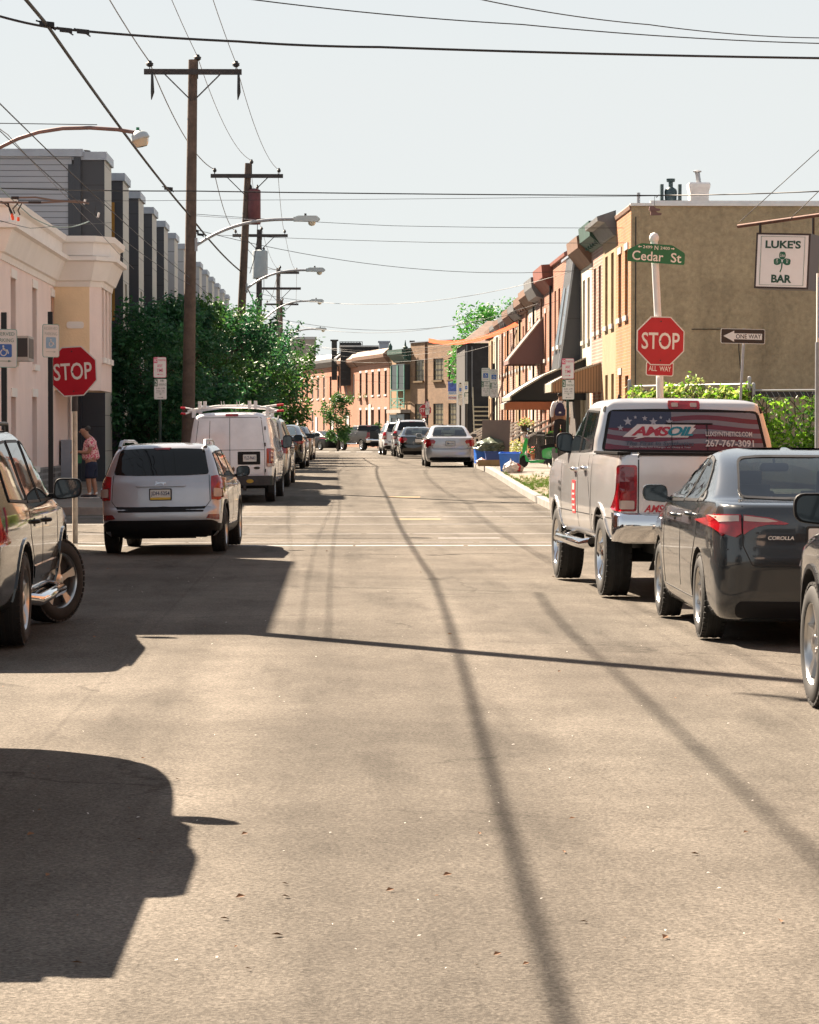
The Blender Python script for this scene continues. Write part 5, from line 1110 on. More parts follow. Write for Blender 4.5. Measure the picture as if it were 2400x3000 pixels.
class Car:
    """body lofted through horizontal slices (z, yr, yf, w); y = 0 at the tail, + to the nose"""
    def __init__(s, name, slices, L, rr=.14, rf=.3, bow_r=.05, bow_f=.16, taper=.06, sub=2):
        s.L = L; s.name = name; s.W = max(q[3] for q in slices)
        zs = [q[0] for q in slices]; keys = []
        for i in range(len(zs)-1):
            for k in range(sub): keys.append(zs[i]+(zs[i+1]-zs[i])*k/sub)
        keys.append(zs[-1])
        cols = list(zip(*slices))
        rings = []
        for z in keys:
            yr, yf, w = (pchip(zs, cols[c], z) for c in (1, 2, 3))
            r1 = pchip(zs, cols[4], z) if len(cols) > 4 else rr
            rings.append(ring(z, yr, yf, w, r1, rf, L, bow_r, bow_f, taper))
        n = len(rings[0]); mb = MB(); vs = [p for rg in rings for p in rg]; fs = []
        for i in range(len(rings)-1):
            for k in range(n):
                fs.append((i*n+k, i*n+(k+1) % n, (i+1)*n+(k+1) % n, (i+1)*n+k))
        fs.append(tuple(range(n))[::-1]); fs.append(tuple((len(rings)-1)*n+k for k in range(n)))
        mb.add(vs, fs); s.mb = mb
        s.bvh = BVHTree.FromPolygons([Vector(v) for v in mb.v], mb.f)
    def hit(s, view, a, b):
        L = s.L
        if view == 'rear':   o, d = Vector((a, -3, b)), Vector((0, 1, 0))
        elif view == 'front': o, d = Vector((a, L+3, b)), Vector((0, -1, 0))
        elif view == 'left':  o, d = Vector((-4, a, b)), Vector((1, 0, 0))
        elif view == 'right': o, d = Vector((4, a, b)), Vector((-1, 0, 0))
        else:                 o, d = Vector((a, b, 6)), Vector((0, 0, -1))
        p, nrm, i, dist = s.bvh.ray_cast(o, d)
        if view in ('left', 'right') and (p is None or a < .38 or abs(p.x) < .55*s.W):
            p, nrm, i, dist = s.bvh.find_nearest(Vector((-s.W if view == 'left' else s.W, a, b)))
            return p, (nrm if nrm.x*d.x < 0 else -nrm)
        if p is None:
            p, nrm, i, dist = s.bvh.find_nearest(o + d*3.0)
            return p, -d
        return p, (nrm if nrm.dot(d) < 0 else -nrm)
    def patch(s, mb, poly, view, t=.006, mi=0, grid=.07, sink=.02, lift=0.0):
        bm = bmesh.new()
        vs = [bm.verts.new((a, b, 0)) for a, b in poly]
        try: fc = bm.faces.new(vs)
        except Exception: bm.free(); return
        fc.normal_update()
        bmesh.ops.triangulate(bm, faces=[fc])
        for ax in (0, 1):
            lo = min(p[ax] for p in poly); hi = max(p[ax] for p in poly)
            k = int((hi-lo)/grid)
            for j in range(1, k+1):
                c = [0, 0, 0]; c[ax] = lo+(hi-lo)*j/(k+1); nn = [0, 0, 0]; nn[ax] = 1
                bmesh.ops.bisect_plane(bm, geom=bm.verts[:]+bm.edges[:]+bm.faces[:], plane_co=c, plane_no=nn)
        bmesh.ops.triangulate(bm, faces=[f for f in bm.faces if len(f.verts) > 4])
        bm.verts.ensure_lookup_table(); bm.verts.index_update()
        P = []; Q = []; NN = []
        for v in bm.verts:
            p, nrm = s.hit(view, v.co.x, v.co.y)
            P.append(p + nrm*(t+lift)); Q.append(p - nrm*sink); NN.append(nrm)
        n = len(P); fs = []
        for f in bm.faces:
            ix = [v.index for v in f.verts]; fn = (P[ix[1]]-P[ix[0]]).cross(P[ix[2]]-P[ix[0]])
            fs.append(tuple(ix) if fn.dot(NN[ix[0]]) >= 0 else tuple(ix[::-1]))
        for e in bm.edges:
            if len(e.link_faces) == 1:
                a, b = e.verts[0].index, e.verts[1].index
                fs.append((a, b, b+n, a+n))
        bm.free(); mb.add(P+Q, fs, mi)
    def decal(s, mb, txt, view, ca, cb, w, h, t=.008, bold=0., mi=0, flip=1, shear=0., space=1.):
        vs, fs = text_tris(txt, bold, shear, space); P = []
        for a, b in vs:
            p, nrm = s.hit(view, ca+flip*(a-.5)*w, cb+(b-.5)*h); P.append(p+nrm*t)
        mb.add(P, fs, mi)
    def strip(s, mb, pts, view, w=.008, t=.003, mi=0, lift=0.0):
        """thin line (a panel gap) through 2-D points"""
        for (a, b), (c, d) in zip(pts[:-1], pts[1:]):
            l = math.hypot(c-a, d-b)
            if l < 1e-5: continue
            ux, uy = (c-a)/l, (d-b)/l; px, py = -uy*w/2, ux*w/2
            s.patch(mb, [(a+px, b+py), (a-px, b-py), (c-px, d-py), (c+px, d+py)], view, t, mi, grid=.12, sink=.004, lift=lift)

def bool_cut(me, cutters, mats):
    """me minus every cutter MB; returns a new mesh"""
    a = bpy.data.objects.new('tmp_a', me); COL.objects.link(a); objs = [a]
    for c in cutters:
        cm = c.mesh('tmp_c', mats); b = bpy.data.objects.new('tmp_b', cm); COL.objects.link(b); objs.append(b)
        bm = bmesh.new(); bm.from_mesh(cm); bmesh.ops.recalc_face_normals(bm, faces=bm.faces); bm.to_mesh(cm); bm.free()
        md = a.modifiers.new('b', 'BOOLEAN'); md.operation = 'DIFFERENCE'; md.object = b; md.solver = 'EXACT'
        try: md.material_mode = 'TRANSFER'
        except Exception: pass
    dg = bpy.context.evaluated_depsgraph_get(); dg.update()
    out = bpy.data.meshes.new_from_object(a.evaluated_get(dg), preserve_all_data_layers=True, depsgraph=dg)
    for o in objs:
        m = o.data; bpy.data.objects.remove(o); bpy.data.meshes.remove(m)
    return out

_wheels = {}
def wheel(parent, x, y, side, r=.33, tw=.2, style=5, rimr=None, rimmat=None, steer=0.0, key=None, lod=1):
    """side +1 = right-hand wheel (outer face towards +x)"""
    rimr = rimr or r*.66
    k = (round(r,3), tw, style, round(rimr,3), rimmat.name if rimmat else '', lod)
    if k not in _wheels:
        t = MB(); n = 40 if lod else 20; h = tw/2
        prof = [(-h+.02, rimr*.98), (-h, rimr+.02), (-h, r-.05), (-h+.025, r-.012), (-h+.05, r), (h-.05, r), (h-.025, r-.012), (h, r-.05), (h, rimr+.02), (h-.015, rimr*.99), (h-.05, rimr*.97)]
        t.lathe(prof, (0,0,0), (1,0,0), n, cap=False)
        if lod:      # tread grooves and shoulder blocks
            for i in range(44):
                a = 2*pi*i/44; c = Vector((0, cos(a), sin(a)))
                for sx in (-1, 1):
                    t.obox(c*(r-.009)+Vector((sx*(h-.032),0,0)), (.02,0,0), Vector((0,-sin(a),cos(a)))*r*.055, c*.0085)
            for sx in (-.035, 0.035): t.lathe([(sx-.016, r+.001), (sx-.014, r+.005), (sx+.014, r+.005), (sx+.016, r+.001)], (0,0,0), (1,0,0), n)
        rm = MB(); rb = MB()
        o = h-.02
        rm.lathe([(o-.12, rimr*.90), (o-.02, rimr*.93), (o+.006, rimr*.985), (o+.010, rimr), (o, rimr*1.01), (o-.02, rimr*.985)], (0,0,0), (1,0,0), n, cap=False)
        rb.lathe([(-h+.03, .001), (-h+.03, rimr*.95), (o-.11, rimr*.93), (o-.11, .001)], (0,0,0), (1,0,0), 20)
        rb.lathe([(o-.10, .0), (o-.10, rimr*.62), (o-.085, rimr*.6), (o-.085, 0)], (0,0,0), (1,0,0), 20)
        ns = style
        for i in range(ns):
            a = 2*pi*i/ns+pi/2; c = Vector((0, cos(a), sin(a))); q = Vector((0, -sin(a), cos(a)))
            wi, wo_ = (rimr*.13, rimr*.17) if ns <= 6 else (rimr*.07, rimr*.07)
            pts = []
            for rad, hw, dx in ((rimr*.12, wi, -.012), (rimr*.55, wi*.8, -.018), (rimr*.96, wo_, -.004)):
                for e in (-1, 1): pts += [c*rad+q*hw*e+Vector((o+dx,0,0)), c*rad+q*hw*e*1.1+Vector((o+dx-.035,0,0))]
            fs = []
            for j in (0, 4):
                fs += [(j,j+2,j+6,j+4), (j+1,j+5,j+7,j+3), (j,j+4,j+5,j+1), (j+2,j+3,j+7,j+6)]
            fs += [(8,10,11,9), (0,1,3,2)]
            rm.add(pts, fs)
        rm.lathe([(o-.05, rimr*.25), (o-.006, rimr*.24), (o+.004, rimr*.16), (o+.004, 0)], (0,0,0), (1,0,0), 18)
        _wheels[k] = (t.mesh('wheel', M['rubber'], 40), rm.mesh('rim', rimmat or M['alloy'], 35), rb.mesh('brake_disc', M['dark_metal'], 40))
    a, b, c = _wheels[k]
    w = link('wheel', a, parent, (x, y, r), (0, 0, (0 if side > 0 else pi)+steer))
    link('rim', b, w); link('brake_disc', c, w)
    return w

def plate(mb_frame, mb_txt, c, txt, w=.305, h=.152, y=0.0, fmi=0, state=None):
    """licence plate facing the tail; c = (x, y, z)"""
    x, y, z = c
    mb_frame.prism(rrect(w, h, .012), (x, y, z), (1,0,0), (0,0,1), (0,-1,0), .006, fmi)
    add_text(mb_txt, txt, (x, y-.006, z+.004), (1,0,0), (0,0,1), (0,-1,0), w*.84, h*.46, .002, .012)

def mirror_pair(root, y, z, x, w=.22, h=.16, d=.12, mat=None, sides=(-1, 1), arm=True):
    for sd in sides:
        m = MB(); cx = sd*(x+w/2+.02)
        prof = rounded([(-w/2, -h/2), (w/2, -h/2*.7), (w/2, h/2), (-w/2*.9, h/2)], min(h,w)*.35, 4)
        sc = [(0, .97), (.02, 1.0), (d*.6, .9), (d, .45)]
        k = len(prof); vs = []; fs = []
        for dy, s_ in sc: vs += [(cx+a*s_*sd, y+dy, z+b*s_) for a, b in prof]
        for i in range(len(sc)-1):
            for j in range(k): fs.append((i*k+j, i*k+(j+1) % k, (i+1)*k+(j+1) % k, (i+1)*k+j))
        fs += [tuple(range(k)), tuple((len(sc)-1)*k+j for j in range(k))]
        m.add(vs, fs)
        if arm: m.bar((sd*(x-.06), y+.05, z-h*.32), (cx, y+.05, z-h*.25), .05, .045)
        o = m.build('side_mirror', mat or M['black_plastic'], root, 45)
        g = MB(); g.prism([(a*.86*sd, b*.84) for a, b in prof], (cx, y-.004, z), (1,0,0), (0,0,1), (0,1,0), .003)
        g.build('mirror_glass', M['glass_blue'], o)

def finish_body(car, root, mats, wells, wr, wellw=.30, hollow=None, openings=(), w=.9, paint_mat=None, extra_cut=(), name='body'):
    cut = []
    wc = MB()
    for y, r in wells:
        for sd in (-1, 1):
            wc.lathe([(0, r), (wellw+.25, r)], (sd*(w-wellw), y, wr), (sd, 0, 0), 36)
            x0, x1 = sorted((sd*(w-wellw), sd*(w+.25)))
    cut.append(wc)
    cut += list(extra_cut)
    me = car.mb.mesh('body', [paint_mat, M['dark_under']])
    cs = []
    me2 = bool_cut(me, cut, [M['dark_under']])
    if hollow:
        for c_ in [hollow.mb]+list(openings):
            nv = len(me2.vertices); keep = me2.copy()
            new = bool_cut(me2, [c_], [mats['interior']])
            if len(new.vertices) < nv*.6: print('BOOL FAIL', name, nv, len(new.vertices)); bpy.data.meshes.remove(new); me2 = keep
            else: me2 = new; bpy.data.meshes.remove(keep)
    shade(me2, 32)
    return link(name, me2, root)
M['interior'] = plain('car interior', (0.05, 0.048, 0.045), 0.8, var=.1)
M['interior_dark'] = plain('dark car interior', (0.012, 0.012, 0.012), 0.8)
M['plate_white'] = plain('plate white', (0.62, 0.62, 0.60), 0.4)
M['plate_text'] = plain('plate lettering', (0.03, 0.04, 0.10), 0.4)
M['plate_yellow'] = plain('plate yellow', (0.62, 0.42, 0.05), 0.4)
M['gap'] = plain('panel gap', (0.010, 0.010, 0.011), 0.6)

def side_set(car, root, wins, name='side_window', mat=None, frame=True, sides=('left', 'right'), t=.006):
    """side windows with their black rubber surround"""
    for v in sides:
        for i, w in enumerate(wins):
            m = MB(); car.patch(m, rounded(w, .03), v, t, 0, .09)
            o = m.build(name, mat or M['glass_dark'], root, 40)
            if frame:
                f = MB(); k = len(w); car.strip(f, w + [w[0]], v, .022, t+.004, 0)
                f.build('window_seal', M['black_plastic'], o)
def seam_set(car, root, lines, w=.009, t=.0025, mirror=True, name='panel_gap'):
    for v, pts in lines:
        for vv in ((v, 'right') if v == 'left' and mirror else (v,)):
            m = MB(); car.strip(m, pts, vv, w, t); m.build(name, M['gap'], root)
def handles(car, root, spots, mat, l=.17, h=.035):
    for v in ('left', 'right'):
        for y, z in spots:
            m = MB(); p, n = car.hit(v, y, z)
            m.tube([p-n*.01+Vector((0,-l/2,0)), p+n*.035+Vector((0,-l/2+.03,0)), p+n*.04, p+n*.035+Vector((0,l/2-.03,0)), p-n*.01+Vector((0,l/2,0))], h/2, 8)
            c = MB(); car.patch(c, rrectc(y, z-.005, .13, .07, .03), v, .002)
            o = m.build('door_handle', mat, root, 50)
            c.build('handle_recess', M['gap'], o)
def rrectc(cx, cy, w, h, r): return [(cx+a, cy+b) for a, b in rrect(w, h, r)]

# ---------------------------------------------------------------- sedan (generic, three looks)
SED = dict(
 corolla=dict(L=4.64, sl=[(.17,.16,4.40,.78,.2),(.21,.06,4.52,.84,.2),(.32,.01,4.60,.872,.2),(.50,0,4.64,.886,.22),(.62,-.01,4.63,.888,.22),(.74,.0,4.56,.888,.24),(.84,.0,4.25,.884,.26),(.93,.01,3.85,.872,.28),
    (1.0,.03,3.62,.855,.26),(1.035,.06,3.50,.842,.24),(1.055,.20,3.42,.832,.2),(1.07,.52,3.34,.815,.16),(1.10,.62,3.25,.785,.16),(1.2,.88,3.02,.725,.17),(1.3,1.16,2.80,.670,.18),(1.36,1.36,2.64,.632,.19),(1.405,1.60,2.47,.585,.2),(1.435,1.9,2.26,.50,.2),(1.452,2.1,2.1+.05,.30,.1),(1.456,2.12,2.14,.06,.02)]),
 civic=dict(L=4.44, sl=[(.17,.14,4.25,.77,.2),(.21,.06,4.36,.82,.2),(.32,.01,4.42,.845,.2),(.50,0,4.44,.857,.2),(.62,0.02,4.42,.858,.18),(.64,.05,4.40,.857,.18),(.80,.05,4.15,.855,.16),(.92,.07,3.75,.845,.16),
    (.98,.08,3.52,.832,.16),(1.01,.14,3.42,.82,.16),(1.03,.50,3.32,.80,.14),(1.06,.58,3.2,.765,.14),(1.15,.78,2.98,.715,.15),(1.25,1.02,2.78,.665,.16),(1.33,1.26,2.6,.62,.17),(1.385,1.52,2.42,.575,.2),(1.42,1.85,2.2,.48,.2),(1.435,2.05,2.1,.28,.1),(1.44,2.06,2.08,.06,.02)]),
)
def sedan(name, label, spec, loc, rz, body_mat, lod=1, group=None, see=False, plate_txt='', rims=10, lampcol=None, wr=.32, wb=(.98,3.68), tail='wrap', glassmat=None, mirrors=True, roll=0.):
    S = SED[spec]; L = S['L']; W = max(s_[3] for s_ in S['sl'])
    root = thing(name, label, 'car', loc, group=group, rot=(0, roll, rz))
    car = Car(name, S['sl'], L, sub=2 if lod else 1)
    so = spec == 'corolla'
    if so:
        w1 = [(1.30,1.045),(1.30,1.13),(1.52,1.27),(1.72,1.345),(2.02,1.375),(2.02,1.035)]
        w2 = [(2.08,1.03),(2.08,1.375),(2.52,1.36),(2.78,1.235),(3.10,1.045),(3.12,1.01)]
        wq = [(1.02,1.055),(1.25,1.115),(1.25,1.05)]
        rear = [(-.60,1.085),(-.50,1.37),(-.3,1.385),(.3,1.385),(.50,1.37),(.60,1.085),(.3,1.075),(-.3,1.075)]
        front = [(-.66,1.06),(-.52,1.38),(.52,1.38),(.66,1.06)]
    else:
        w1 = [(1.12,1.02),(1.2,1.10),(1.45,1.28),(1.70,1.335),(1.98,1.35),(1.98,1.01)]
        w2 = [(2.04,1.005),(2.04,1.35),(2.42,1.335),(2.70,1.20),(2.98,1.02),(3.0,.99)]
        wq = None
        rear = [(-.60,1.05),(-.49,1.345),(-.3,1.36),(.3,1.36),(.49,1.345),(.60,1.05)]
        front = [(-.64,1.04),(-.5,1.35),(.5,1.35),(.64,1.04)]
    gm = M['glass_clear'] if see else (glassmat or M['glass_dark'])
    hol = None; ops = []
    if see:
        hs_ = [(.42,1.0,3.05,.76,.1)] + [(z, yr+.05, yf-.06, w-.055, max(.02,r-.03)) for z, yr, yf, w, r in S['sl'] if 1.05 <= z <= 1.42]
        hol = Car('hollow', [(.76,1.0,3.1,.74,.1),(.9,.9,3.15,.75,.1)] + [h for h in hs_[1:]], L, sub=1)
        a = MB(); a.prism(rounded(rear, .05), (0,-.5,0), (1,0,0), (0,0,1), (0,1,0), 2.3)
        b = MB(); b.prism(rounded(front, .05), (0,2.35,0), (1,0,0), (0,0,1), (0,1,0), 2.0)
        c = MB(); c.prism(rounded(w1, .03), (-1.2,0,0), (0,1,0), (0,0,1), (1,0,0), 2.4)
        d = MB(); d.prism(rounded(w2, .03), (-1.2,0,0), (0,1,0), (0,0,1), (1,0,0), 2.4)
        ops = [a, b, c, d]
    body = finish_body(car, root, dict(interior=M['interior']), [(wb[0], wr+.045), (wb[1], wr+.045)], wr, w=W, paint_mat=body_mat, hollow=hol, openings=ops)
    # glass
    m = MB(); car.patch(m, rounded(rear, .06, 4), 'rear', .004, 0, .08, sink=.004)
    rw = m.build('rear_window', gm, root, 40)
    f = MB(); car.strip(f, rounded(rear, .06, 4)+[rounded(rear, .06, 4)[0]], 'rear', .016, .007); f.build('window_seal', M['black_plastic'], rw)
    m = MB(); car.patch(m, rounded(front, .06), 'front', .004, 0, .1, sink=.004); m.build('windscreen', gm, root, 40)
    side_set(car, root, [w1, w2] + ([wq] if wq else []), mat=gm if see else (glassmat or M['glass_dark']), frame=bool(lod), t=.004)
    # lamps
    rl = lampcol or M['red_lens']
    for sd in (-1, 1):
        m = MB(); mb2 = MB()
        vw = 'left' if sd < 0 else 'right'
        if so:
            car.patch(m, [(sd*a, b) for a, b in [(.885,.93),(.80,.965),(.66,.965),(.655,.83),(.70,.80),(.80,.83),(.86,.88)]], 'rear', .022, 0, .04)
            car.patch(m, [(sd*a, b) for a, b in [(.64,.965),(.45,.945),(.30,.905),(.33,.895),(.46,.895),(.56,.875),(.645,.82)]], 'rear', .018, 0, .05)
            car.patch(m, [(.02,.86),(.08,.82),(.17,.86),(.34,.955),(.36,.985),(.20,.975),(.06,.955)], vw, .012, 0, .05)
            car.patch(mb2, [(sd*a, b) for a, b in [(.84,.952),(.67,.958),(.67,.915),(.80,.905)]], 'rear', .027, 0, .04)
            car.patch(mb2, [(sd*a, b) for a, b in [(.635,.957),(.46,.937),(.38,.918),(.46,.912),(.635,.918)]], 'rear', .023, 0, .04)
        else:
            car.patch(m, [(sd*a, b) for a, b in [(.86,.70),(.60,.71),(.50,.86),(.56,.93),(.84,.93)]], 'rear', .02, 0, .05)
            car.patch(m, [(.03,.72),(.25,.74),(.36,.90),(.3,.93),(.05,.93)], vw, .01, 0, .06)
            car.patch(mb2, [(sd*a, b) for a, b in [(.66,.72),(.59,.73),(.55,.79),(.64,.80)]], 'rear', .026, 0, .05)
        o = m.build('tail_lamp', rl, root, 30); mb2.build('lamp_insert', M['lens_clear'], o, 30)
    for sd in (-1, 1):
        m = MB(); car.patch(m, [(sd*.35,.62),(sd*.8,.66),(sd*.82,.78),(sd*.5,.74)], 'front', .015, 0, .08); m.build('headlight', M['lens_clear'], root, 40)
    # seams, bumper, plate
    lines = [('left', [(2.05,.35),(2.05,1.03)]), ('left', [(3.15,.32),(3.22,.6),(3.16,1.0)]), ('left', [(1.08,1.04),(1.12,.8),(1.38,.52),(1.36,.3)]), ('left', [(1.36,.29),(3.15,.31)]),
             ('rear', [(-.65,1.03),(-.65,.74),(-.58,.60),(.58,.60),(.65,.74),(.65,1.03)]), ('rear', [(-.87,.70),(-.66,.72)]), ('rear', [(.87,.70),(.66,.72)])]
    seam_set(car, root, lines)
    m = MB(); car.patch(m, rrectc(0, .27, 1.4, .12, .05), 'rear', .008, 0, .1); m.build('bumper_valance', M['black_plastic'], root, 40)
    if plate_txt is not None:
        pz = .80 if so else .80
        p, n = car.hit('rear', 0, pz); fr = MB(); tx = MB()
        m = MB(); car.patch(m, rrectc(0, pz, .5, .2, .03), 'rear', .003); m.build('plate_recess', body_mat, root)
        fr.prism(rrect(.33, .175, .015), (0, p.y-.004, pz), (1,0,0), (0,0,1), (0,-1,0), .010)
        o = fr.build('licence_plate', M['sign_black'], root)
        q = MB(); q.prism(rrect(.30, .145, .012), (0, p.y-.014, pz), (1,0,0), (0,0,1), (0,-1,0), .003); q.build('plate_face', M['plate_white'], o)
        if plate_txt:
            add_text(tx, plate_txt, (0, p.y-.018, pz), (1,0,0), (0,0,1), (0,-1,0), .25, .07, .001, .02); tx.build('plate_lettering', M['plate_text'], o)
    handles(car, root, [(1.52,.93),(2.45,.90)] if so else [(1.45,.88),(2.35,.86)], body_mat)
    if mirrors: mirror_pair(root, 2.92, 1.06, W-.03, .23, .155, .13, body_mat if lod else M['black_plastic'])
    for y in wb:
        for sd in (-1, 1): wheel(root, sd*(W-.115), y, sd, wr, .205, rims, lod=lod)
    u = MB(); u.box(-W*.72, W*.72, .5, L-.5, .15, .3); u.build('underbody', M['dark_under'], root)
    if see:   # seats, dash, inner mirror
        for (sx, sy) in ((-.37,1.95),(.37,1.95)):
            t = MB(); t.obox((sx, sy, .78), (.25,0,0), (0,.06,.01), (0,-.06,.32)); t.obox((sx, sy-.12, 1.17), (.13,0,0), (0,.05,0), (0,-.02,.10)); t.obox((sx, sy+.3, .5), (.25,0,0), (0,.28,0), (0,0,.08))
            t.build('front_seat', M['interior'], root, 40)
        t = MB(); t.obox((0, 1.12, .80), (.64,0,0), (0,.07,0), (0,-.08,.27))
        for sx in (-.42,.42): t.obox((sx, 1.07, 1.12), (.13,0,0), (0,.05,0), (0,-.01,.055))
        t.build('rear_seat', M['interior'], root, 40)
        t = MB(); t.box(-.7,.7,2.75,3.1,.8,1.0); t.build('dashboard', M['interior_dark'], root, 40)
        t = MB(); t.prism(rrect(.25,.07,.03), (0,2.62,1.29), (1,0,0), (0,0,1), (0,1,0), .03); t.bar((0,2.64,1.32),(0,2.68,1.39),.02); t.build('rearview_mirror', M['black_plastic'], root, 40)
        t = MB(); t.box(-.7,.7,.7,1.05,1.0,1.03); t.build('parcel_shelf', M['interior_dark'], root)
        t = MB(); t.lathe([(0,.165),(.02,.185),(.04,.165)], (-.37,2.55,.95), (0,-1,.35), 24); t.build('steering_wheel', M['interior_dark'], root, 50)
    return root, car
# ---------------------------------------------------------------- compact SUV (silver)
SUV_A = [(.26,.14,4.25,.80,.16),(.34,.05,4.38,.87,.18),(.50,.0,4.44,.90,.2),(.60,.0,4.43,.905,.2),(.66,.02,4.41,.905,.18),(.70,.07,4.39,.905,.14),(.80,.09,4.34,.905,.13),(.95,.11,4.20,.903,.13),(1.02,.13,3.75,.895,.13),(1.07,.15,3.42,.885,.13),
   (1.12,.18,3.22,.872,.13),(1.2,.22,3.08,.845,.13),(1.35,.31,2.86,.79,.14),(1.48,.40,2.62,.735,.15),(1.555,.47,2.42,.69,.16),(1.60,.55,2.25,.63,.18),(1.625,.85,2.0,.50,.2),(1.64,1.1,1.7,.3,.1),(1.645,1.3,1.5,.08,.03)]
def compact_suv(name, label, loc, rz, body_mat, lod=1, group=None, plate_txt='', wr=.345, roll=0., H=1.0, detail=True):
    L = 4.44; W = .905
    sl = [(z*H, *r) for z, *r in SUV_A]
    root = thing(name, label, 'car', loc, group=group, rot=(0, roll, rz))
    car = Car(name, sl, L, bow_r=.09, taper=.05, sub=2 if lod else 1)
    wb = (.86, 3.50)
    finish_body(car, root, {}, [(wb[0], wr+.055), (wb[1], wr+.055)], wr, w=W, paint_mat=body_mat)
    rear = [(-.70,1.175),(-.615,1.54),(-.3,1.555),(.3,1.555),(.615,1.54),(.70,1.175),(.35,1.16),(-.35,1.16)]
    rear = [(a, b*H) for a, b in rear]
    m = MB(); car.patch(m, rounded(rear, .05, 4), 'rear', .008, 0, .07); rw = m.build('rear_window', M['glass_dark'], root, 40)
    m = MB(); car.patch(m, [(-.13,1.56*H),(-.10,1.535*H),(.10,1.535*H),(.13,1.56*H)], 'rear', .016, 0, .05); m.build('brake_light', M['red_dark'], root)
    m = MB(); car.patch(m, rounded([(-.68,1.10*H),(-.58,1.5*H),(.58,1.5*H),(.68,1.10*H)], .06), 'front', .006, 0, .1); m.build('windscreen', M['glass_dark'], root, 40)
    w0 = [(.42,1.16),(.62,1.47),(1.02,1.50),(1.06,1.13)]; w1 = [(1.12,1.13),(1.12,1.50),(1.95,1.51),(1.98,1.12)]; w2 = [(2.04,1.12),(2.04,1.51),(2.40,1.48),(2.66,1.31),(2.92,1.12)]
    side_set(car, root, [[(a, b*H) for a, b in w] for w in (w0, w1, w2)], mat=M['glass_blue'], frame=bool(lod))
    for sd in (-1, 1):
        vw = 'left' if sd < 0 else 'right'
        m = MB(); q = MB(); fr = MB()
        P = [(.895,.80),(.735,.80),(.725,1.135),(.80,1.15),(.87,1.10)]
        car.patch(m, [(sd*a, b*H) for a, b in P], 'rear', .022, 0, .05)
        car.patch(m, [(.10,.80*H),(.26,.80*H),(.28,1.0*H),(.20,1.13*H),(.12,1.13*H)], vw, .014, 0, .05)
        car.patch(q, rounded([(sd*a, b*H) for a, b in [(.86,.84),(.765,.84),(.765,.965),(.86,.955)]], .02), 'rear', .03, 0, .04)
        car.strip(fr, [(sd*a, b*H) for a, b in [(.87,.83),(.755,.83),(.755,.975),(.87,.965),(.87,.83)]], 'rear', .012, .033)
        o = m.build('tail_lamp', M['red_lens'], root, 35); q.build('lamp_insert', M['lens_clear'], o); fr.build('lamp_ring', M['red_dark'], o)
        m = MB(); car.patch(m, rounded([(sd*a, b*H) for a, b in [(.84,.50),(.66,.53),(.70,.59),(.84,.585)]], .015), 'rear', .012, 0, .05); m.build('reflector', M['red_dark'], root)
        m = MB(); car.patch(m, [(sd*.45,.78),(sd*.8,.80),(sd*.8,.93),(sd*.45,.92)], 'front', .012, 0, .08); m.build('headlight', M['lens_clear'], root)
    # black strip, lower cladding
    m = MB(); car.patch(m, [(-.66,.70*H),(-.62,.625*H),(.62,.625*H),(.66,.70*H)], 'rear', .010, 0, .08); m.build('bumper_step', M['black_plastic'], root, 40)
    m = MB(); car.patch(m, [(-.88,.27),(-.89,.44),(-.74,.505),(.74,.505),(.89,.44),(.88,.27)], 'rear', .014, 0, .08)
    for v in ('left', 'right'): car.patch(m, [(.05,.28),(.05,.44),(.40,.44),(.42,.28)], v, .010, 0, .08); car.patch(m, [(1.32,.27),(1.32,.40),(3.05,.40),(3.05,.27)], v, .012, 0, .1)
    m.build('lower_cladding', M['black_plastic'], root, 40)
    for v in ('left', 'right'):       # wheel-arch lips
        for y in wb:
            m = MB(); pts = []
            for k in range(13):
                a = pi*k/12; yy = y+(wr+.075)*cos(a); zz = wr+(wr+.075)*sin(a); pts.append((yy, zz))
            car.strip(m, pts, v, .05, .012); m.build('arch_lip', M['black_plastic'] if lod else body_mat, root, 40)
    # handle bar of the tailgate with pressed recess
    m = MB(); p, n = car.hit('rear', 0, 1.02*H)
    car.patch(m, rrectc(0, 1.035*H, .74, .085, .03), 'rear', .035, 0, .06); hb = m.build('tailgate_bar', body_mat, root, 40)
    if detail:
        t = MB(); car.decal(t, 'Jeep', 'rear', .0, 1.037*H, .16, .055, .042, .02); t.build('badge', M['chrome'], hb)
    m = MB(); car.strip(m, [(-.36,.98*H),(-.33,.83*H),(-.24,.775*H),(.24,.775*H),(.33,.83*H),(.36,.98*H)], 'rear', .03, .006); m.build('plate_recess', body_mat, root, 40)
    seam_set(car, root, [('rear', [(-.70,1.16*H),(-.72,.78*H),(-.66,.70*H)]), ('rear', [(.70,1.16*H),(.72,.78*H),(.66,.70*H)]), ('left', [(2.0,.40),(2.0,1.12)]), ('left', [(1.08,1.12),(1.14,.85),(1.32,.55)]), ('left', [(2.98,.40),(3.0,1.1)]), ('left', [(3.0,1.08),(3.4,1.02)])])
    p, n = car.hit('rear', 0, .87*H); p = Vector((0, p.y-.008, 0)); fr = MB(); fr.prism(rrect(.33,.175,.015), (0, p.y-.006, .885*H), (1,0,0), (0,0,1), (0,-1,0), .012); o = fr.build('licence_plate', M['sign_black'], root)
    q = MB(); q.prism(rrect(.295,.14,.01), (0, p.y-.018, .885*H), (1,0,0), (0,0,1), (0,-1,0), .003); q.build('plate_face', M['plate_white'], o)
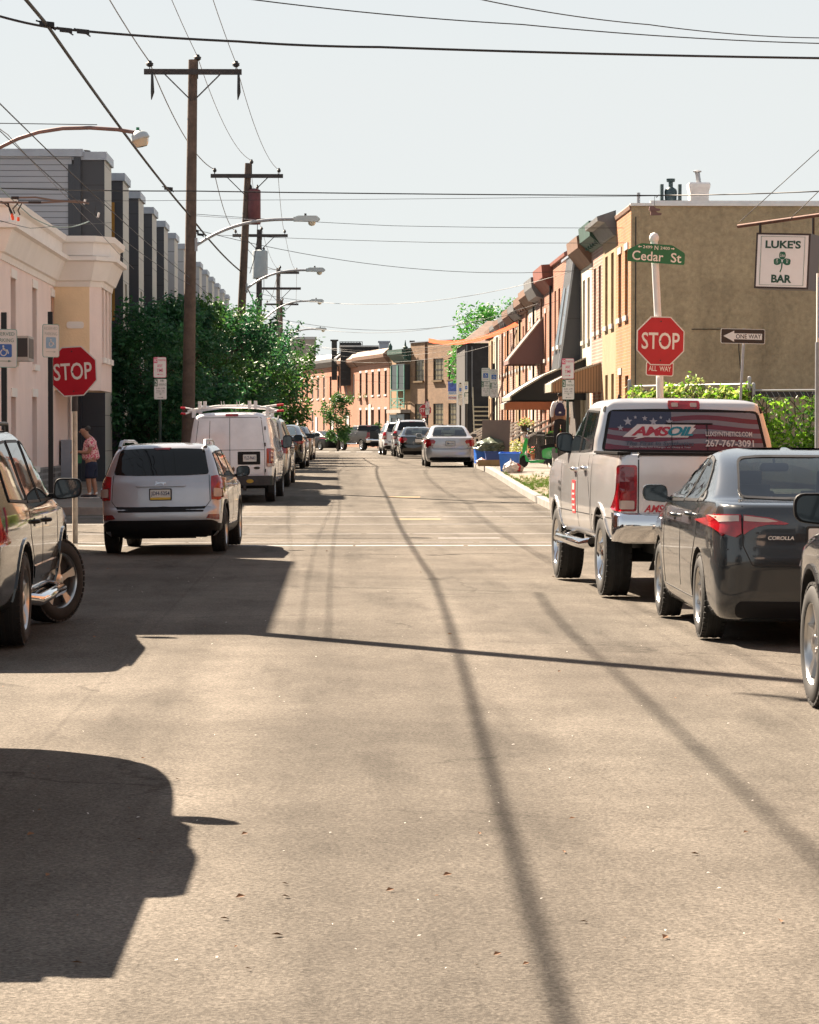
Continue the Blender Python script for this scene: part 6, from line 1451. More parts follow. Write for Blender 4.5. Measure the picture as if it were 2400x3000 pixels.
    if plate_txt:
        q = MB(); q.prism(rrect(.295,.032,.005), (0, p.y-.021, .825*H), (1,0,0), (0,0,1), (0,-1,0), .002); q.build('plate_band', M['plate_yellow'], o)
        q = MB(); add_text(q, plate_txt, (0, p.y-.022, .893*H), (1,0,0), (0,0,1), (0,-1,0), .27, .075, .002, .015); q.build('plate_lettering', M['plate_text'], o)
    for sd in (-1, 1):
        m = MB(); x = sd*.60; zt = 1.625*H
        m.tube([(x*1.05,.50,zt-.05),(x*1.03,.62,zt+.035),(x,.9,zt+.05),(x*.99,2.0,zt+.045),(x*.98,2.28,zt+.01),(x*.98,2.4,zt-.06)], [.03,.028,.022,.02,.022,.02], 8); m.build('roof_rail', M['grey_metal'], root, 50)
    handles(car, root, [(1.3,1.0*H),(2.25,.98*H)], body_mat)
    mirror_pair(root, 2.78, 1.17*H, .87, .22, .19, .13)
    for y in wb:
        for sd in (-1, 1): wheel(root, sd*(W-.115), y, sd, wr, .215, 5, lod=lod)
    u = MB(); u.box(-W*.7, W*.7, .35, L-.4, .24, .45); u.tube([(-.55,.2,.3),(.5,.2,.3)], .07); u.build('underbody', M['dark_under'], root)
    return root

# ---------------------------------------------------------------- cargo van with ladder rack
def cargo_van(name, label, loc, rz, body_mat, roll=0., plate_txt='YLZ-9662', group=None):
    L = 5.5; W = 1.0; wr = .37
    sl = [(.42,.10,5.2,.90,.1),(.50,.04,5.35,.97,.1),(.70,.0,5.42,.995,.1),(.95,.0,5.42,1.0,.1),(1.10,.01,5.36,.995,.1),(1.16,.015,5.1,.99,.1),(1.22,.02,4.75,.985,.1),(1.30,.03,4.60,.975,.1),(1.6,.06,4.30,.935,.12),(1.85,.10,4.02,.89,.14),(1.98,.13,3.85,.855,.16),(2.05,.18,3.6,.78,.2),(2.085,.35,3.3,.6,.2),(2.10,.8,2.9,.3,.1),(2.105,1.0,2.6,.1,.05)]
    root = thing(name, label, 'van', loc, group=group, rot=(0, roll, rz))
    car = Car(name, sl, L, bow_r=.07, taper=.04); wb = (1.05, 4.55)
    finish_body(car, root, {}, [(wb[0], wr+.06), (wb[1], wr+.06)], wr, w=W, paint_mat=body_mat)
    seam_set(car, root, [('rear', [(-.80,.56),(-.80,1.3),(-.72,1.97),(.72,1.97),(.80,1.3),(.80,.56),(-.80,.56)]), ('rear', [(.0,.56),(0,1.97)]), ('rear', [(-.80,1.22),(0,1.22)]), ('rear', [(0,1.22),(.80,1.22)]),
        ('rear', [(-.48,1.22),(-.46,1.9)]), ('left', [(3.3,.5),(3.3,1.9)]), ('left', [(4.3,.5),(4.35,1.3)]), ('right', [(2.1,.5),(2.1,1.9)])], w=.011, t=.003)
    wins = [(3.42,1.28),(3.42,1.78),(3.80,1.80),(4.30,1.30)]
    side_set(car, root, [wins], mat=M['glass_blue'])
    m = MB(); car.patch(m, rounded([(-.85,1.28),(-.75,1.85),(.75,1.85),(.85,1.28)], .06), 'front', .006, 0, .1); m.build('windscreen', M['glass_dark'], root, 40)
    for sd in (-1, 1):
        m = MB(); car.patch(m, rrectc(sd*.905, 1.04, .125, .42, .02), 'rear', .024, 0, .05); o = m.build('tail_lamp', M['red_lens'], root, 30)
        q = MB(); car.patch(q, rrectc(sd*.905, .87, .10, .07, .01), 'rear', .03, 0, .05); q.build('lamp_insert', M['lens_clear'], o)
        q = MB(); car.patch(q, rrectc(sd*.905, 1.05, .03, .24, .01), 'rear', .03, 0, .05); q.build('lamp_divider', M['red_dark'], o)
    m = MB(); car.patch(m, rrectc(.05, 2.02, .30, .05, .02), 'rear', .02, 0, .06); m.build('brake_light', M['red_lens'], root)
    m = MB(); car.patch(m, rrectc(.44, 1.03, .52, .30, .02), 'rear', .012, 0, .08); pr = m.build('plate_recess', M['black_plastic'], root)
    p, n = car.hit('rear', .44, 1.03)
    q = MB(); q.prism(rrect(.31,.16,.012), (.46, p.y-.02, 1.03), (1,0,0), (0,0,1), (0,-1,0), .006); o = q.build('licence_plate', M['plate_white'], root)
    q = MB(); add_text(q, plate_txt, (.46, p.y-.027, 1.035), (1,0,0), (0,0,1), (0,-1,0), .27, .075, .002, .012); q.build('plate_lettering', M['plate_text'], o)
    m = MB(); car.patch(m, [(.62+.075*cos(2*pi*k/16), .80+.033*sin(2*pi*k/16)) for k in range(16)], 'rear', .008, 0, .1); m.build('oval_badge', M['sign_black'], root)
    m = MB()      # rust scab round the latch
    random.seed(3)
    for k in range(9): car.patch(m, [(.02+random.uniform(-.02,.09)+.02*random.uniform(.5,1.3)*cos(a), .77+random.uniform(-.05,.06)+.02*sin(a)) for a in (0,1,2,3,4,5)], 'rear', .002+.0007*k, 0, .2)
    m.build('rust_patch', plain('rust', (.16,.10,.075), .9, var=.4, scale=30), root)
    for z in (.74, 1.34, 1.72):
        m = MB(); p2, n2 = car.hit('rear', .815, z); m.tube([p2+Vector((0,-.02,-.04)), p2+Vector((0,-.02,.04))], .016, 8); m.build('hinge', M['dark_metal'], root, 50)
    m = MB()     # step bumper
    vs = []; prof = [(-.995,.02),(-.995,-.10),(-.93,-.17),(.93,-.17),(.995,-.10),(.995,.02)]
    m.prism([(a, b) for a, b in prof], (0,0,.40), (1,0,0), (0,1,0), (0,0,1), .22); bp = m.build('rear_bumper', plain('dark worn bumper', (.035,.037,.042), .35, .5, var=.35, scale=6), root)
    m = MB(); m.prism([(.085*cos(2*pi*k/16), .045*sin(2*pi*k/16)) for k in range(16)], (.47,-.172,.50), (1,0,0), (0,0,1), (0,-1,0), .004); m.build('round_sticker', plain('faded yellow', (.40,.25,.03), .6), bp)
    m = MB(); m.tube([(.34,-.08,.34),(.34,-.20,.34)], .03); m.box(.30,.38,-.12,-.02,.28,.40); m.lathe([(0,.028),(.03,.034),(.05,.02),(.055,0)], (.34,-.2,.34), (0,0,1), 12); m.build('tow_ball', M['dark_metal'], root, 50)
    m = MB(); m.prism([(-.35,0),(-.12,-.14),(.1,-.17),(.25,-.03),(.35,0)], (-.4,.9,.44), (1,0,0), (0,0,1), (0,1,0), .3); m.box(-.8,.8,.4,5.0,.33,.5); m.tube([(-.8,1.05,wr),(.8,1.05,wr)], .06); m.build('underbody', M['dark_under'], root)
    # ladder rack: two cross bars, uprights, clamps with red ends
    rk = MB()
    for y in (.45, 2.3):
        rk.tube([(-1.0,y,2.12),(-.8,y,2.17),(-.3,y,2.235),(.3,y,2.235),(.8,y,2.19),(1.0,y,2.13)], .034, 8)
        for x in (-.86,.86): rk.box(x-.04,x+.04,y-.04,y+.04,1.98,2.18)
    for x in (-.72,-.60,.44,.58):
        rk.box(x-.035,x+.035,.38,.52,2.17,2.36)
    for x in (-.20,-.14,.16,.22): rk.tube([(x,.45,2.2),(x-.02,.45,2.36)], .008, 6)
    rk.tube([(-.72,.45,2.25),(-.72,3.6,2.25)], .022); rk.tube([(.50,.45,2.25),(.50,3.6,2.25)], .022)
    for x, dz in ((.85,.06),(.85,-.08)): rk.tube([(x-.1,.5,2.15+dz),(x+.24,.38,2.19+dz)], .024)
    for x, dz in ((-.9,.08),(-.9,-.06)): rk.tube([(x,.5,2.15+dz*.4),(x-.16,.38,2.13+dz)], .02)
    lr = rk.build('ladder_rack', M['white_metal'], root, 45)
    for x, z in ((1.08,2.25),(1.08,2.11),(-1.05,2.2),(-1.05,2.07)):
        t = MB(); t.tube([(x,.385,z),(x+(.16 if x > 0 else -.10),.35,z+.012)], .027, 8); t.build('red_grip', M['sign_red'], lr, 50)
    mirror_pair(root, 4.05, 1.38, .98, .24, .34, .10)
    for y in wb:
        for sd in (-1, 1): wheel(root, sd*(W-.13), y, sd, wr, .23, 8, rimmat=M['grey_metal'])
    for sd in (-1, 1):
        m = MB(); m.box(sd*.86-.02 if sd > 0 else -.99, .99 if sd > 0 else sd*.86+.02, .55, .58, .22, .55); m.build('mud_flap', M['rubber'], root)
    return root

# ---------------------------------------------------------------- pickup: cab loft + open bed
def pickup(name, label, loc, rz, body_mat, near=True, group=None, roll=0., wr=.42, L=5.85, cab_len=2.35, plate_txt='', glass=None):
    W = 1.01; bed = 1.72; dz = .0
    root = thing(name, label, 'pickup truck', loc, group=group, rot=(0, roll, rz))
    zt = 2.06 if near else 1.90
    low = [(.58,.06,L-.25,.93,.08),(.66,.02,L-.12,.98,.08),(.80,.0,L-.03,1.0,.08),(1.0,.0,L,1.01,.08),(1.2,.0,L-.05,1.008,.08),(1.33,.005,L-.35,1.0,.09)]
    cb = bed+.06; hood = cb+cab_len
    # lower body and bed box
    sl = low + [(1.40,.01,L-.8,.99,.09),(1.46,.02,hood+.18,.975,.09),(1.472,.05,hood+.10,.95,.08)]
    low_c = Car(name, sl, L, bow_r=.035, taper=.035, bow_f=.14)
    bx = MB(); bx.box(-.84,.84,.10,bed-.02,.95,2.0)
    wb = (1.18, 4.72 if near else 4.65)
    me = finish_body(low_c, root, {}, [(wb[0], wr+.08), (wb[1], wr+.08)], wr, w=W, paint_mat=body_mat, extra_cut=[bx])
    # cab
    c0 = cb
    cs = [(1.38,c0,hood+.32,.975,.08),(1.44,c0,hood+.22,.97,.08),(1.50,c0+.01,hood+.10,.955,.08),(1.62,c0+.04,hood-.12,.94,.07),(zt-.28,c0+.09,hood-.42,.90,.08),(zt-.13,c0+.13,hood-.72,.865,.09),(zt-.06,c0+.16,hood-.9,.825,.10),(zt-.02,c0+.26,hood-1.1,.72,.14),(zt,c0+.5,hood-1.4,.4,.1),(zt+.005,c0+.7,hood-1.6,.1,.05)]
    cab = Car(name, cs, L, bow_r=.045, taper=.02, bow_f=.2)
    cab.L = L
    cbm = cab.mb.build('cab', body_mat, root, 32)
    s_ = zt/2.03
    rear = [(-.875,1.49),(-.79,zt-.15),(-.3,zt-.135),(.3,zt-.135),(.79,zt-.15),(.875,1.49)]
    m = MB(); cab.patch(m, rounded(rear, .05, 4), 'rear', .008, 0, .07); rw = m.build('rear_window', glass or M['glass_dark'], root, 40)
    m = MB(); R_ = rounded(rear, .05, 4); cab.strip(m, R_+[R_[0]], 'rear', .025, .012); m.build('window_seal', M['black_plastic'], rw)
    m = MB(); cab.patch(m, rounded([(-.86,1.48),(-.70,zt-.14),(.70,zt-.14),(.86,1.48)], .06), 'front', .006, 0, .1); m.build('windscreen', M['glass_dark'], root, 40)
    w1 = [(c0+.22,1.50),(c0+.30,zt-.16),(c0+1.05,zt-.145),(c0+1.05,1.47)]; w2 = [(c0+1.12,1.47),(c0+1.12,zt-.145),(c0+1.55,zt-.16),(c0+1.95,1.66),(c0+2.12,1.46)]
    side_set(cab, root, [w1, w2], mat=M['glass_dark'], frame=near)
    m = MB(); cab.patch(m, rounded([(-.17,zt-.125),(-.17,zt-.045),(.17,zt-.045),(.17,zt-.125)], .02), 'rear', .02, 0, .05); bl = m.build('brake_light', M['red_lens'], root)
    for sx in (-.10,.10): q = MB(); cab.patch(q, rrectc(sx, zt-.083, .07, .04, .01), 'rear', .025, 0, .05); q.build('lamp_insert', M['lens_clear'], bl)
    for sd in (-1, 1):
        m = MB(); cab.patch(m, [(sd*.83,zt-.05),(sd*.81,zt-.055),(sd*.83,zt-.16),(sd*.85,zt-.155)], 'rear', .01, 0, .1); m.build('roof_ditch', M['black_plastic'], root)
        vw = 'left' if sd < 0 else 'right'
        m = MB(); low_c.patch(m, rounded([(sd*.985,.90),(sd*.79,.90),(sd*.79,1.36),(sd*.965,1.36)], .03), 'rear', .018, 0, .06)
        low_c.patch(m, rounded([(.02,.90),(.14,.90),(.10,1.36),(.02,1.36)], .02), vw, .012, 0, .05)
        o = m.build('tail_lamp', M['red_lens'], root, 35)
        q = MB(); low_c.patch(q, rrectc(sd*.88, .965, .13, .085, .015), 'rear', .026, 0, .05); q.build('lamp_insert', M['lens_clear'], o)
        q = MB(); low_c.patch(q, rounded([(sd*.95,1.10),(sd*.82,1.10),(sd*.82,1.34),(sd*.94,1.34)], .03), 'rear', .024, 0, .06); q.build('lamp_panel', M['red_dark'], o)
        m = MB(); low_c.patch(m, [(sd*.55,1.0),(sd*.92,1.02),(sd*.90,1.22),(sd*.55,1.2)], 'front', .012, 0, .09); m.build('headlight', M['lens_clear'], root)
    m = MB(); low_c.patch(m, rrectc(0, 1.08, .8, .38, .05), 'front', .02, 0, .1); m.build('grille', M['chrome'], root)
    seam_set(low_c, root, [('rear', [(-.775,.80),(-.775,1.45)]), ('rear', [(.775,.80),(.775,1.45)]), ('left', [(bed+.03,.68),(bed+.03,1.45)]), ('left', [(c0+.98,1.44),(c0+1.0,.66)]), ('left', [(c0+.25,1.44),(c0+.22,1.25),(c0+.05,.95),(c0+.08,.66)]), ('left', [(hood+.02,1.44),(hood+.04,.68)]), ('left', [(.1,.82),(bed,.82)]), ('left', [(c0+.1,.82),(hood+.3,.82)])], w=.012)
    # tailgate: own panel with raised top edge, handle
    m = MB(); low_c.patch(m, rounded([(-.765,.84),(-.765,1.45),(.765,1.45),(.765,.84)], .03), 'rear', .006, 0, .12); tg = m.build('tailgate', body_mat, root, 40)
    m = MB(); m.box(-.78,.78,-.012,.11,1.464,1.49); m.build('tailgate_cap', M['black_plastic'], tg)
    m = MB(); p, n = low_c.hit('rear', 0, 1.2); m.prism(rrect(.26,.10,.04), (0, p.y-.01, 1.22), (1,0,0), (0,0,1), (0,-1,0), .03); m.build('tailgate_handle', M['chrome'], tg, 40)
    for v in (-1, 1):
        m = MB(); m.box(min(v*.85, v*.985), max(v*.85, v*.985), .05, bed-.02, 1.468, 1.49); m.build('bed_rail', M['black_plastic'], root)
    # chrome bumper
    m = MB(); vs = []; prof = [(.60,-.02),(.66,-.10),(.74,-.125),(.84,-.12),(.885,-.07),(.885,.02)]
    xs = [-1.02,-1.0,-.93,-.5,0,.5,.93,1.0,1.02]; off = [.16,.06,.0,-.02,-.03,-.02,0,.06,.16]
    for x, o_ in zip(xs, off): vs += [(x, y+o_, z) for z, y in prof]
    k = len(prof); fs = [(i*k+j, (i+1)*k+j, (i+1)*k+j+1, i*k+j+1) for i in range(len(xs)-1) for j in range(k-1)]
    fs += [tuple(range(k)), tuple((len(xs)-1)*k+j for j in range(k))]
    m.add(vs, fs); bp = m.build('rear_bumper', M['chrome'], root, 50)
    m = MB(); m.box(-.55,.55,-.16,-.02,.885,.895); m.build('bumper_step', M['black_plastic'], bp)
    m = MB(); m.prism(rrect(.33,.17,.01), (0,-.158,.75), (1,0,0), (0,0,1), (0,-1,0), .01); pl = m.build('licence_plate', M['plate_white'], root)
    if plate_txt: m = MB(); add_text(m, plate_txt, (0,-.169,.755), (1,0,0), (0,0,1), (0,-1,0), .27, .07, .002, .01); m.build('plate_lettering', M['plate_text'], pl)
    handles(low_c, root, [(c0+.42,1.30),(c0+1.18,1.28)], M['chrome'], .20, .045)
    mirror_pair(root, c0+1.95, 1.56, .90, .20, .24, .11)
    for sd in (-1, 1):
        m = MB(); m.tube([(sd*.96,c0+.15,.52),(sd*1.03,c0+.3,.50),(sd*1.04,c0+1.2,.50),(sd*1.03,c0+2.3,.50),(sd*.96,c0+2.45,.52)], .055, 12)
        for y in (c0+.4, c0+2.2): m.tube([(sd*.7,y,.62),(sd*1.02,y,.5)], .025)
        m.build('side_step', M['chrome'], root, 50)
        for y in wb:
            m = MB(); pts = [(y+(wr+.10)*cos(pi*k/12), wr+(wr+.10)*sin(pi*k/12)) for k in range(1, 12)]
            low_c.strip(m, pts, 'left' if sd < 0 else 'right', .045, .014); m.build('arch_lip', body_mat, root, 40)
    for y in wb:
        for sd in (-1, 1): wheel(root, sd*(W-.165), y, sd, wr, .285, 5 if near else 6, rimr=wr*.63, rimmat=M['chrome'] if near else None, lod=1 if near else 0)
    u = MB(); u.box(-.55,.55,.25,L-.5,.46,.68); u.tube([(-.8,wb[0],wr),(.8,wb[0],wr)], .07); u.lathe([(0,.14),(.24,.14)], (.0,wb[0]-.12,wr), (0,1,0), 14)
    u.tube([(.55,1.9,.42),(.62,.15,.45)], .04); u.tube([(-.3,wb[0]+.1,.3),(-.3,wb[0]+.4,.55)], .03); u.build('underbody', M['dark_under'], root)
    u = MB(); u.prism([(-.5,0),(.5,0),(.6,-.3),(-.6,-.3)], (0,.35,.60), (1,0,0), (0,0,1), (0,1,0), .05); u.build('spare_wheel_guard', M['dark_under'], root)
    return root, cab, low_c, rw, tg
# ---------------------------------------------------------------- large dark SUV (near left, near right edge, shadow caster, generic far SUV)
SUV_B = [(.30,.14,4.70,.86,.14),(.40,.05,4.85,.93,.15),(.55,.0,4.92,.955,.16),(.75,.0,4.92,.965,.16),(.92,.03,4.86,.965,.15),(1.02,.05,4.55,.962,.15),(1.08,.06,4.15,.955,.15),(1.12,.07,3.85,.945,.15),
   (1.17,.09,3.62,.93,.14),(1.25,.12,3.45,.90,.14),(1.4,.18,3.2,.845,.15),(1.6,.27,2.86,.775,.16),(1.70,.34,2.66,.73,.17),(1.76,.45,2.45,.66,.18),(1.79,.75,2.15,.52,.2),(1.805,1.1,1.8,.3,.1),(1.81,1.3,1.6,.08,.03)]
def big_suv(name, label, loc, rz, body_mat, group=None, steer=0.0, wr=.385, lod=1, rims=5, steps=True, glass=None, rimmat=None, H=1.0, cat='car', flare=None, mh=None, tail=0.0):
    L = 4.92; W = .965
    root = thing(name, label, cat, loc, rz, group)
    car = Car(name, [(z*H, r[0]+tail, *r[1:]) for z, *r in SUV_B], L, bow_r=.07, taper=.05, sub=2 if lod else 1)
    wb = (1.02, 3.98)
    finish_body(car, root, {}, [(wb[0], wr+.065), (wb[1], wr+.075)], wr, w=W, wellw=.36, paint_mat=body_mat)
    g = glass or M['glass_dark']
    m = MB(); car.patch(m, rounded([(-.74,1.2*H),(-.66,1.66*H),(.66,1.66*H),(.74,1.2*H)], .06), 'rear', .008, 0, .08); m.build('rear_window', g, root, 40)
    m = MB(); car.patch(m, rounded([(-.80,1.16*H),(-.64,1.68*H),(.64,1.68*H),(.80,1.16*H)], .06), 'front', .008, 0, .1); m.build('windscreen', g, root, 40)
    w0 = [(.40,1.20),(.52,1.64),(1.25,1.67),(1.28,1.17)]; w1 = [(1.36,1.17),(1.36,1.67),(2.10,1.67),(2.14,1.16)]; w2 = [(2.22,1.16),(2.22,1.665),(2.58,1.63),(2.95,1.40),(3.30,1.16)]
    side_set(car, root, [[(a, b*H) for a, b in w] for w in (w0, w1, w2)], mat=g, frame=bool(lod))
    for sd in (-1, 1):
        vw = 'left' if sd < 0 else 'right'
        m = MB(); car.patch(m, rounded([(sd*.93,.86*H),(sd*.76,.86*H),(sd*.74,1.2*H),(sd*.86,1.2*H)], .03), 'rear', .016, 0, .06); car.patch(m, [(.04,.86*H),(.10,.88*H),(.12,1.15*H),(.08,1.18*H)], vw, .01, 0, .07); m.build('tail_lamp', M['red_lens'], root, 35)
        m = MB(); car.patch(m, [(sd*.45,.80),(sd*.88,.82),(sd*.88,.98),(sd*.45,.95)], 'front', .012, 0, .08); car.patch(m, [(4.55,.84),(4.84,.82),(4.80,.95),(4.6,.99)], vw, .012, 0, .07); m.build('headlight', M['lens_clear'], root)
        m = MB(); car.strip(m, [(1.55,.58),(3.35,.58)], vw, .10, .016); m.build('side_moulding', body_mat, root, 40)
        if steps:
            m = MB(); m.tube([(sd*.90,1.5,.36),(sd*1.0,1.6,.34),(sd*1.0,3.35,.34),(sd*.90,3.45,.36)], .05, 10); m.build('side_step', M['chrome'], root, 50)
        for y in wb:
            m = MB(); pts = [(y+(wr+.10)*cos(pi*k/14), wr+(wr+.10)*sin(pi*k/14)) for k in range(0, 15)]
            car.strip(m, pts, vw, .03, .012); m.build('arch_lip', flare or body_mat, root, 40)
    seam_set(car, root, [('left', [(2.18,.42),(2.18,1.16*H)]), ('left', [(1.30,1.16*H),(1.36,.9),(1.56,.7),(1.56,.42)]), ('left', [(3.36,.42),(3.42,.8),(3.36,1.14*H)]), ('left', [(3.4,1.10*H),(4.5,1.02*H)]), ('rear', [(-.76,.62),(.76,.62)])])
    m = MB(); car.patch(m, rrectc(0,.45,1.6,.2,.05), 'rear', .03, 0, .1); m.build('rear_bumper', body_mat, root, 40)
    m = MB(); p, n = car.hit('rear', 0, .95); m.prism(rrect(.31,.16,.01), (0,p.y-.01,.95), (1,0,0), (0,0,1), (0,-1,0), .01); m.build('licence_plate', M['plate_white'], root)
    handles(car, root, [(1.58,1.0*H),(2.42,.99*H)], M['black_plastic'])
    mirror_pair(root, 3.12, mh or 1.24*H, .93, .26, .20, .13)
    for sd in (-1, 1):
        m = MB(); m.tube([(sd*.66,.55,1.74*H),(sd*.66,.7,1.82*H),(sd*.64,2.3,1.82*H),(sd*.62,2.5,1.72*H)], .018, 8); m.build('roof_rail', M['black_plastic'], root, 50)
    for y in wb:
        for sd in (-1, 1): wheel(root, sd*(W-.13), y, sd, wr, .25, rims, rimmat=rimmat, steer=steer if y > 2 else 0, lod=lod)
    u = MB(); u.box(-.62,.62,.4,L-.5,.28,.5); u.tube([(-.8,wb[0],wr),(.8,wb[0],wr)], .06); u.build('underbody', M['dark_under'], root)
    return root, car

far_dark = plain('far dark paint', (.012,.011,.011), .4, coat=.25, spec=.25)
# ---------------------------------------------------------------- the parked and waiting vehicles
silver = paint('silver paint', (.40,.41,.44), .55, .32)
ramgold = paint('pale champagne paint', (.54,.54,.55), .5, .30)
charcoal = paint('charcoal paint', (.026,.030,.034), .35, .24)
blackp = paint('black paint', (.004,.0045,.005), .0, .12)
navy = paint('navy black paint', (.008,.010,.016), .1, .14)
vanwhite = paint('van white paint', (.72,.71,.74), .0, .45, .10)
beige = paint('pale beige paint', (.42,.39,.34), .5, .3)
white_p = paint('white paint', (.62,.63,.65), .1, .3)

def veh(fn, *a, **k): return fn(*a, **k)
# silver compact SUV stopped at the crossing
compact_suv('compact_suv', 'silver compact SUV with roof rails waiting at the crossing in front of the white van', (-2.46, 39.5, 0), R(-2.5), silver, plate_txt='JDH-5254', roll=R(-.8)).scale = (.95,.95,.94)
cargo_van('cargo_van', 'white cargo van with a ladder rack and rusty rear door parked beyond the silver SUV', (-2.50, 66.0, gz(66)), R(-2.0), vanwhite, roll=R(-.6))
# pale pickup
tr, cab, low, rwin, tgate = pickup('pickup_truck', 'pale silver pickup with flag film lettering across its rear window', (3.74, 28.25, 0), R(3.0), ramgold, roll=R(.6))
def clipy(poly, c, keep_above):
    out = []
    for i in range(len(poly)):
        a = poly[i]; b = poly[(i+1) % len(poly)]
        ia = (a[1] >= c) == keep_above; ib = (b[1] >= c) == keep_above
        if ia: out.append(a)
        if ia != ib:
            t = (c-a[1])/(b[1]-a[1]); out.append((a[0]+(b[0]-a[0])*t, c))
    return out
fl_red = plain('window film red', (.115,.012,.030), .25); fl_white = plain('window film white', (.16,.15,.18), .25); fl_blue = plain('window film blue', (.022,.028,.065), .25)
zt = 2.06
def inwin(x, z):       # keep the film inside the glass
    lim = .875-.085*(z-1.49)/(zt-.15-1.49)-.02
    return (max(-lim, min(lim, x)), z)
mr, mw, mbl = MB(), MB(), MB()
N = 8; z0, z1 = 1.505, zt-.155
for i in range(N):
    m_ = mr if i % 2 == 0 else mw
    top = []; bot = []
    for k in range(15):
        x = -.875+1.75*k/14; wv = .022*sin(x*5.0+.6)
        za = z0+(z1-z0)*i/N; zb = z0+(z1-z0)*(i+1)/N
        if i > 0: za += wv
        if i < N-1: zb += wv
        za = max(z0, min(z1, za)); zb = max(z0, min(z1, zb))
        bot.append(inwin(x, za)); top.append(inwin(x, zb))
    cab.patch(m_, bot+top[::-1], 'rear', .012, 0, .10, sink=.002)
cab.patch(mbl, [inwin(-.9,1.73), inwin(-.14,1.73), inwin(-.14,z1), inwin(-.9,z1)], 'rear', .0135, 0, .08, sink=.002)
fo = mr.build('flag_film', fl_red, rwin, 40); mw.build('flag_white', fl_white, rwin, 40); mbl.build('flag_blue', fl_blue, rwin, 40)
ms = MB()
for sx, sz, sr in ((-.60,1.80,.05),(-.42,1.835,.03),(-.33,1.80,.045),(-.16,1.80,.04),(-.68,1.73,.035),(-.52,1.845,.02),(-.25,1.845,.02)):
    pts = [inwin(sx+(sr if k % 2 == 0 else sr*.42)*cos(pi/2+k*pi/5), sz+(sr if k % 2 == 0 else sr*.42)*sin(pi/2+k*pi/5)) for k in range(10)]
    cab.patch(ms, [pts[k] for k in range(10)], 'rear', .0155, 0, .3, sink=.001)
ms.build('film_star', plain('film star', (.30,.31,.36), .3), rwin)
mwht = plain('film lettering white', (.58,.55,.55), .3)
t1 = MB(); cab.patch(t1, [(-.66,1.635),(-.50,1.77),(.12,1.77),(.09,1.74),(.12,1.735),(.03,1.635),(-.42,1.635),(-.55,1.61),(-.50,1.635)], 'rear', .017, 0, .08, sink=.001); t1.build('logo_outline', mwht, rwin)
t2 = MB(); cab.decal(t2, 'AMS', 'rear', -.36, 1.697, .42, .10, .021, .035, shear=.35, space=.9); t2.build('logo_lettering', plain('logo red', (.34,.015,.035), .3), rwin)
t3 = MB(); cab.decal(t3, 'OIL', 'rear', -.045, 1.700, .27, .10, .022, .035, shear=.35, space=.9); t3.build('logo_lettering', plain('logo teal', (.0,.17,.23), .3), rwin)
t4 = MB(); cab.decal(t4, 'LUXSYNTHETICS.COM', 'rear', .47, 1.672, .50, .050, .030, .014); cab.decal(t4, '267-767-3091', 'rear', .475, 1.575, .52, .072, .030, .024); t4.build('film_lettering', mwht, rwin)
t5 = MB(); cab.decal(t5, 'The First In Synthetics', 'rear', -.27, 1.563, .72, .055, .030, .02, shear=.2); t5.build('film_lettering', plain('film lettering grey', (.035,.05,.08), .3), rwin)
t6 = MB(); cab.decal(t6, '25,000 Mile Oil Change, or Once a Year', 'rear', -.27, 1.527, .66, .022, .030, .005, shear=.2); t6.build('film_lettering', plain('film lettering pale', (.35,.34,.37), .3), rwin)
t7 = MB(); cab.strip(t7, [(-.14,1.51),(-.14,1.80)], 'rear', .006, .02); cab.strip(t7, [(.24,1.51),(.24,1.78)], 'rear', .008, .02); cab.strip(t7, [(-.2,1.782),(.3,1.782)], 'rear', .014, .024); t7.build('sliding_frame', M['black_plastic'], rwin)
t8 = MB(); low.decal(t8, 'AMS', 'rear', -.62, .93, .20, .075, .012, .03, shear=.35); low.decal(t8, 'OIL', 'rear', -.43, .93, .15, .075, .012, .03, shear=.35); t8.build('tailgate_sticker', M['sign_red'], tgate)
t8 = MB()
for k in range(14): low.patch(t8, rrectc(-.70+.028*k, .872+.012*(k % 2), .024, .011, .002), 'rear', .011, 0, .1)
t8.build('chequered_sticker', M['sign_black'], tgate)
t9 = MB(); low.patch(t9, rrectc(3.05,.98,.26,.36,.01), 'left', .005, 0, .1); ds = t9.build('door_sticker', plain('door sticker red', (.50,.03,.035), .4), tr)
t9 = MB(); low.patch(t9, rrectc(3.05,1.09,.16,.07,.01), 'left', .008, 0, .1)
for k in range(4): low.patch(t9, rrectc(3.05,1.01-.06*k,.18,.020,.004), 'left', .008, 0, .1)
t9.build('sticker_print', plain('sticker print', (.62,.42,.40), .4), ds)
t9 = MB(); low.decal(t9, 'RAM', 'left', 4.28, 1.05, .16, .05, .01, .03, flip=-1); low.decal(t9, 'HEMI', 'left', 4.28, 1.12, .16, .04, .01, .03, flip=-1); t9.build('badge', M['black_plastic'], tr)
m = MB(); m.tube([(-.55,2.9,2.0),(-.55,2.85,2.10)], [.03,.01], 8); m.build('roof_antenna', M['black_plastic'], tr, 50)
tr['label'] = tr['label']

sd_, sc = sedan('sedan', 'dark grey sedan with pale headlining seen through its rear glass, behind the pale pickup', 'corolla', (3.85, 22.38, 0), R(.2), charcoal, see=True, plate_txt='', rims=10, wr=.325, roll=R(.4))
sd_.scale = (1.02,1.04,1.075)
t = MB(); sc.decal(t, 'COROLLA', 'rear', -.36, .80, .20, .028, .014, .015, shear=.15); t.build('badge', M['text_white'], sd_)
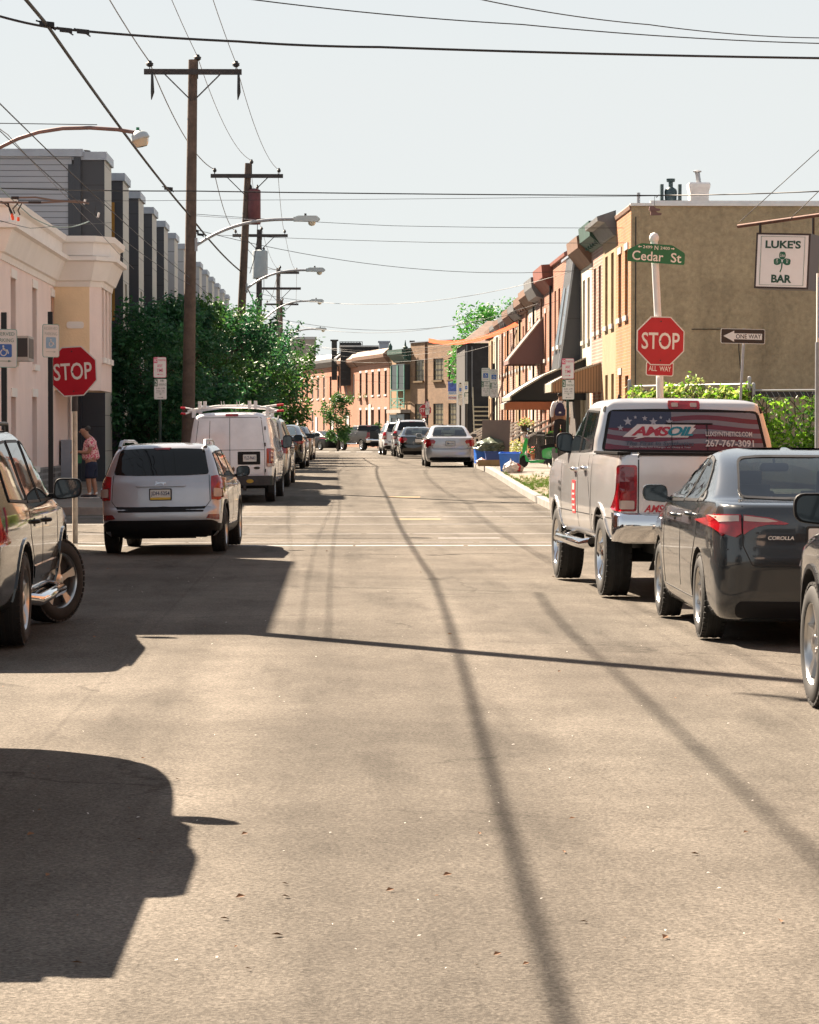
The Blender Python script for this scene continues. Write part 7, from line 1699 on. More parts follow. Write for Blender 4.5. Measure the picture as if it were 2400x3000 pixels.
# dark SUV at the left edge, wheels turned out
bs, bc = big_suv('black_suv', 'glossy black SUV with its front wheels turned, at the left kerb', (-3.42, 21.75, 0), R(-.5), blackp, steer=R(-30), glass=M['glass_dark'], tail=-.42)
bs.scale = (.97,.96,.97)
big_suv('dark_suv', 'navy black SUV cut off by the right edge of the view, behind the grey sedan', (3.92, 13.6, 0), R(.6), navy, steps=False, flare=M['black_plastic'])
# out of view at the left: its shadow lies on the road
pk_ = pickup('pickup_truck', 'dark pickup outside the left edge, known by its shadow on the road', (-3.07, 10.5, 0), 0, blackp, near=False, wr=.40)[0]; pk_.scale = (1.05,1.0,1.27)
# farther cars, left kerb
G1 = 'cars parked along the left kerb beyond the van'
big_suv('parked_suv', 'silver people carrier just beyond the white van', (-2.28, 75.6, gz(76)), R(-1.5), beige, G1, lod=0, steps=False, H=1.04, glass=M['glass_blue'])
sedan('sedan', 'black sedan, second in the row beyond the white van', 'corolla', (-2.0, 93.5, gz(94)), R(-2), blackp, lod=0, group=G1, wr=.33, glassmat=M['glass_blue'])
sedan('sedan', 'silver sedan between the black and the tan sedan on the left', 'civic', (-2.25, 106, gz(106)), R(-2), silver, lod=0, group=G1, wb=(.95,3.55), wr=.31, glassmat=M['glass_blue'])
sedan('sedan', 'dark tan sedan, last in the row along the left kerb', 'corolla', (-2.0, 119, gz(119)), R(-2), paint('tan paint', (.09,.075,.055), .4, .3), lod=0, group=G1, wr=.33, glassmat=M['glass_blue'])
# right kerb
G2 = 'cars parked along the right kerb'
sedan('sedan', 'silver sedan beside the recycling bins, nearest of the far right row', 'civic', (3.83, 97.5, gz(98)), R(.5), silver, lod=1, group=G2, see=True, plate_txt='EMH-3181', wb=(.95,3.55), wr=.31, rims=6)
sedan('sedan', 'black sedan in front of the silver sedan on the right', 'civic', (3.62, 129, gz(129)), R(1), blackp, lod=0, group=G2, plate_txt='', wb=(.95,3.55), wr=.31, glassmat=M['glass_clear'], see=True)
compact_suv('parked_suv', 'silver estate car showing its dark rear window over the black sedan', (3.55, 137.0, gz(137)), R(1), silver, lod=0, group=G2, H=1.08, detail=False)
compact_suv('parked_suv', 'white SUV, farthest of the row on the right', (3.2, 146, gz(146)), R(3), white_p, lod=0, group=G2, H=1.04, detail=False)
# across the far junction
G3 = 'vehicles on the far cross street'
pickup('pickup_truck', 'dark pickup turned across the far end of the street', (PX(1112,213), 212, gz(212)), R(24), far_dark, near=False, group=G3, wr=.40)
sedan('sedan', 'dark sedan turned across the far end, left of the dark pickup', 'corolla', (PX(985,218), 217, gz(217)), R(30), far_dark, lod=0, group=G3, wr=.34, glassmat=M['glass_blue'])
sedan('sedan', 'dark sedan half hidden beyond the tan sedan', 'corolla', (PX(915,226), 225, gz(225)), R(34), paint('slate paint', (.05,.055,.06), .3, .3), lod=0, group=G3, wr=.34, glassmat=M['glass_blue'])
# ================================================================ signs and posts
def post(o, pts, r, mat, name='post', sq=False):
    m = MB(); m.tube(pts, r, 12 if not sq else 4); return m.build(name, mat, o, 50 if not sq else None)
def stop_face(o, c, size, rz, ry=0.0, text=True, mat=None):
    """octagon with white border; facing -Y turned by rz"""
    u = Vector((cos(rz), sin(rz), 0)); n = Vector((sin(rz), -cos(rz), 0)); v = Vector((0,0,1))
    if ry: q = Matrix.Rotation(ry, 3, n); u = q @ u; v = q @ v
    c = Vector(c); r = size/2
    m = MB(); m.prism(octagon(r), c, u, v, n, .004); s = m.build('sign_plate', M['sign_white'], o)
    m = MB(); m.prism(octagon(r*.955), c+n*.004, u, v, n, .002); m.build('red_face', M['sign_red'], s)
    m = MB(); add_text(m, 'STOP', c+n*.006, u, v, n, size*.80, size*.345, .002, .012); m.build('lettering', M['text_white'], s)
    m = MB()
    for q in (-.8, -.02, .8): m.lathe([(0,.012),(.006,.012),(.008,0)], c+v*(q*r)+n*.006, n, 8)
    m.build('bolts', M['dark_metal'], s); return s, u, v, n
def plate_sign(o, c, w, h, rz, face, border=None, items=(), r=.02, name='sign_plate', bt=.012, ry=0.0):
    u = Vector((cos(rz), sin(rz), 0)); n = Vector((sin(rz), -cos(rz), 0)); v = Vector((0,0,1)); c = Vector(c)
    if ry: q = Matrix.Rotation(ry, 3, n); u = q @ u; v = q @ v
    m = MB(); m.prism(rrect(w, h, r), c, u, v, n, .004); s = m.build(name, border or face, o)
    if border: m = MB(); m.prism(rrect(w-2*bt, h-2*bt, r*.8), c+n*.004, u, v, n, .0015); m.build('sign_face', face, s)
    by = {}
    for it in items:
        k = it[0]; mt = it[-1]; mb = by.setdefault((mt, 'lettering' if k == 't' else 'symbol'), MB())
        if k == 't':
            _, txt, x, y, tw, th, bold, _m = it; add_text(mb, txt, c+u*(x*w)+v*(y*h)+n*.006, u, v, n, tw*w, th*h, .002, bold)
        elif k == 'b':
            _, x, y, bw, bh, _m = it; mb.prism(rrect(bw*w, bh*h, min(bw*w,bh*h)*.1), c+u*(x*w)+v*(y*h)+n*.0055, u, v, n, .0015)
        elif k == 'p':
            _, pts, _m = it; mb.prism([(a*w, b*h) for a, b in pts], c+n*.0075, u, v, n, .0015)
    for (mt, nm), mb in by.items(): mb.build(nm, mt, s)
    return s
def arrow(x, y, l, d=1, hh=.05, hw=.10, asp=1.0):      # in plate fractions
    return [(x-d*l/2, y-hh*.22), (x+d*(l/2-hw), y-hh*.22), (x+d*(l/2-hw), y-hh), (x+d*l/2, y), (x+d*(l/2-hw), y+hh), (x+d*(l/2-hw), y+hh*.22), (x-d*l/2, y+hh*.22)]
def wheelchair(cx, cy, s, a):     # a = w/h of the plate, polygons for the symbol
    S = lambda pts: [(cx+p*s, cy+q*s*a) for p, q in pts]
    out = [S([(-.04+.09*cos(k*pi/4), .38+.09*sin(k*pi/4)) for k in range(8)]), S([(-.10,.27),(.02,.27),(.02,.0),(.24,.0),(.36,-.28),(.46,-.24),(.44,-.14),(.33,.10),(-.10,.10)])]
    ring_o = [(-.02+.30*cos(t), -.17+.30*sin(t)) for t in [2.0+k*.30 for k in range(16)]]; ring_i = [(-.02+.22*cos(t), -.17+.22*sin(t)) for t in [2.0+k*.30 for k in range(16)]][::-1]
    out.append(S(ring_o+ring_i)); return out
TG, TM, TB = M['text_green'], M['sign_magenta'], M['sign_blue']
teal = plain('faded teal border', (.16,.34,.31), .5)
def reserved(o, c, rz, w=.305, h=.457, faded=False, arrow_dir=1):
    tx = plain('faded green lettering', (.36,.42,.40), .5) if faded else plain('worn green lettering', (.10,.21,.17), .5); bl = plain('faded blue', (.24,.40,.56), .5) if faded else TB
    it = [('t','RESERVED',0,.375,.80,.09,.0,tx), ('t','PARKING',0,.21,.74,.095,.0,tx), ('b',0,-.06,.60,.34,bl)]
    for p in wheelchair(0, -.06, .42, w/h): it.append(('p', p, M['sign_white']))
    it.append(('p', arrow(0, -.33, .60, arrow_dir, .03, .14), tx))
    return plate_sign(o, c, w, h, rz, M['sign_white'], teal, it, .03, bt=.008)
def no_parking(o, c, w, h, rz, d):
    it = [('b',-.33,.34,.28,.26,TM), ('t','NO',-.33,.34,.24,.18,.03,M['sign_white']), ('t','PARKING',.16,.35,.58,.10,.0,TM), ('t','ANY',0,.08,.42,.15,.01,TM), ('t','TIME',0,-.14,.50,.15,.01,TM), ('p',arrow(0,-.34,.48,d,.035,.14),TM)]
    return plate_sign(o, c, w, h, rz, M['sign_white'], TM, it, .03, bt=.008)
def two_hour(o, c, w, h, rz, d):
    it = [('b',-.34,.30,.25,.34,TG), ('t','2',-.34,.30,.15,.24,.02,M['sign_white']), ('t','HR',.14,.40,.26,.10,.01,TG), ('t','PARKING',.16,.22,.58,.10,.0,TG), ('t','8 AM - 6 PM',0,.03,.70,.08,.0,M['text_black']), ('t','MON - FRI',0,-.09,.60,.07,.0,M['text_black']), ('b',0,-.235,.72,.14,M['text_green']), ('t','18',0,-.235,.20,.08,.01,M['sign_white']), ('p',arrow(0,-.40,.46,d,.025,.12),M['text_black'])]
    it[6] = ('p', [(-.36,-.17),(.36,-.17),(.36,-.18),(-.36,-.18)], TG)
    it[7] = ('t','18',0,-.235,.14,.08,.0,TG)
    return plate_sign(o, c, w, h, rz, M['sign_white'], TG, it, .03, bt=.007)

# right-hand stop sign with street name
D = 43.6; X = PX(1938, D); o = thing('stop_sign', 'red stop sign with all way plate under a green street name sign', 'stop sign', (X, D, .15)); zr = lambda py: PZ(py, D)-.15
post(o, [(0,0,-.2),(0,0,1.5),(-.03,0,zr(1000)),(-.11,0,zr(705))], .056, M['white_metal'], 'pole')
m = MB(); m.lathe([(-.05,.05),(-.03,.068),(.0,.075),(.04,.072),(.08,.05),(.10,.0)], (-.11,0,zr(700)), (0,0,1), 16); m.build('pole_cap', M['white_metal'], o, 60)
stop_face(o, (PX(1935,D)-X, -.075, zr(999)), .745, R(7), R(-1))
plate_sign(o, (PX(1933,D)-X, -.068, zr(1081)), .43, .215, R(7), M['sign_red'], M['text_white'], [('t','ALL  WAY',0,.02,.82,.36,.01,M['text_white'])], .03, ry=R(-2))
u_ = .90; m = None
c = Vector((PX(1922,D)-X, -.07, zr(744))); rz = R(12); u = Vector((cos(rz), sin(rz), 0)); n = Vector((sin(rz), -cos(rz), 0)); q = Matrix.Rotation(R(-3), 3, n); u = q @ u; v = q @ Vector((0,0,1))
out = [(-.46,-.145),(.46,-.145),(.46,.035),(.25,.145),(-.25,.145),(-.46,.035)]
m = MB(); m.prism(rounded(out,.03), c, u, v, n, .004); s_ = m.build('street_name_plate', M['sign_green'], o)
m = MB(); add_text(m, 'Cedar', c+u*-.135+v*-.045+n*.004, u, v, n, .50, .145, .002, .012); add_text(m, 'St', c+u*.32+v*-.045+n*.004, u, v, n, .17, .145, .002, .012)
add_text(m, '2499', c+u*-.145+v*.092+n*.004, u, v, n, .15, .045, .002, .005); add_text(m, 'N', c+u*-.005+v*.090+n*.004, u, v, n, .06, .065, .002, .01); add_text(m, '2400', c+u*.135+v*.092+n*.004, u, v, n, .15, .045, .002, .005)
for sg, x_ in ((-1,-.27),(1,.26)): m.prism([(x_-sg*.03,-.006+.092),(x_+sg*.005,-.006+.092),(x_+sg*.005,-.018+.092),(x_+sg*.03,.092),(x_+sg*.005,.018+.092),(x_+sg*.005,.006+.092),(x_-sg*.03,.006+.092)], c+n*.004, u, v, n, .002)
m.build('lettering', M['text_white'], s_)
# left-hand stop sign
D = 43.8; X = PX(222, D); o = thing('stop_sign', 'darker red stop sign at the left, partly behind a faded reserved parking sign', 'stop sign', (X, D, .15)); zr = lambda py: PZ(py, D)-.15
post(o, [(0,0,-.2),(0,0,1.4),(.0,0,zr(1165))], .042, plain('worn pale pole', (.42,.36,.29), .7, var=.25, scale=8), 'pole'); post(o, [(0,0,zr(1205)),(0,0,zr(1100))], .05, M['wood_dark'], 'pole_sleeve')
m = MB(); m.lathe([(0,.047),(.06,.047)], (0,0,zr(1200)), (0,0,1), 12); m.build('pole_band', M['grey_metal'], o)
stop_face(o, (PX(218,D)-X, -.06, zr(1089)), .76, R(-12), R(3))
# reserved parking signs on black posts
for k, (px_, D, cy, rz_, fd, lb) in enumerate(((17, 34, 1022, R(22), False, 'reserved parking sign with bright blue symbol on a black post at the left edge'), (152, 38, 1000, R(34), True, 'faded reserved parking sign on a black post before the left stop sign'))):
    X = PX(px_, D); o = thing('parking_sign', lb, 'parking sign', (X, D, .15), group='reserved parking signs on the left'); zr = lambda py: PZ(py, D)-.15
    m = MB(); m.box(-.032,.032,-.03,.03,-.2,zr(915 if k else 917)); m.build('post', M['black_post'], o)
    reserved(o, (PX(17 if k == 0 else 154, D)-X, -.045, zr(cy)), rz_, .33 if k == 0 else .25, .457 if k == 0 else .44, fd)
# no parking / two hour signs
def combo(px_, D, ya, yb, yc, yd, d1, d2, lb, gm=M['green_post'], w=.305, rz=0.0):
    X = PX(px_, D); g = gz(D)+.15; o = thing('parking_sign', lb, 'parking sign', (X, D, g), group='no parking and two hour sign posts'); zr = lambda py: PZ(py, D)-g
    post(o, [(0,0,-.2),(0,0,zr(ya)-.02)], .035, gm)
    no_parking(o, (0,-.045,zr((ya+yb)/2)), w, zr(ya)-zr(yb), rz, d1); two_hour(o, (.01,-.045,zr((yc+yd)/2)), w, zr(yc)-zr(yd), rz, d2)
combo(471, 68, 1047, 1107, 1110, 1171, -1, 1, 'no parking any time sign over a two hour sign, before the left street trees')
combo(1664, 71, 1050, 1110, 1112, 1171, 1, -1, 'no parking any time sign over a two hour sign, by the person with the backpack')
# double reserved / two hour post on the right
D = 97; X = PX(1447, D); g = gz(D)+.15; o = thing('parking_sign', 'black post carrying two side by side reserved parking and two hour signs', 'parking sign', (X, D, g)); zr = lambda py: PZ(py, D)-g
m = MB(); m.box(-.045,.045,-.04,.04,-.2,zr(1065)); m.build('post', M['black_post'], o)
for px_, dy, zz_ in ((1423, -.02, 0), (1447, -.06, 4)):
    sg = reserved(o, (PX(px_,D)-X, dy-.045, zr(1098+zz_)), 0, .285, zr(1078)-zr(1118)); two_hour(o, (PX(px_,D)-X, dy-.045, zr(1140+zz_)), .285, zr(1119)-zr(1162), 0, 1)
# far stop sign and small far signs
D = 176; X = PX(1246, D); g = gz(D); o = thing('stop_sign', 'far stop sign, small and half covered by a parking sign, before the brown building', 'stop sign', (X, D, g)); zr = lambda py: PZ(py, D)-g
post(o, [(0,0,-.2),(0,0,zr(1180))], .05, M['iron']); stop_face(o, (0,-.06,zr(1202)), .74, 0); plate_sign(o, (0,-.07,zr(1220)), .42, .18, 0, M['sign_red'], None, [('t','ALL WAY',0,0,.8,.5,.01,M['text_white'])])
for px_, D, y0_, y1_, lb in ((1252.5, 172, 1172, 1216, 'far parking sign covering part of the far stop sign'), (1349, 150, 1124, 1188, 'far pale parking sign just left of the dark end house'), (1366, 140, 1117, 1184, 'far parking sign against the dark end house')):
    X = PX(px_, D); g = gz(D)+.1; o = thing('parking_sign', lb, 'parking sign', (X, D, g), group='far parking signs'); zr = lambda py: PZ(py, D)-g; w_ = 12*D/F_PX
    post(o, [(0,0,-.2),(0,0,zr(y0_)+.05)], .05, M['iron'])
    if px_ < 1300: no_parking(o, (0,-.06,zr((y0_*2+y1_)/3)), w_, (zr(y0_)-zr(y1_))*.48, 0, 1)
    else: reserved(o, (0,-.06,zr(y0_*.75+y1_*.25)), 0, w_, (zr(y0_)-zr(y1_))*.47)
    two_hour(o, (0,-.06,zr(y0_*.25+y1_*.75)), w_, (zr(y0_)-zr(y1_))*.48, 0, 1)
# one way
D = 58.5; X = PX(2176, D); o = thing('one_way_sign', 'black and white one way sign on a thin post before the ivy', 'road sign', (X, D, .15)); zr = lambda py: PZ(py, D)-.15
post(o, [(-.10,0,-.2),(-.08,0,1.2),(.05,0,zr(962))], .028, M['grey_metal'])
bt_ = .008
s_ = plate_sign(o, (PX(2178,D)-X, -.045, zr(985)), .93, .305, R(6), M['sign_black'], M['sign_white'], [('p', [(-.445,.0),(-.20,.36),(-.20,.19),(.43,.19),(.43,-.21),(-.20,-.21),(-.20,-.38)], M['sign_white'])], .03, bt=.010, ry=R(-1))
u = Vector((cos(R(6)), sin(R(6)), 0)); n = Vector((sin(R(6)), -cos(R(6)), 0)); m = MB(); add_text(m, 'ONE WAY', Vector((PX(2178,D)-X, -.045, zr(985)))+u*.115-Vector((0,0,.003))+n*.010, u, (0,0,1), n, .53, .088, .001, .008); m.build('lettering', M['text_black'], s_)
# bar sign, its bracket
D = 44.0; rz = R(-14); C0 = Vector(at(2294, 764, D)); u = Vector((cos(rz), sin(rz), 0)); n = Vector((sin(rz), -cos(rz), 0)); v = Vector((0,0,1))
rz = R(14); u = Vector((cos(rz), sin(rz), 0)); n = Vector((sin(rz), -cos(rz), 0))
o = thing('bar_sign', 'square white bar sign with a green shamrock hanging from an iron arm', 'hanging sign', tuple(C0)); W_B = .86; H_ = .86
u = Vector((cos(R(-23)), sin(R(-23)), 0)); n = Vector((sin(R(-23)), -cos(R(-23)), 0))     # turned a little to the left
q = Matrix.Rotation(R(-2.5), 3, n); u = q @ u; v = q @ Vector((0,0,1))
m = MB(); m.prism([(-W_B/2,-H_/2),(W_B/2,-H_/2),(W_B/2,H_/2),(-W_B/2,H_/2)], (0,0,0), u, v, -n, .62); bx_ = m.build('sign_box', plain('brown black sign box', (.035,.022,.020), .5, var=.2), o)
m = MB(); m.prism([(-W_B/2+.03,-H_/2+.03),(W_B/2-.03,-H_/2+.03),(W_B/2-.03,H_/2-.03),(-W_B/2+.03,H_/2-.03)], (0,0,0), u, v, n, .006); fc = m.build('sign_face', plain('pale sign face', (.70,.69,.70), .3, var=.03), o)
m = MB()
for s0, s1 in (((-.345,-.375),(.345,-.375)),((.345,-.375),(.345,.375)),((.345,.375),(-.345,.375)),((-.345,.375),(-.345,-.375))):
    a = u*s0[0]+v*s0[1]+n*.008; b = u*s1[0]+v*s1[1]+n*.008; m.bar(a, b, .004, .008, up=n)
m.build('border_line', TG, fc)
m = MB(); add_text(m, "LUKE'S", u*.005+v*.255+n*.008, u, v, n, .56, .125, .002, .035); add_text(m, 'BAR', v*-.275+n*.008, u, v, n, .32, .125, .002, .04); m.build('lettering', plain('dark green lettering', (.012,.055,.035), .4), fc)
m = MB()
for ang, l in ((pi/2,.085),(pi+.12,.085),(-.12,.085)):
    cx_, cz_ = cos(ang)*.078, sin(ang)*.088-.0
    pts = []
    for k in range(20): t_ = 2*pi*k/20; r_ = .062*(1-.22*cos(t_)**8 if cos(t_) > 0 else 1); a_, b_ = r_*cos(t_)*1.1, r_*.86*sin(t_); pts.append((cx_+a_*cos(ang)-b_*sin(ang), cz_+a_*sin(ang)+b_*cos(ang)))
    m.prism(pts, n*.006, u, v, n, .003)
m.prism([(-.012,-.02),(.012,-.02),(.004,-.11),(-.018,-.175),(-.035,-.165),(-.012,-.11)], n*.006, u, v, n, .003)
sm = m.build('shamrock', M['text_green'], fc)
m = MB(); add_text(m, 'Lite', v*.088+n*.010, u, v, n, .075, .05, .002, .005); add_text(m, 'Lite', u*-.085+n*.010, v, -u, n, .07, .035, .002, .003); add_text(m, 'Lite', u*.085+n*.010, -v, u, n, .07, .035, .002, .003); m.build('shamrock_lettering', M['sign_white'], sm)
pa_, pb_ = Vector(at(2163,663,44.6))-C0, Vector(at(2560,607,43.0))-C0
m = MB(); m.tube([pa_, pb_], .030, 8); br_ = m.build('bracket_arm', plain('rusty iron', (.12,.06,.045), .7, .4, var=.4, scale=10), o, 50)
for px_ in (2229, 2385): a = Vector(at(px_, 655 if px_ < 2300 else 634, 44.3))-C0; m = MB(); m.tube([a, Vector((a.x, a.y, H_/2-.02))], .022, 6); m.build('hanger', M['iron'], o)
# blue sign at the right edge with its post
o = thing('blue_sign', 'blue sign in a white frame on a grey post at the right edge', 'sign', (PX(2396,42), 42, .15)); g = .15
m = MB(); m.box(0,.75,-.03,.03,PZ(1002,42)-g,PZ(800,42)-g); m.build('frame', M['sign_white'], o); m = MB(); m.box(.025,.72,-.045,-.03,PZ(990,42)-g,PZ(812,42)-g); m.build('sign_face', M['sign_blue'], o)
m = MB(); m.tube([(.03,0,-.2),(.03,0,PZ(1002,42)-g)], .05, 10); m.build('post', M['grey_metal'], o, 50)

# ================================================================ bins, bags, scooter
GB = 'recycling bins and bags by the right kerb'
bluep = plain('blue bin plastic', (.015,.13,.55), .4, var=.15, scale=6)
def bin_(lb, px_, D, w, h, d=.4, mat=None, rz=0., tilt=0.):
    o = thing('recycling_bin', lb, 'bin', (PX(px_, D), D, gz(D)+.15), rot=(tilt,0,rz), group=GB); m = MB(); t = .02
    vs = []; 
    for z, k in ((0,.84),(h,1.0)): vs += [(-w/2*k,-d/2*k,z),(w/2*k,-d/2*k,z),(w/2*k,d/2*k,z),(-w/2*k,d/2*k,z)]
    for z, k in ((h,.90),(.04,.78)): vs += [(-w/2*k,-d/2*k,z),(w/2*k,-d/2*k,z),(w/2*k,d/2*k,z),(-w/2*k,d/2*k,z)]
    fs = [(0,3,2,1)]+[(a+i,a+(i+1)%4,a+4+(i+1)%4,a+4+i) for a in (0,4,8) for i in range(4)]+[(12,13,14,15)]
    m.add(vs, fs); m.build('tub', mat or bluep, o)
    m = MB()
    for s0, s1 in (((-1,-1),(1,-1)),((1,-1),(1,1)),((1,1),(-1,1)),((-1,1),(-1,-1))): m.bar((s0[0]*w/2,s0[1]*d/2,h),(s1[0]*w/2,s1[1]*d/2,h),.035,.03)
    m.build('rim', mat or bluep, o)
    return o
bin_('bright blue recycling bin nearest the camera, leaning by a white bag', 1494, 84, .60, .54, rz=R(-8), tilt=R(5))
bin_('dark blue recycling bin right behind the black sign post', 1448, 92, .58, .42, mat=plain('deep blue bin plastic', (.008,.05,.24), .4))
bin_('tall blue recycling bin close to the silver sedan', 1406, 95, .34, .55, rz=R(10))
def bag(lb, px_, D, r, h, mat, seed, z=0.0, sx=1.0):
    rnd = random.Random(seed); bm = bmesh.new(); bmesh.ops.create_icosphere(bm, subdivisions=4, radius=1)
    from mathutils import noise as NZ
    for v in bm.verts:
        p = v.co.copy(); k = 1+.26*NZ.noise(p*2.1+Vector((seed,0,0)))+.20*NZ.noise(p*5+Vector((seed,3,0)))+.08*NZ.noise(p*11); zz_ = p.z*k
        if zz_ > .55: f = max(.25, 1-(zz_-.55)*1.6); p.x *= f; p.y *= f; zz_ = .55+(zz_-.55)*1.5
        v.co = Vector((p.x*k*r*sx, p.y*k*r, max(0, (zz_+.75))*h/1.9))
    me = bpy.data.meshes.new('bag'); bm.to_mesh(me); bm.free(); me.materials.append(mat); uvbox(me); shade(me, 60)
    return link('rubbish_bag', me, None, (PX(px_, D), D, gz(D)+.15+z), (0,0,seed), label=lb, cat='bag', group=GB)
bag('white plastic bag with red print in front of the nearest blue bin', 1498, 82.5, .22, .36, plain('white plastic bag', (.62,.58,.55), .35, var=.12, scale=5), 1)
bag('clear crumpled plastic bag right of the white bag', 1516, 83, .17, .26, plain('cloudy plastic', (.42,.37,.31), .25, var=.2, scale=8), 2)
bag('small white and red bag at the kerb under the silver sedan', 1412, 93, .18, .20, plain('white and red bag', (.50,.34,.31), .5, var=.4, scale=14), 3)
bag('big pale green bag lying on top of the blue bins', 1436, 95, .48, .46, plain('pale green plastic bag', (.12,.145,.105), .35, var=.45, scale=5), 4, .40, 1.15)
m = MB(); m.prism([(-.08,-.1),(.06,-.12),(.09,.04),(.0,.12),(-.06,.06)], (0,0,0), (1,0,0), (0,0,1), (0,-1,0), .01); pr = m.build('bag_print', M['sign_red'], bpy.data.objects.get('rubbish_bag')); pr.location = (.03,-.215,.17); pr.rotation_euler = (0,0,-1.0+R(-0)); 
m = MB(); m.box(-.42,.42,-.25,.2,0,.12); m.box(-.44,.44,-.27,-.25,.0,.2); m.build('cardboard_box', plain('cardboard', (.30,.19,.10), .85, var=.15), loc=(PX(1440,90), 90, gz(90)+.15), label='flattened cardboard under the blue bins', cat='cardboard', group=GB)
# green scooter
gp = plain('green scooter paint', (.015,.45,.05), .35, coat=.3)
sc_ = thing('scooter', 'bright green motor scooter parked sideways before the terrace', 'scooter', (PX(1580,88), 88, gz(88)+.15), rz=R(172)); sc_.scale = (.80,.80,.88); 
def sw(x, nm='wheel'):
    m = MB(); m.lathe([(-.045,.13),(-.05,.17),(-.035,.205),(0,.215),(.035,.205),(.05,.17),(.045,.13)], (x,0,.215), (0,1,0), 24); w = m.build(nm, M['rubber'], sc_, 50)
    m = MB(); m.lathe([(-.03,.0),(-.035,.13),(.035,.13),(.03,0)], (x,0,.215), (0,1,0), 18); m.build('rim', M['grey_metal'], w, 40)
sw(.62); sw(-.60)
m = MB(); m.prism(rounded([(.62,.42),(.78,.36),(.80,.28),(.60,.44),(.50,.62),(.42,1.0),(.50,1.05),(.58,.90),(.64,.62)],.03), (0,.14,0), (1,0,0), (0,0,1), (0,-1,0), .28); m.build('leg_shield', gp, sc_, 40)
m = MB(); m.prism(rounded([(.38,.24),(.55,.50),(.50,.22),(.30,.16),(-.22,.18),(-.25,.28),(.25,.25)],.03), (0,.15,0), (1,0,0), (0,0,1), (0,-1,0), .30); m.build('floorboard', gp, sc_, 40)
m = MB(); m.prism(rounded([(-.14,.34),(-.12,.62),(-.35,.70),(-.75,.72),(-.92,.64),(-.88,.48),(-.62,.42),(-.45,.30)],.08,5), (0,.17,0), (1,0,0), (0,0,1), (0,-1,0), .34); m.build('rear_body', gp, sc_, 40)
m = MB(); m.prism(rounded([(.50,.40),(.62,.50),(.84,.44),(.86,.34),(.66,.44)],.03), (0,.08,0), (1,0,0), (0,0,1), (0,-1,0), .16); m.build('front_mudguard', gp, sc_, 40)
m = MB(); m.prism(rounded([(-.08,.66),(-.06,.76),(-.30,.82),(-.62,.84),(-.90,.92),(-.94,.84),(-.66,.74)],.04,4), (0,.14,0), (1,0,0), (0,0,1), (0,-1,0), .28); m.build('seat', M['interior_dark'], sc_, 40)
m = MB(); m.prism(rounded([(.36,1.0),(.54,1.02),(.56,1.16),(.42,1.18)],.05,4), (0,.09,0), (1,0,0), (0,0,1), (0,-1,0), .18); m.tube([(.46,-.34,1.14),(.47,0,1.10),(.46,.34,1.14)], .018, 8); m.build('handlebar', M['chrome'], sc_, 40)
for sy in (-1,1): m = MB(); m.tube([(.45,sy*.28,1.14),(.42,sy*.32,1.32)], .008, 6); m.lathe([(-.01,.06),(.01,.06),(.02,.0)], (.42,sy*.32,1.34), (-1,0,0), 14); m.build('mirror', M['chrome'], sc_, 40)
m = MB(); m.lathe([(0,.07),(.05,.08),(.06,0)], (.54,0,1.08), (1,0,0), 14); m.build('headlight', M['lens_clear'], sc_, 40)
m = MB(); m.tube([(-.3,-.05,.2),(-.35,-.12,.02)], .015, 6); m.box(-.55,-.2,-.1,.12,.16,.34); m.tube([(-.2,.16,.2),(-.75,.18,.25)], .045, 8); m.build('engine', M['dark_metal'], sc_, 40)
m = MB(); m.lathe([(0,.20),(.02,.22),(.5,.26),(.55,.28),(.57,.28),(.57,.22),(.5,.0)], (0,0,0), (0,0,1), 16); o_ = m.build('rubbish_bin', M['black_plastic'], None, 40, loc=(PX(1665,70), 70, gz(70)+.15), label='black round rubbish bin peeking out beside the pickup mirror', cat='bin'); 
m = MB(); rnd = random.Random(4)
for i in range(60): v = Vector((rnd.gauss(0,.10), rnd.gauss(0,.10), .55+abs(rnd.gauss(0,.06)))); m.add([v, v+Vector((rnd.gauss(0,.05),rnd.gauss(0,.05),.03)), v+Vector((rnd.gauss(0,.05),.02,rnd.gauss(0,.05)))], [(0,1,2)])
m.build('crumpled_litter', M['sign_white'], o_)

# ================================================================ people
def skin_fig(name, joints, edges, mat, parent, sub=2, root=0):
    """joints: list of (pos, rx, ry); grows one continuous surface over the edges"""
    me = bpy.data.meshes.new('sk'); me.from_pydata([j[0] for j in joints], edges, []); me.update()
    o = bpy.data.objects.new('sk', me); COL.objects.link(o)
    md = o.modifiers.new('s', 'SKIN'); md.use_smooth_shade = True; md.branch_smoothing = .6
    for i, j in enumerate(joints):
        sv = me.skin_vertices[0].data[i]; sv.radius = (j[1]*1.13, (j[2] if len(j) > 2 else j[1])*1.13); sv.use_root = i == root
    s2 = o.modifiers.new('u', 'SUBSURF'); s2.levels = sub; s2.render_levels = sub
    dg = bpy.context.evaluated_depsgraph_get(); dg.update(); out = bpy.data.meshes.new_from_object(o.evaluated_get(dg), depsgraph=dg)
    bpy.data.objects.remove(o); bpy.data.meshes.remove(me); out.materials.clear(); out.materials.append(mat); uvbox(out); out.polygons.foreach_set('use_smooth', [True]*len(out.polygons))
    return link(name, out, parent)
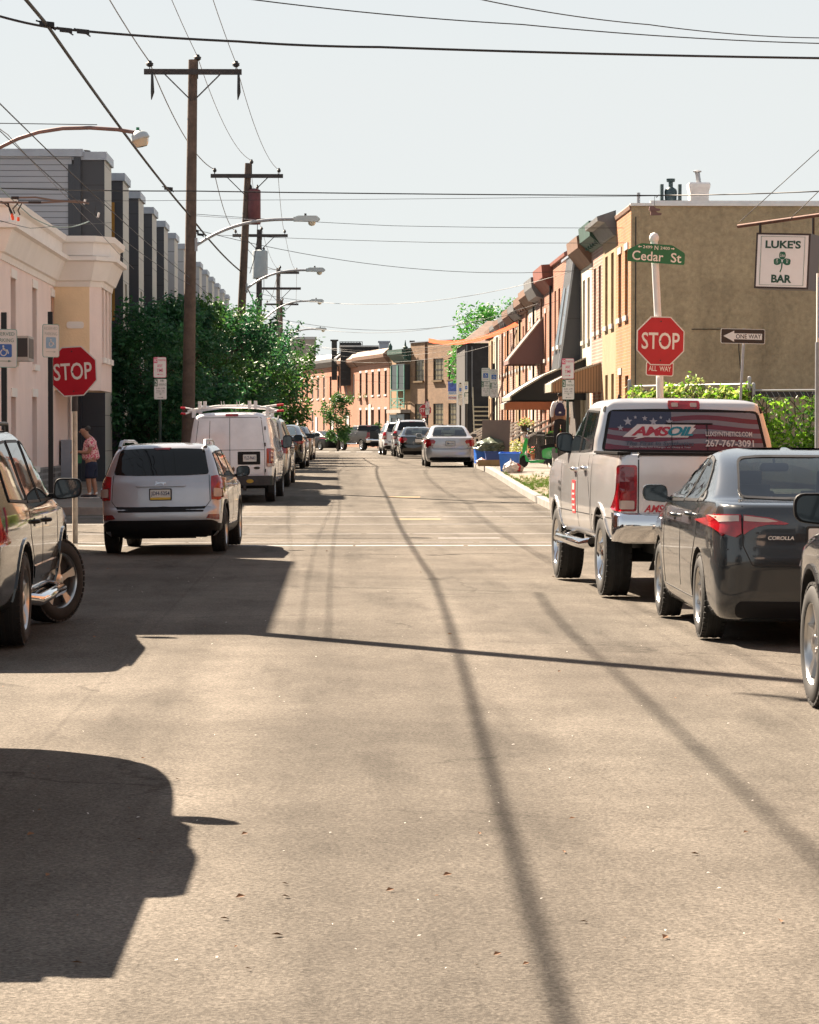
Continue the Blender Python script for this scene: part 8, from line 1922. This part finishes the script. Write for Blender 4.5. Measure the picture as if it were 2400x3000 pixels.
def hand(J, E, wrist, wi, d, side, up, s=1.0, curl=.5):
    """palm and five fingers hung on joint index wi; d = direction of the hand"""
    d = Vector(d).normalized(); side = Vector(side).normalized(); up = Vector(up).normalized(); w = Vector(wrist)
    J.append((tuple(w+d*.035*s), .030*s, .018*s)); E.append((wi, len(J)-1)); pa = len(J)-1
    J.append((tuple(w+d*.08*s), .034*s, .016*s)); E.append((pa, len(J)-1)); pb = len(J)-1
    for k, (off, L) in enumerate(((-.033,.066),(-.012,.078),(.010,.073),(.031,.058))):
        b0 = w+d*.088*s+side*off*s; J.append((tuple(b0), .0095*s)); E.append((pb, len(J)-1)); p = len(J)-1
        q = b0+(d*(1-curl*.5)-up*curl*.6).normalized()*L*.5*s; J.append((tuple(q), .0085*s)); E.append((p, len(J)-1)); p = len(J)-1
        q = q+(d*(1-curl)-up*curl*1.2).normalized()*L*.5*s; J.append((tuple(q), .0075*s)); E.append((p, len(J)-1))
    t0 = w+d*.03*s-side*.035*s; J.append((tuple(t0), .012*s)); E.append((pa, len(J)-1)); p = len(J)-1
    t1 = t0+(d*.7-side*.5-up*.3).normalized()*.035*s; J.append((tuple(t1), .0105*s)); E.append((p, len(J)-1)); p = len(J)-1
    t2 = t1+(d*.95-up*.3).normalized()*.028*s; J.append((tuple(t2), .009*s)); E.append((p, len(J)-1))
def flower_mat():
    m, n, b = nt('floral print'); tc = n.nodes.new('ShaderNodeTexCoord'); v = n.nodes.new('ShaderNodeTexNoise'); v.inputs['Scale'].default_value = 17; v.inputs['Detail'].default_value = 3
    n.links.new(tc.outputs['Object'], v.inputs['Vector']); cr = n.nodes.new('ShaderNodeValToRGB'); cr.color_ramp.interpolation = 'CONSTANT'
    e = cr.color_ramp.elements; e[0].position = 0; e[0].color = (.55,.05,.13,1); e[1].position = .42; e[1].color = (.72,.42,.40,1)
    for p_, c_ in ((.50,(.80,.62,.58,1)),(.56,(.62,.07,.17,1)),(.63,(.35,.25,.12,1))): q = e.new(p_); q.color = c_
    n.links.new(v.outputs['Fac'], cr.inputs[0]); n.links.new(cr.outputs[0], b.inputs['Base Color']); b.inputs['Roughness'].default_value = .85; return m
skinm = plain('skin', (.36,.19,.125), .55, var=.06); skin2 = plain('tan skin', (.25,.13,.08), .55)
W_ = thing('person', 'older person in pink floral blouse and navy shorts on the left pavement', 'person', (PX(268,65), 65, gz(65)+.15), rz=R(0))
# facing left (-x); y is depth
J = [((0,0,.84),.14,.16), ((.0,0,1.02),.14,.15), ((.01,0,1.22),.15,.17), ((-.02,0,1.36),.08,.10), ((-.08,0,1.40),.058), ((-.12,0,1.46),.075), ((-.15,0,1.53),.098,.090), ((-.145,0,1.585),.088,.085)]
E = [(0,1),(1,2),(2,3),(3,4),(4,5),(5,6),(6,7)]
for sy, hx in ((-1,-.03),(1,.07)):
    k = len(J); J += [((.01+hx*.3,sy*.09,.74),.105,.10), ((hx*.8-.02,sy*.095,.47),.062), ((hx*1.1,sy*.095,.30),.056), ((hx*1.3+.02,sy*.095,.08),.036), ((hx*1.3-.10,sy*.10,.035),.032), ((hx*1.3-.17,sy*.10,.03),.026)]
    E += [(0,k),(k,k+1),(k+1,k+2),(k+2,k+3),(k+3,k+4),(k+4,k+5)]
for sy, wx in ((-1,-.36),(1,-.40)):
    k = len(J); wz = 1.055
    J += [((0,sy*.17,1.32),.055), ((.015,sy*.20,1.12),.046), ((-.04,sy*.19,1.03),.042), ((-.20,sy*.13,1.04),.036), ((wx+.06,sy*.07,wz),.026)]
    E += [(2,k),(k,k+1),(k+1,k+2),(k+2,k+3),(k+3,k+4)]; hand(J, E, J[-1][0], len(J)-1, (-.9,-sy*.3,.05), (0,sy,0), (0,0,1), .95, .7)
skin_fig('body', J, E, skinm, W_)
hd = Vector((-.16,0,1.525))
m = MB(); m.lathe([(0,.006),(.02,.014),(.035,.016),(.045,.0)], hd+Vector((-.075,0,.005)), (-.5,0,-.85), 8); m.build('nose', skinm, W_, 60)
for sy in (-1,1): m = MB(); m.lathe([(-.006,.0),(0,.011),(.006,0)], hd+Vector((-.078,sy*.03,.022)), (-1,0,0), 10); m.build('eye', M['iron'], W_, 60); m = MB(); m.lathe([(-.012,.0),(-.008,.02),(.004,.028),(.008,.0)], hd+Vector((.012,sy*.078,.0)), (0,sy,0), 10); m.build('ear', skinm, W_, 60)
m = MB(); m.tube([hd+Vector((-.080,-.022,-.038)), hd+Vector((-.086,0,-.036)), hd+Vector((-.080,.022,-.038))], .006, 6); m.build('mouth', plain('lips', (.30,.10,.08), .5), W_, 60)
skin_fig('hair', [((-.13,0,1.59),.096,.100),((-.08,0,1.56),.088,.098),((-.07,0,1.50),.06,.08)], [(0,1),(1,2)], plain('short dark grey hair', (.045,.038,.035), .8, var=.4, scale=30), W_)
J = [((.005,0,.84),.185,.20), ((.0,0,.96),.19,.20), ((.0,0,1.12),.185,.195), ((.015,0,1.27),.165,.19), ((-.03,0,1.385),.085,.11)]; E = [(0,1),(1,2),(2,3),(3,4)]
for sy in (-1,1): k = len(J); J += [((.005,sy*.17,1.325),.075), ((.02,sy*.205,1.21),.075), ((.02,sy*.215,1.14),.078)]; E += [(3,k),(k,k+1),(k+1,k+2)]
skin_fig('floral_blouse', J, E, flower_mat(), W_)
J = [((.01,0,.90),.15,.18), ((.01,0,.80),.155,.19)]; E = [(0,1)]
for sy, hx in ((-1,-.03),(1,.07)): k = len(J); J += [((.01+hx*.4,sy*.09,.68),.12,.11), ((hx*.8-.01,sy*.095,.50),.095,.10), ((hx*.9,sy*.095,.43),.094,.10)]; E += [(1,k),(k,k+1),(k+1,k+2)]
skin_fig('navy_shorts', J, E, plain('navy cloth', (.012,.018,.045), .85, var=.15), W_)
for sy, hx in ((-1,-.03),(1,.07)):
    sh = skin_fig('shoe', [((hx*1.3+.045,sy*.10,.05),.042),((hx*1.3-.06,sy*.10,.045),.046,.04),((hx*1.3-.18,sy*.10,.035),.032,.036)], [(0,1),(1,2)], plain('dark trainer', (.02,.022,.03), .6), W_)
    m = MB(); m.prism(rounded([(.09,-.05),(.09,.05),(-.19,.05),(-.215,0),(-.19,-.05)],.02), (hx*1.3,sy*.10,.0), (1,0,0), (0,1,0), (0,0,1), .02); m.build('sole', M['sign_white'], sh)
    m = MB(); m.lathe([(0,.043),(.05,.041)], (hx*1.3+.02,sy*.095,.085), (0,0,1), 12); m.build('sock', M['sign_white'], W_, 50)
m = MB(); m.prism(rounded([(-.05,-.14),(.05,-.14),(.06,.02),(.0,.06),(-.05,.02)],.03), (-.25,-.06,.93), (1,0,0), (0,0,1), (0,1,0), .05); m.tube([(-.25,-.04,.98),(-.29,-.04,1.05)], .006, 5); m.build('green_bag', plain('green carrier bag', (.02,.16,.07), .5), label='small green carrier bag held by the person in the floral blouse', cat='bag', loc=W_.location)
# man with backpack, seen from behind
D = 87.6; Mn = thing('person', 'person in white shirt and dark trousers seen from behind, wearing a backpack', 'person', (PX(1643,D), D, PZ(1145,D)-1.78), rz=R(-8))
J = [((0,0,.95),.12,.15), ((0,0,1.15),.11,.14), ((0,0,1.36),.12,.17), ((0,0,1.47),.07,.10), ((0,.01,1.54),.052), ((0,.03,1.60),.065), ((0,.035,1.67),.085,.09), ((0,.03,1.72),.06,.07)]
J = [(p, (r[1] if len(r) > 1 else r[0]), r[0]) for p, *r in J]; E = [(i,i+1) for i in range(7)]
for sx in (-1,1):
    k = len(J); J += [((sx*.10,0,.86),.10,.10), ((sx*.12,.02,.50),.065), ((sx*.13,-.01,.10),.042), ((sx*.14,.10,.04),.036), ((sx*.14,.17,.035),.03)]; E += [(0,k),(k,k+1),(k+1,k+2),(k+2,k+3),(k+3,k+4)]
    k = len(J); J += [((sx*.20,0,1.42),.058), ((sx*.25,-.01,1.16),.046), ((sx*.265,.04,.93),.032), ((sx*.265,.05,.88),.027)]; E += [(2,k),(k,k+1),(k+1,k+2),(k+2,k+3)]; hand(J, E, J[-1][0], len(J)-1, (0,.15,-1), (0,1,0), (-sx,0,0), 1.0, .35)
skin_fig('body', J, E, skin2, Mn)
skin_fig('hair', [((0,.015,1.73),.085,.088),((0,-.01,1.66),.088,.08),((0,.0,1.60),.06,.05)], [(0,1),(1,2)], plain('black hair', (.010,.009,.009), .7), Mn)
J = [((0,0,.93),.165,.13), ((0,0,1.15),.15,.125), ((0,0,1.36),.18,.135), ((0,0,1.48),.10,.08)]; E = [(0,1),(1,2),(2,3)]
for sx in (-1,1): k = len(J); J += [((sx*.205,0,1.415),.075), ((sx*.258,-.01,1.16),.062), ((sx*.27,.04,.95),.045)]; E += [(2,k),(k,k+1),(k+1,k+2)]
skin_fig('white_shirt', J, E, plain('white cotton', (.66,.65,.66), .85, var=.05), Mn)
J = [((0,0,.98),.15,.12), ((0,0,.90),.155,.13)]; E = [(0,1)]
for sx in (-1,1): k = len(J); J += [((sx*.10,0,.80),.115), ((sx*.12,.02,.50),.088), ((sx*.13,0,.12),.072)]; E += [(1,k),(k,k+1),(k+1,k+2)]
skin_fig('trousers', J, E, plain('dark trousers', (.014,.013,.016), .85), Mn)
for sx in (-1,1): skin_fig('shoe', [((sx*.135,-.02,.05),.045),((sx*.14,.16,.035),.04)], [(0,1)], M['iron'], Mn)
for sx in (-1,1): m = MB(); m.lathe([(-.008,0),(-.004,.026),(.006,.028),(.008,0)], (sx*.092,.03,1.655), (sx,0,0), 10); m.build('ear', skin2, Mn, 60)
bk = thing('backpack', 'small navy backpack worn over a white shirt', 'backpack', tuple(Mn.location), rz=R(-8))
m = MB(); m.prism(rounded([(-.15,-.18),(.15,-.18),(.16,-.02),(.10,.18),(.0,.24),(-.10,.18),(-.16,-.02)],.06,4), (0,-.12,1.19), (1,0,0), (0,0,1), (0,-1,0), .13); m.build('pack', plain('navy nylon', (.018,.014,.06), .6), bk, 40)
m = MB(); m.prism(rounded([(-.12,-.08),(.12,-.08),(.11,.06),(-.11,.06)],.03), (0,-.25,1.10), (1,0,0), (0,0,1), (0,-1,0), .05); m.build('pocket', plain('navy nylon', (.018,.014,.06), .6), bk, 40)
m = MB(); m.prism([(-.04,-.02),(.04,-.02),(.04,.02),(-.02,.03)], (0,-.301,1.11), (1,0,0), (0,0,1), (0,-1,0), .003); m.build('patch', M['sign_white'], bk)
for sx in (-1,1): m = MB(); m.tube([(sx*.07,-.13,1.40),(sx*.10,-.10,1.50),(sx*.13,.10,1.46),(sx*.14,.14,1.25),(sx*.15,-.02,1.08)], .014, 6); m.build('strap', M['iron'], bk, 50)
# the landing he stands on
g = PZ(1145,D)-1.76-gz(D)-.15; m = MB()
if g > .05:
    for k in range(4): m.box(-.26+.003*k,.62-.003*k,-.3+.281*k,-.02+.281*k if k < 3 else 2.0,.001*k,g*(k+1)/4)
    m.build('stone_steps', M['stone'], label='stone steps under the person with the backpack', cat='steps', loc=(PX(1643,D), D-.35, gz(D)+.15))
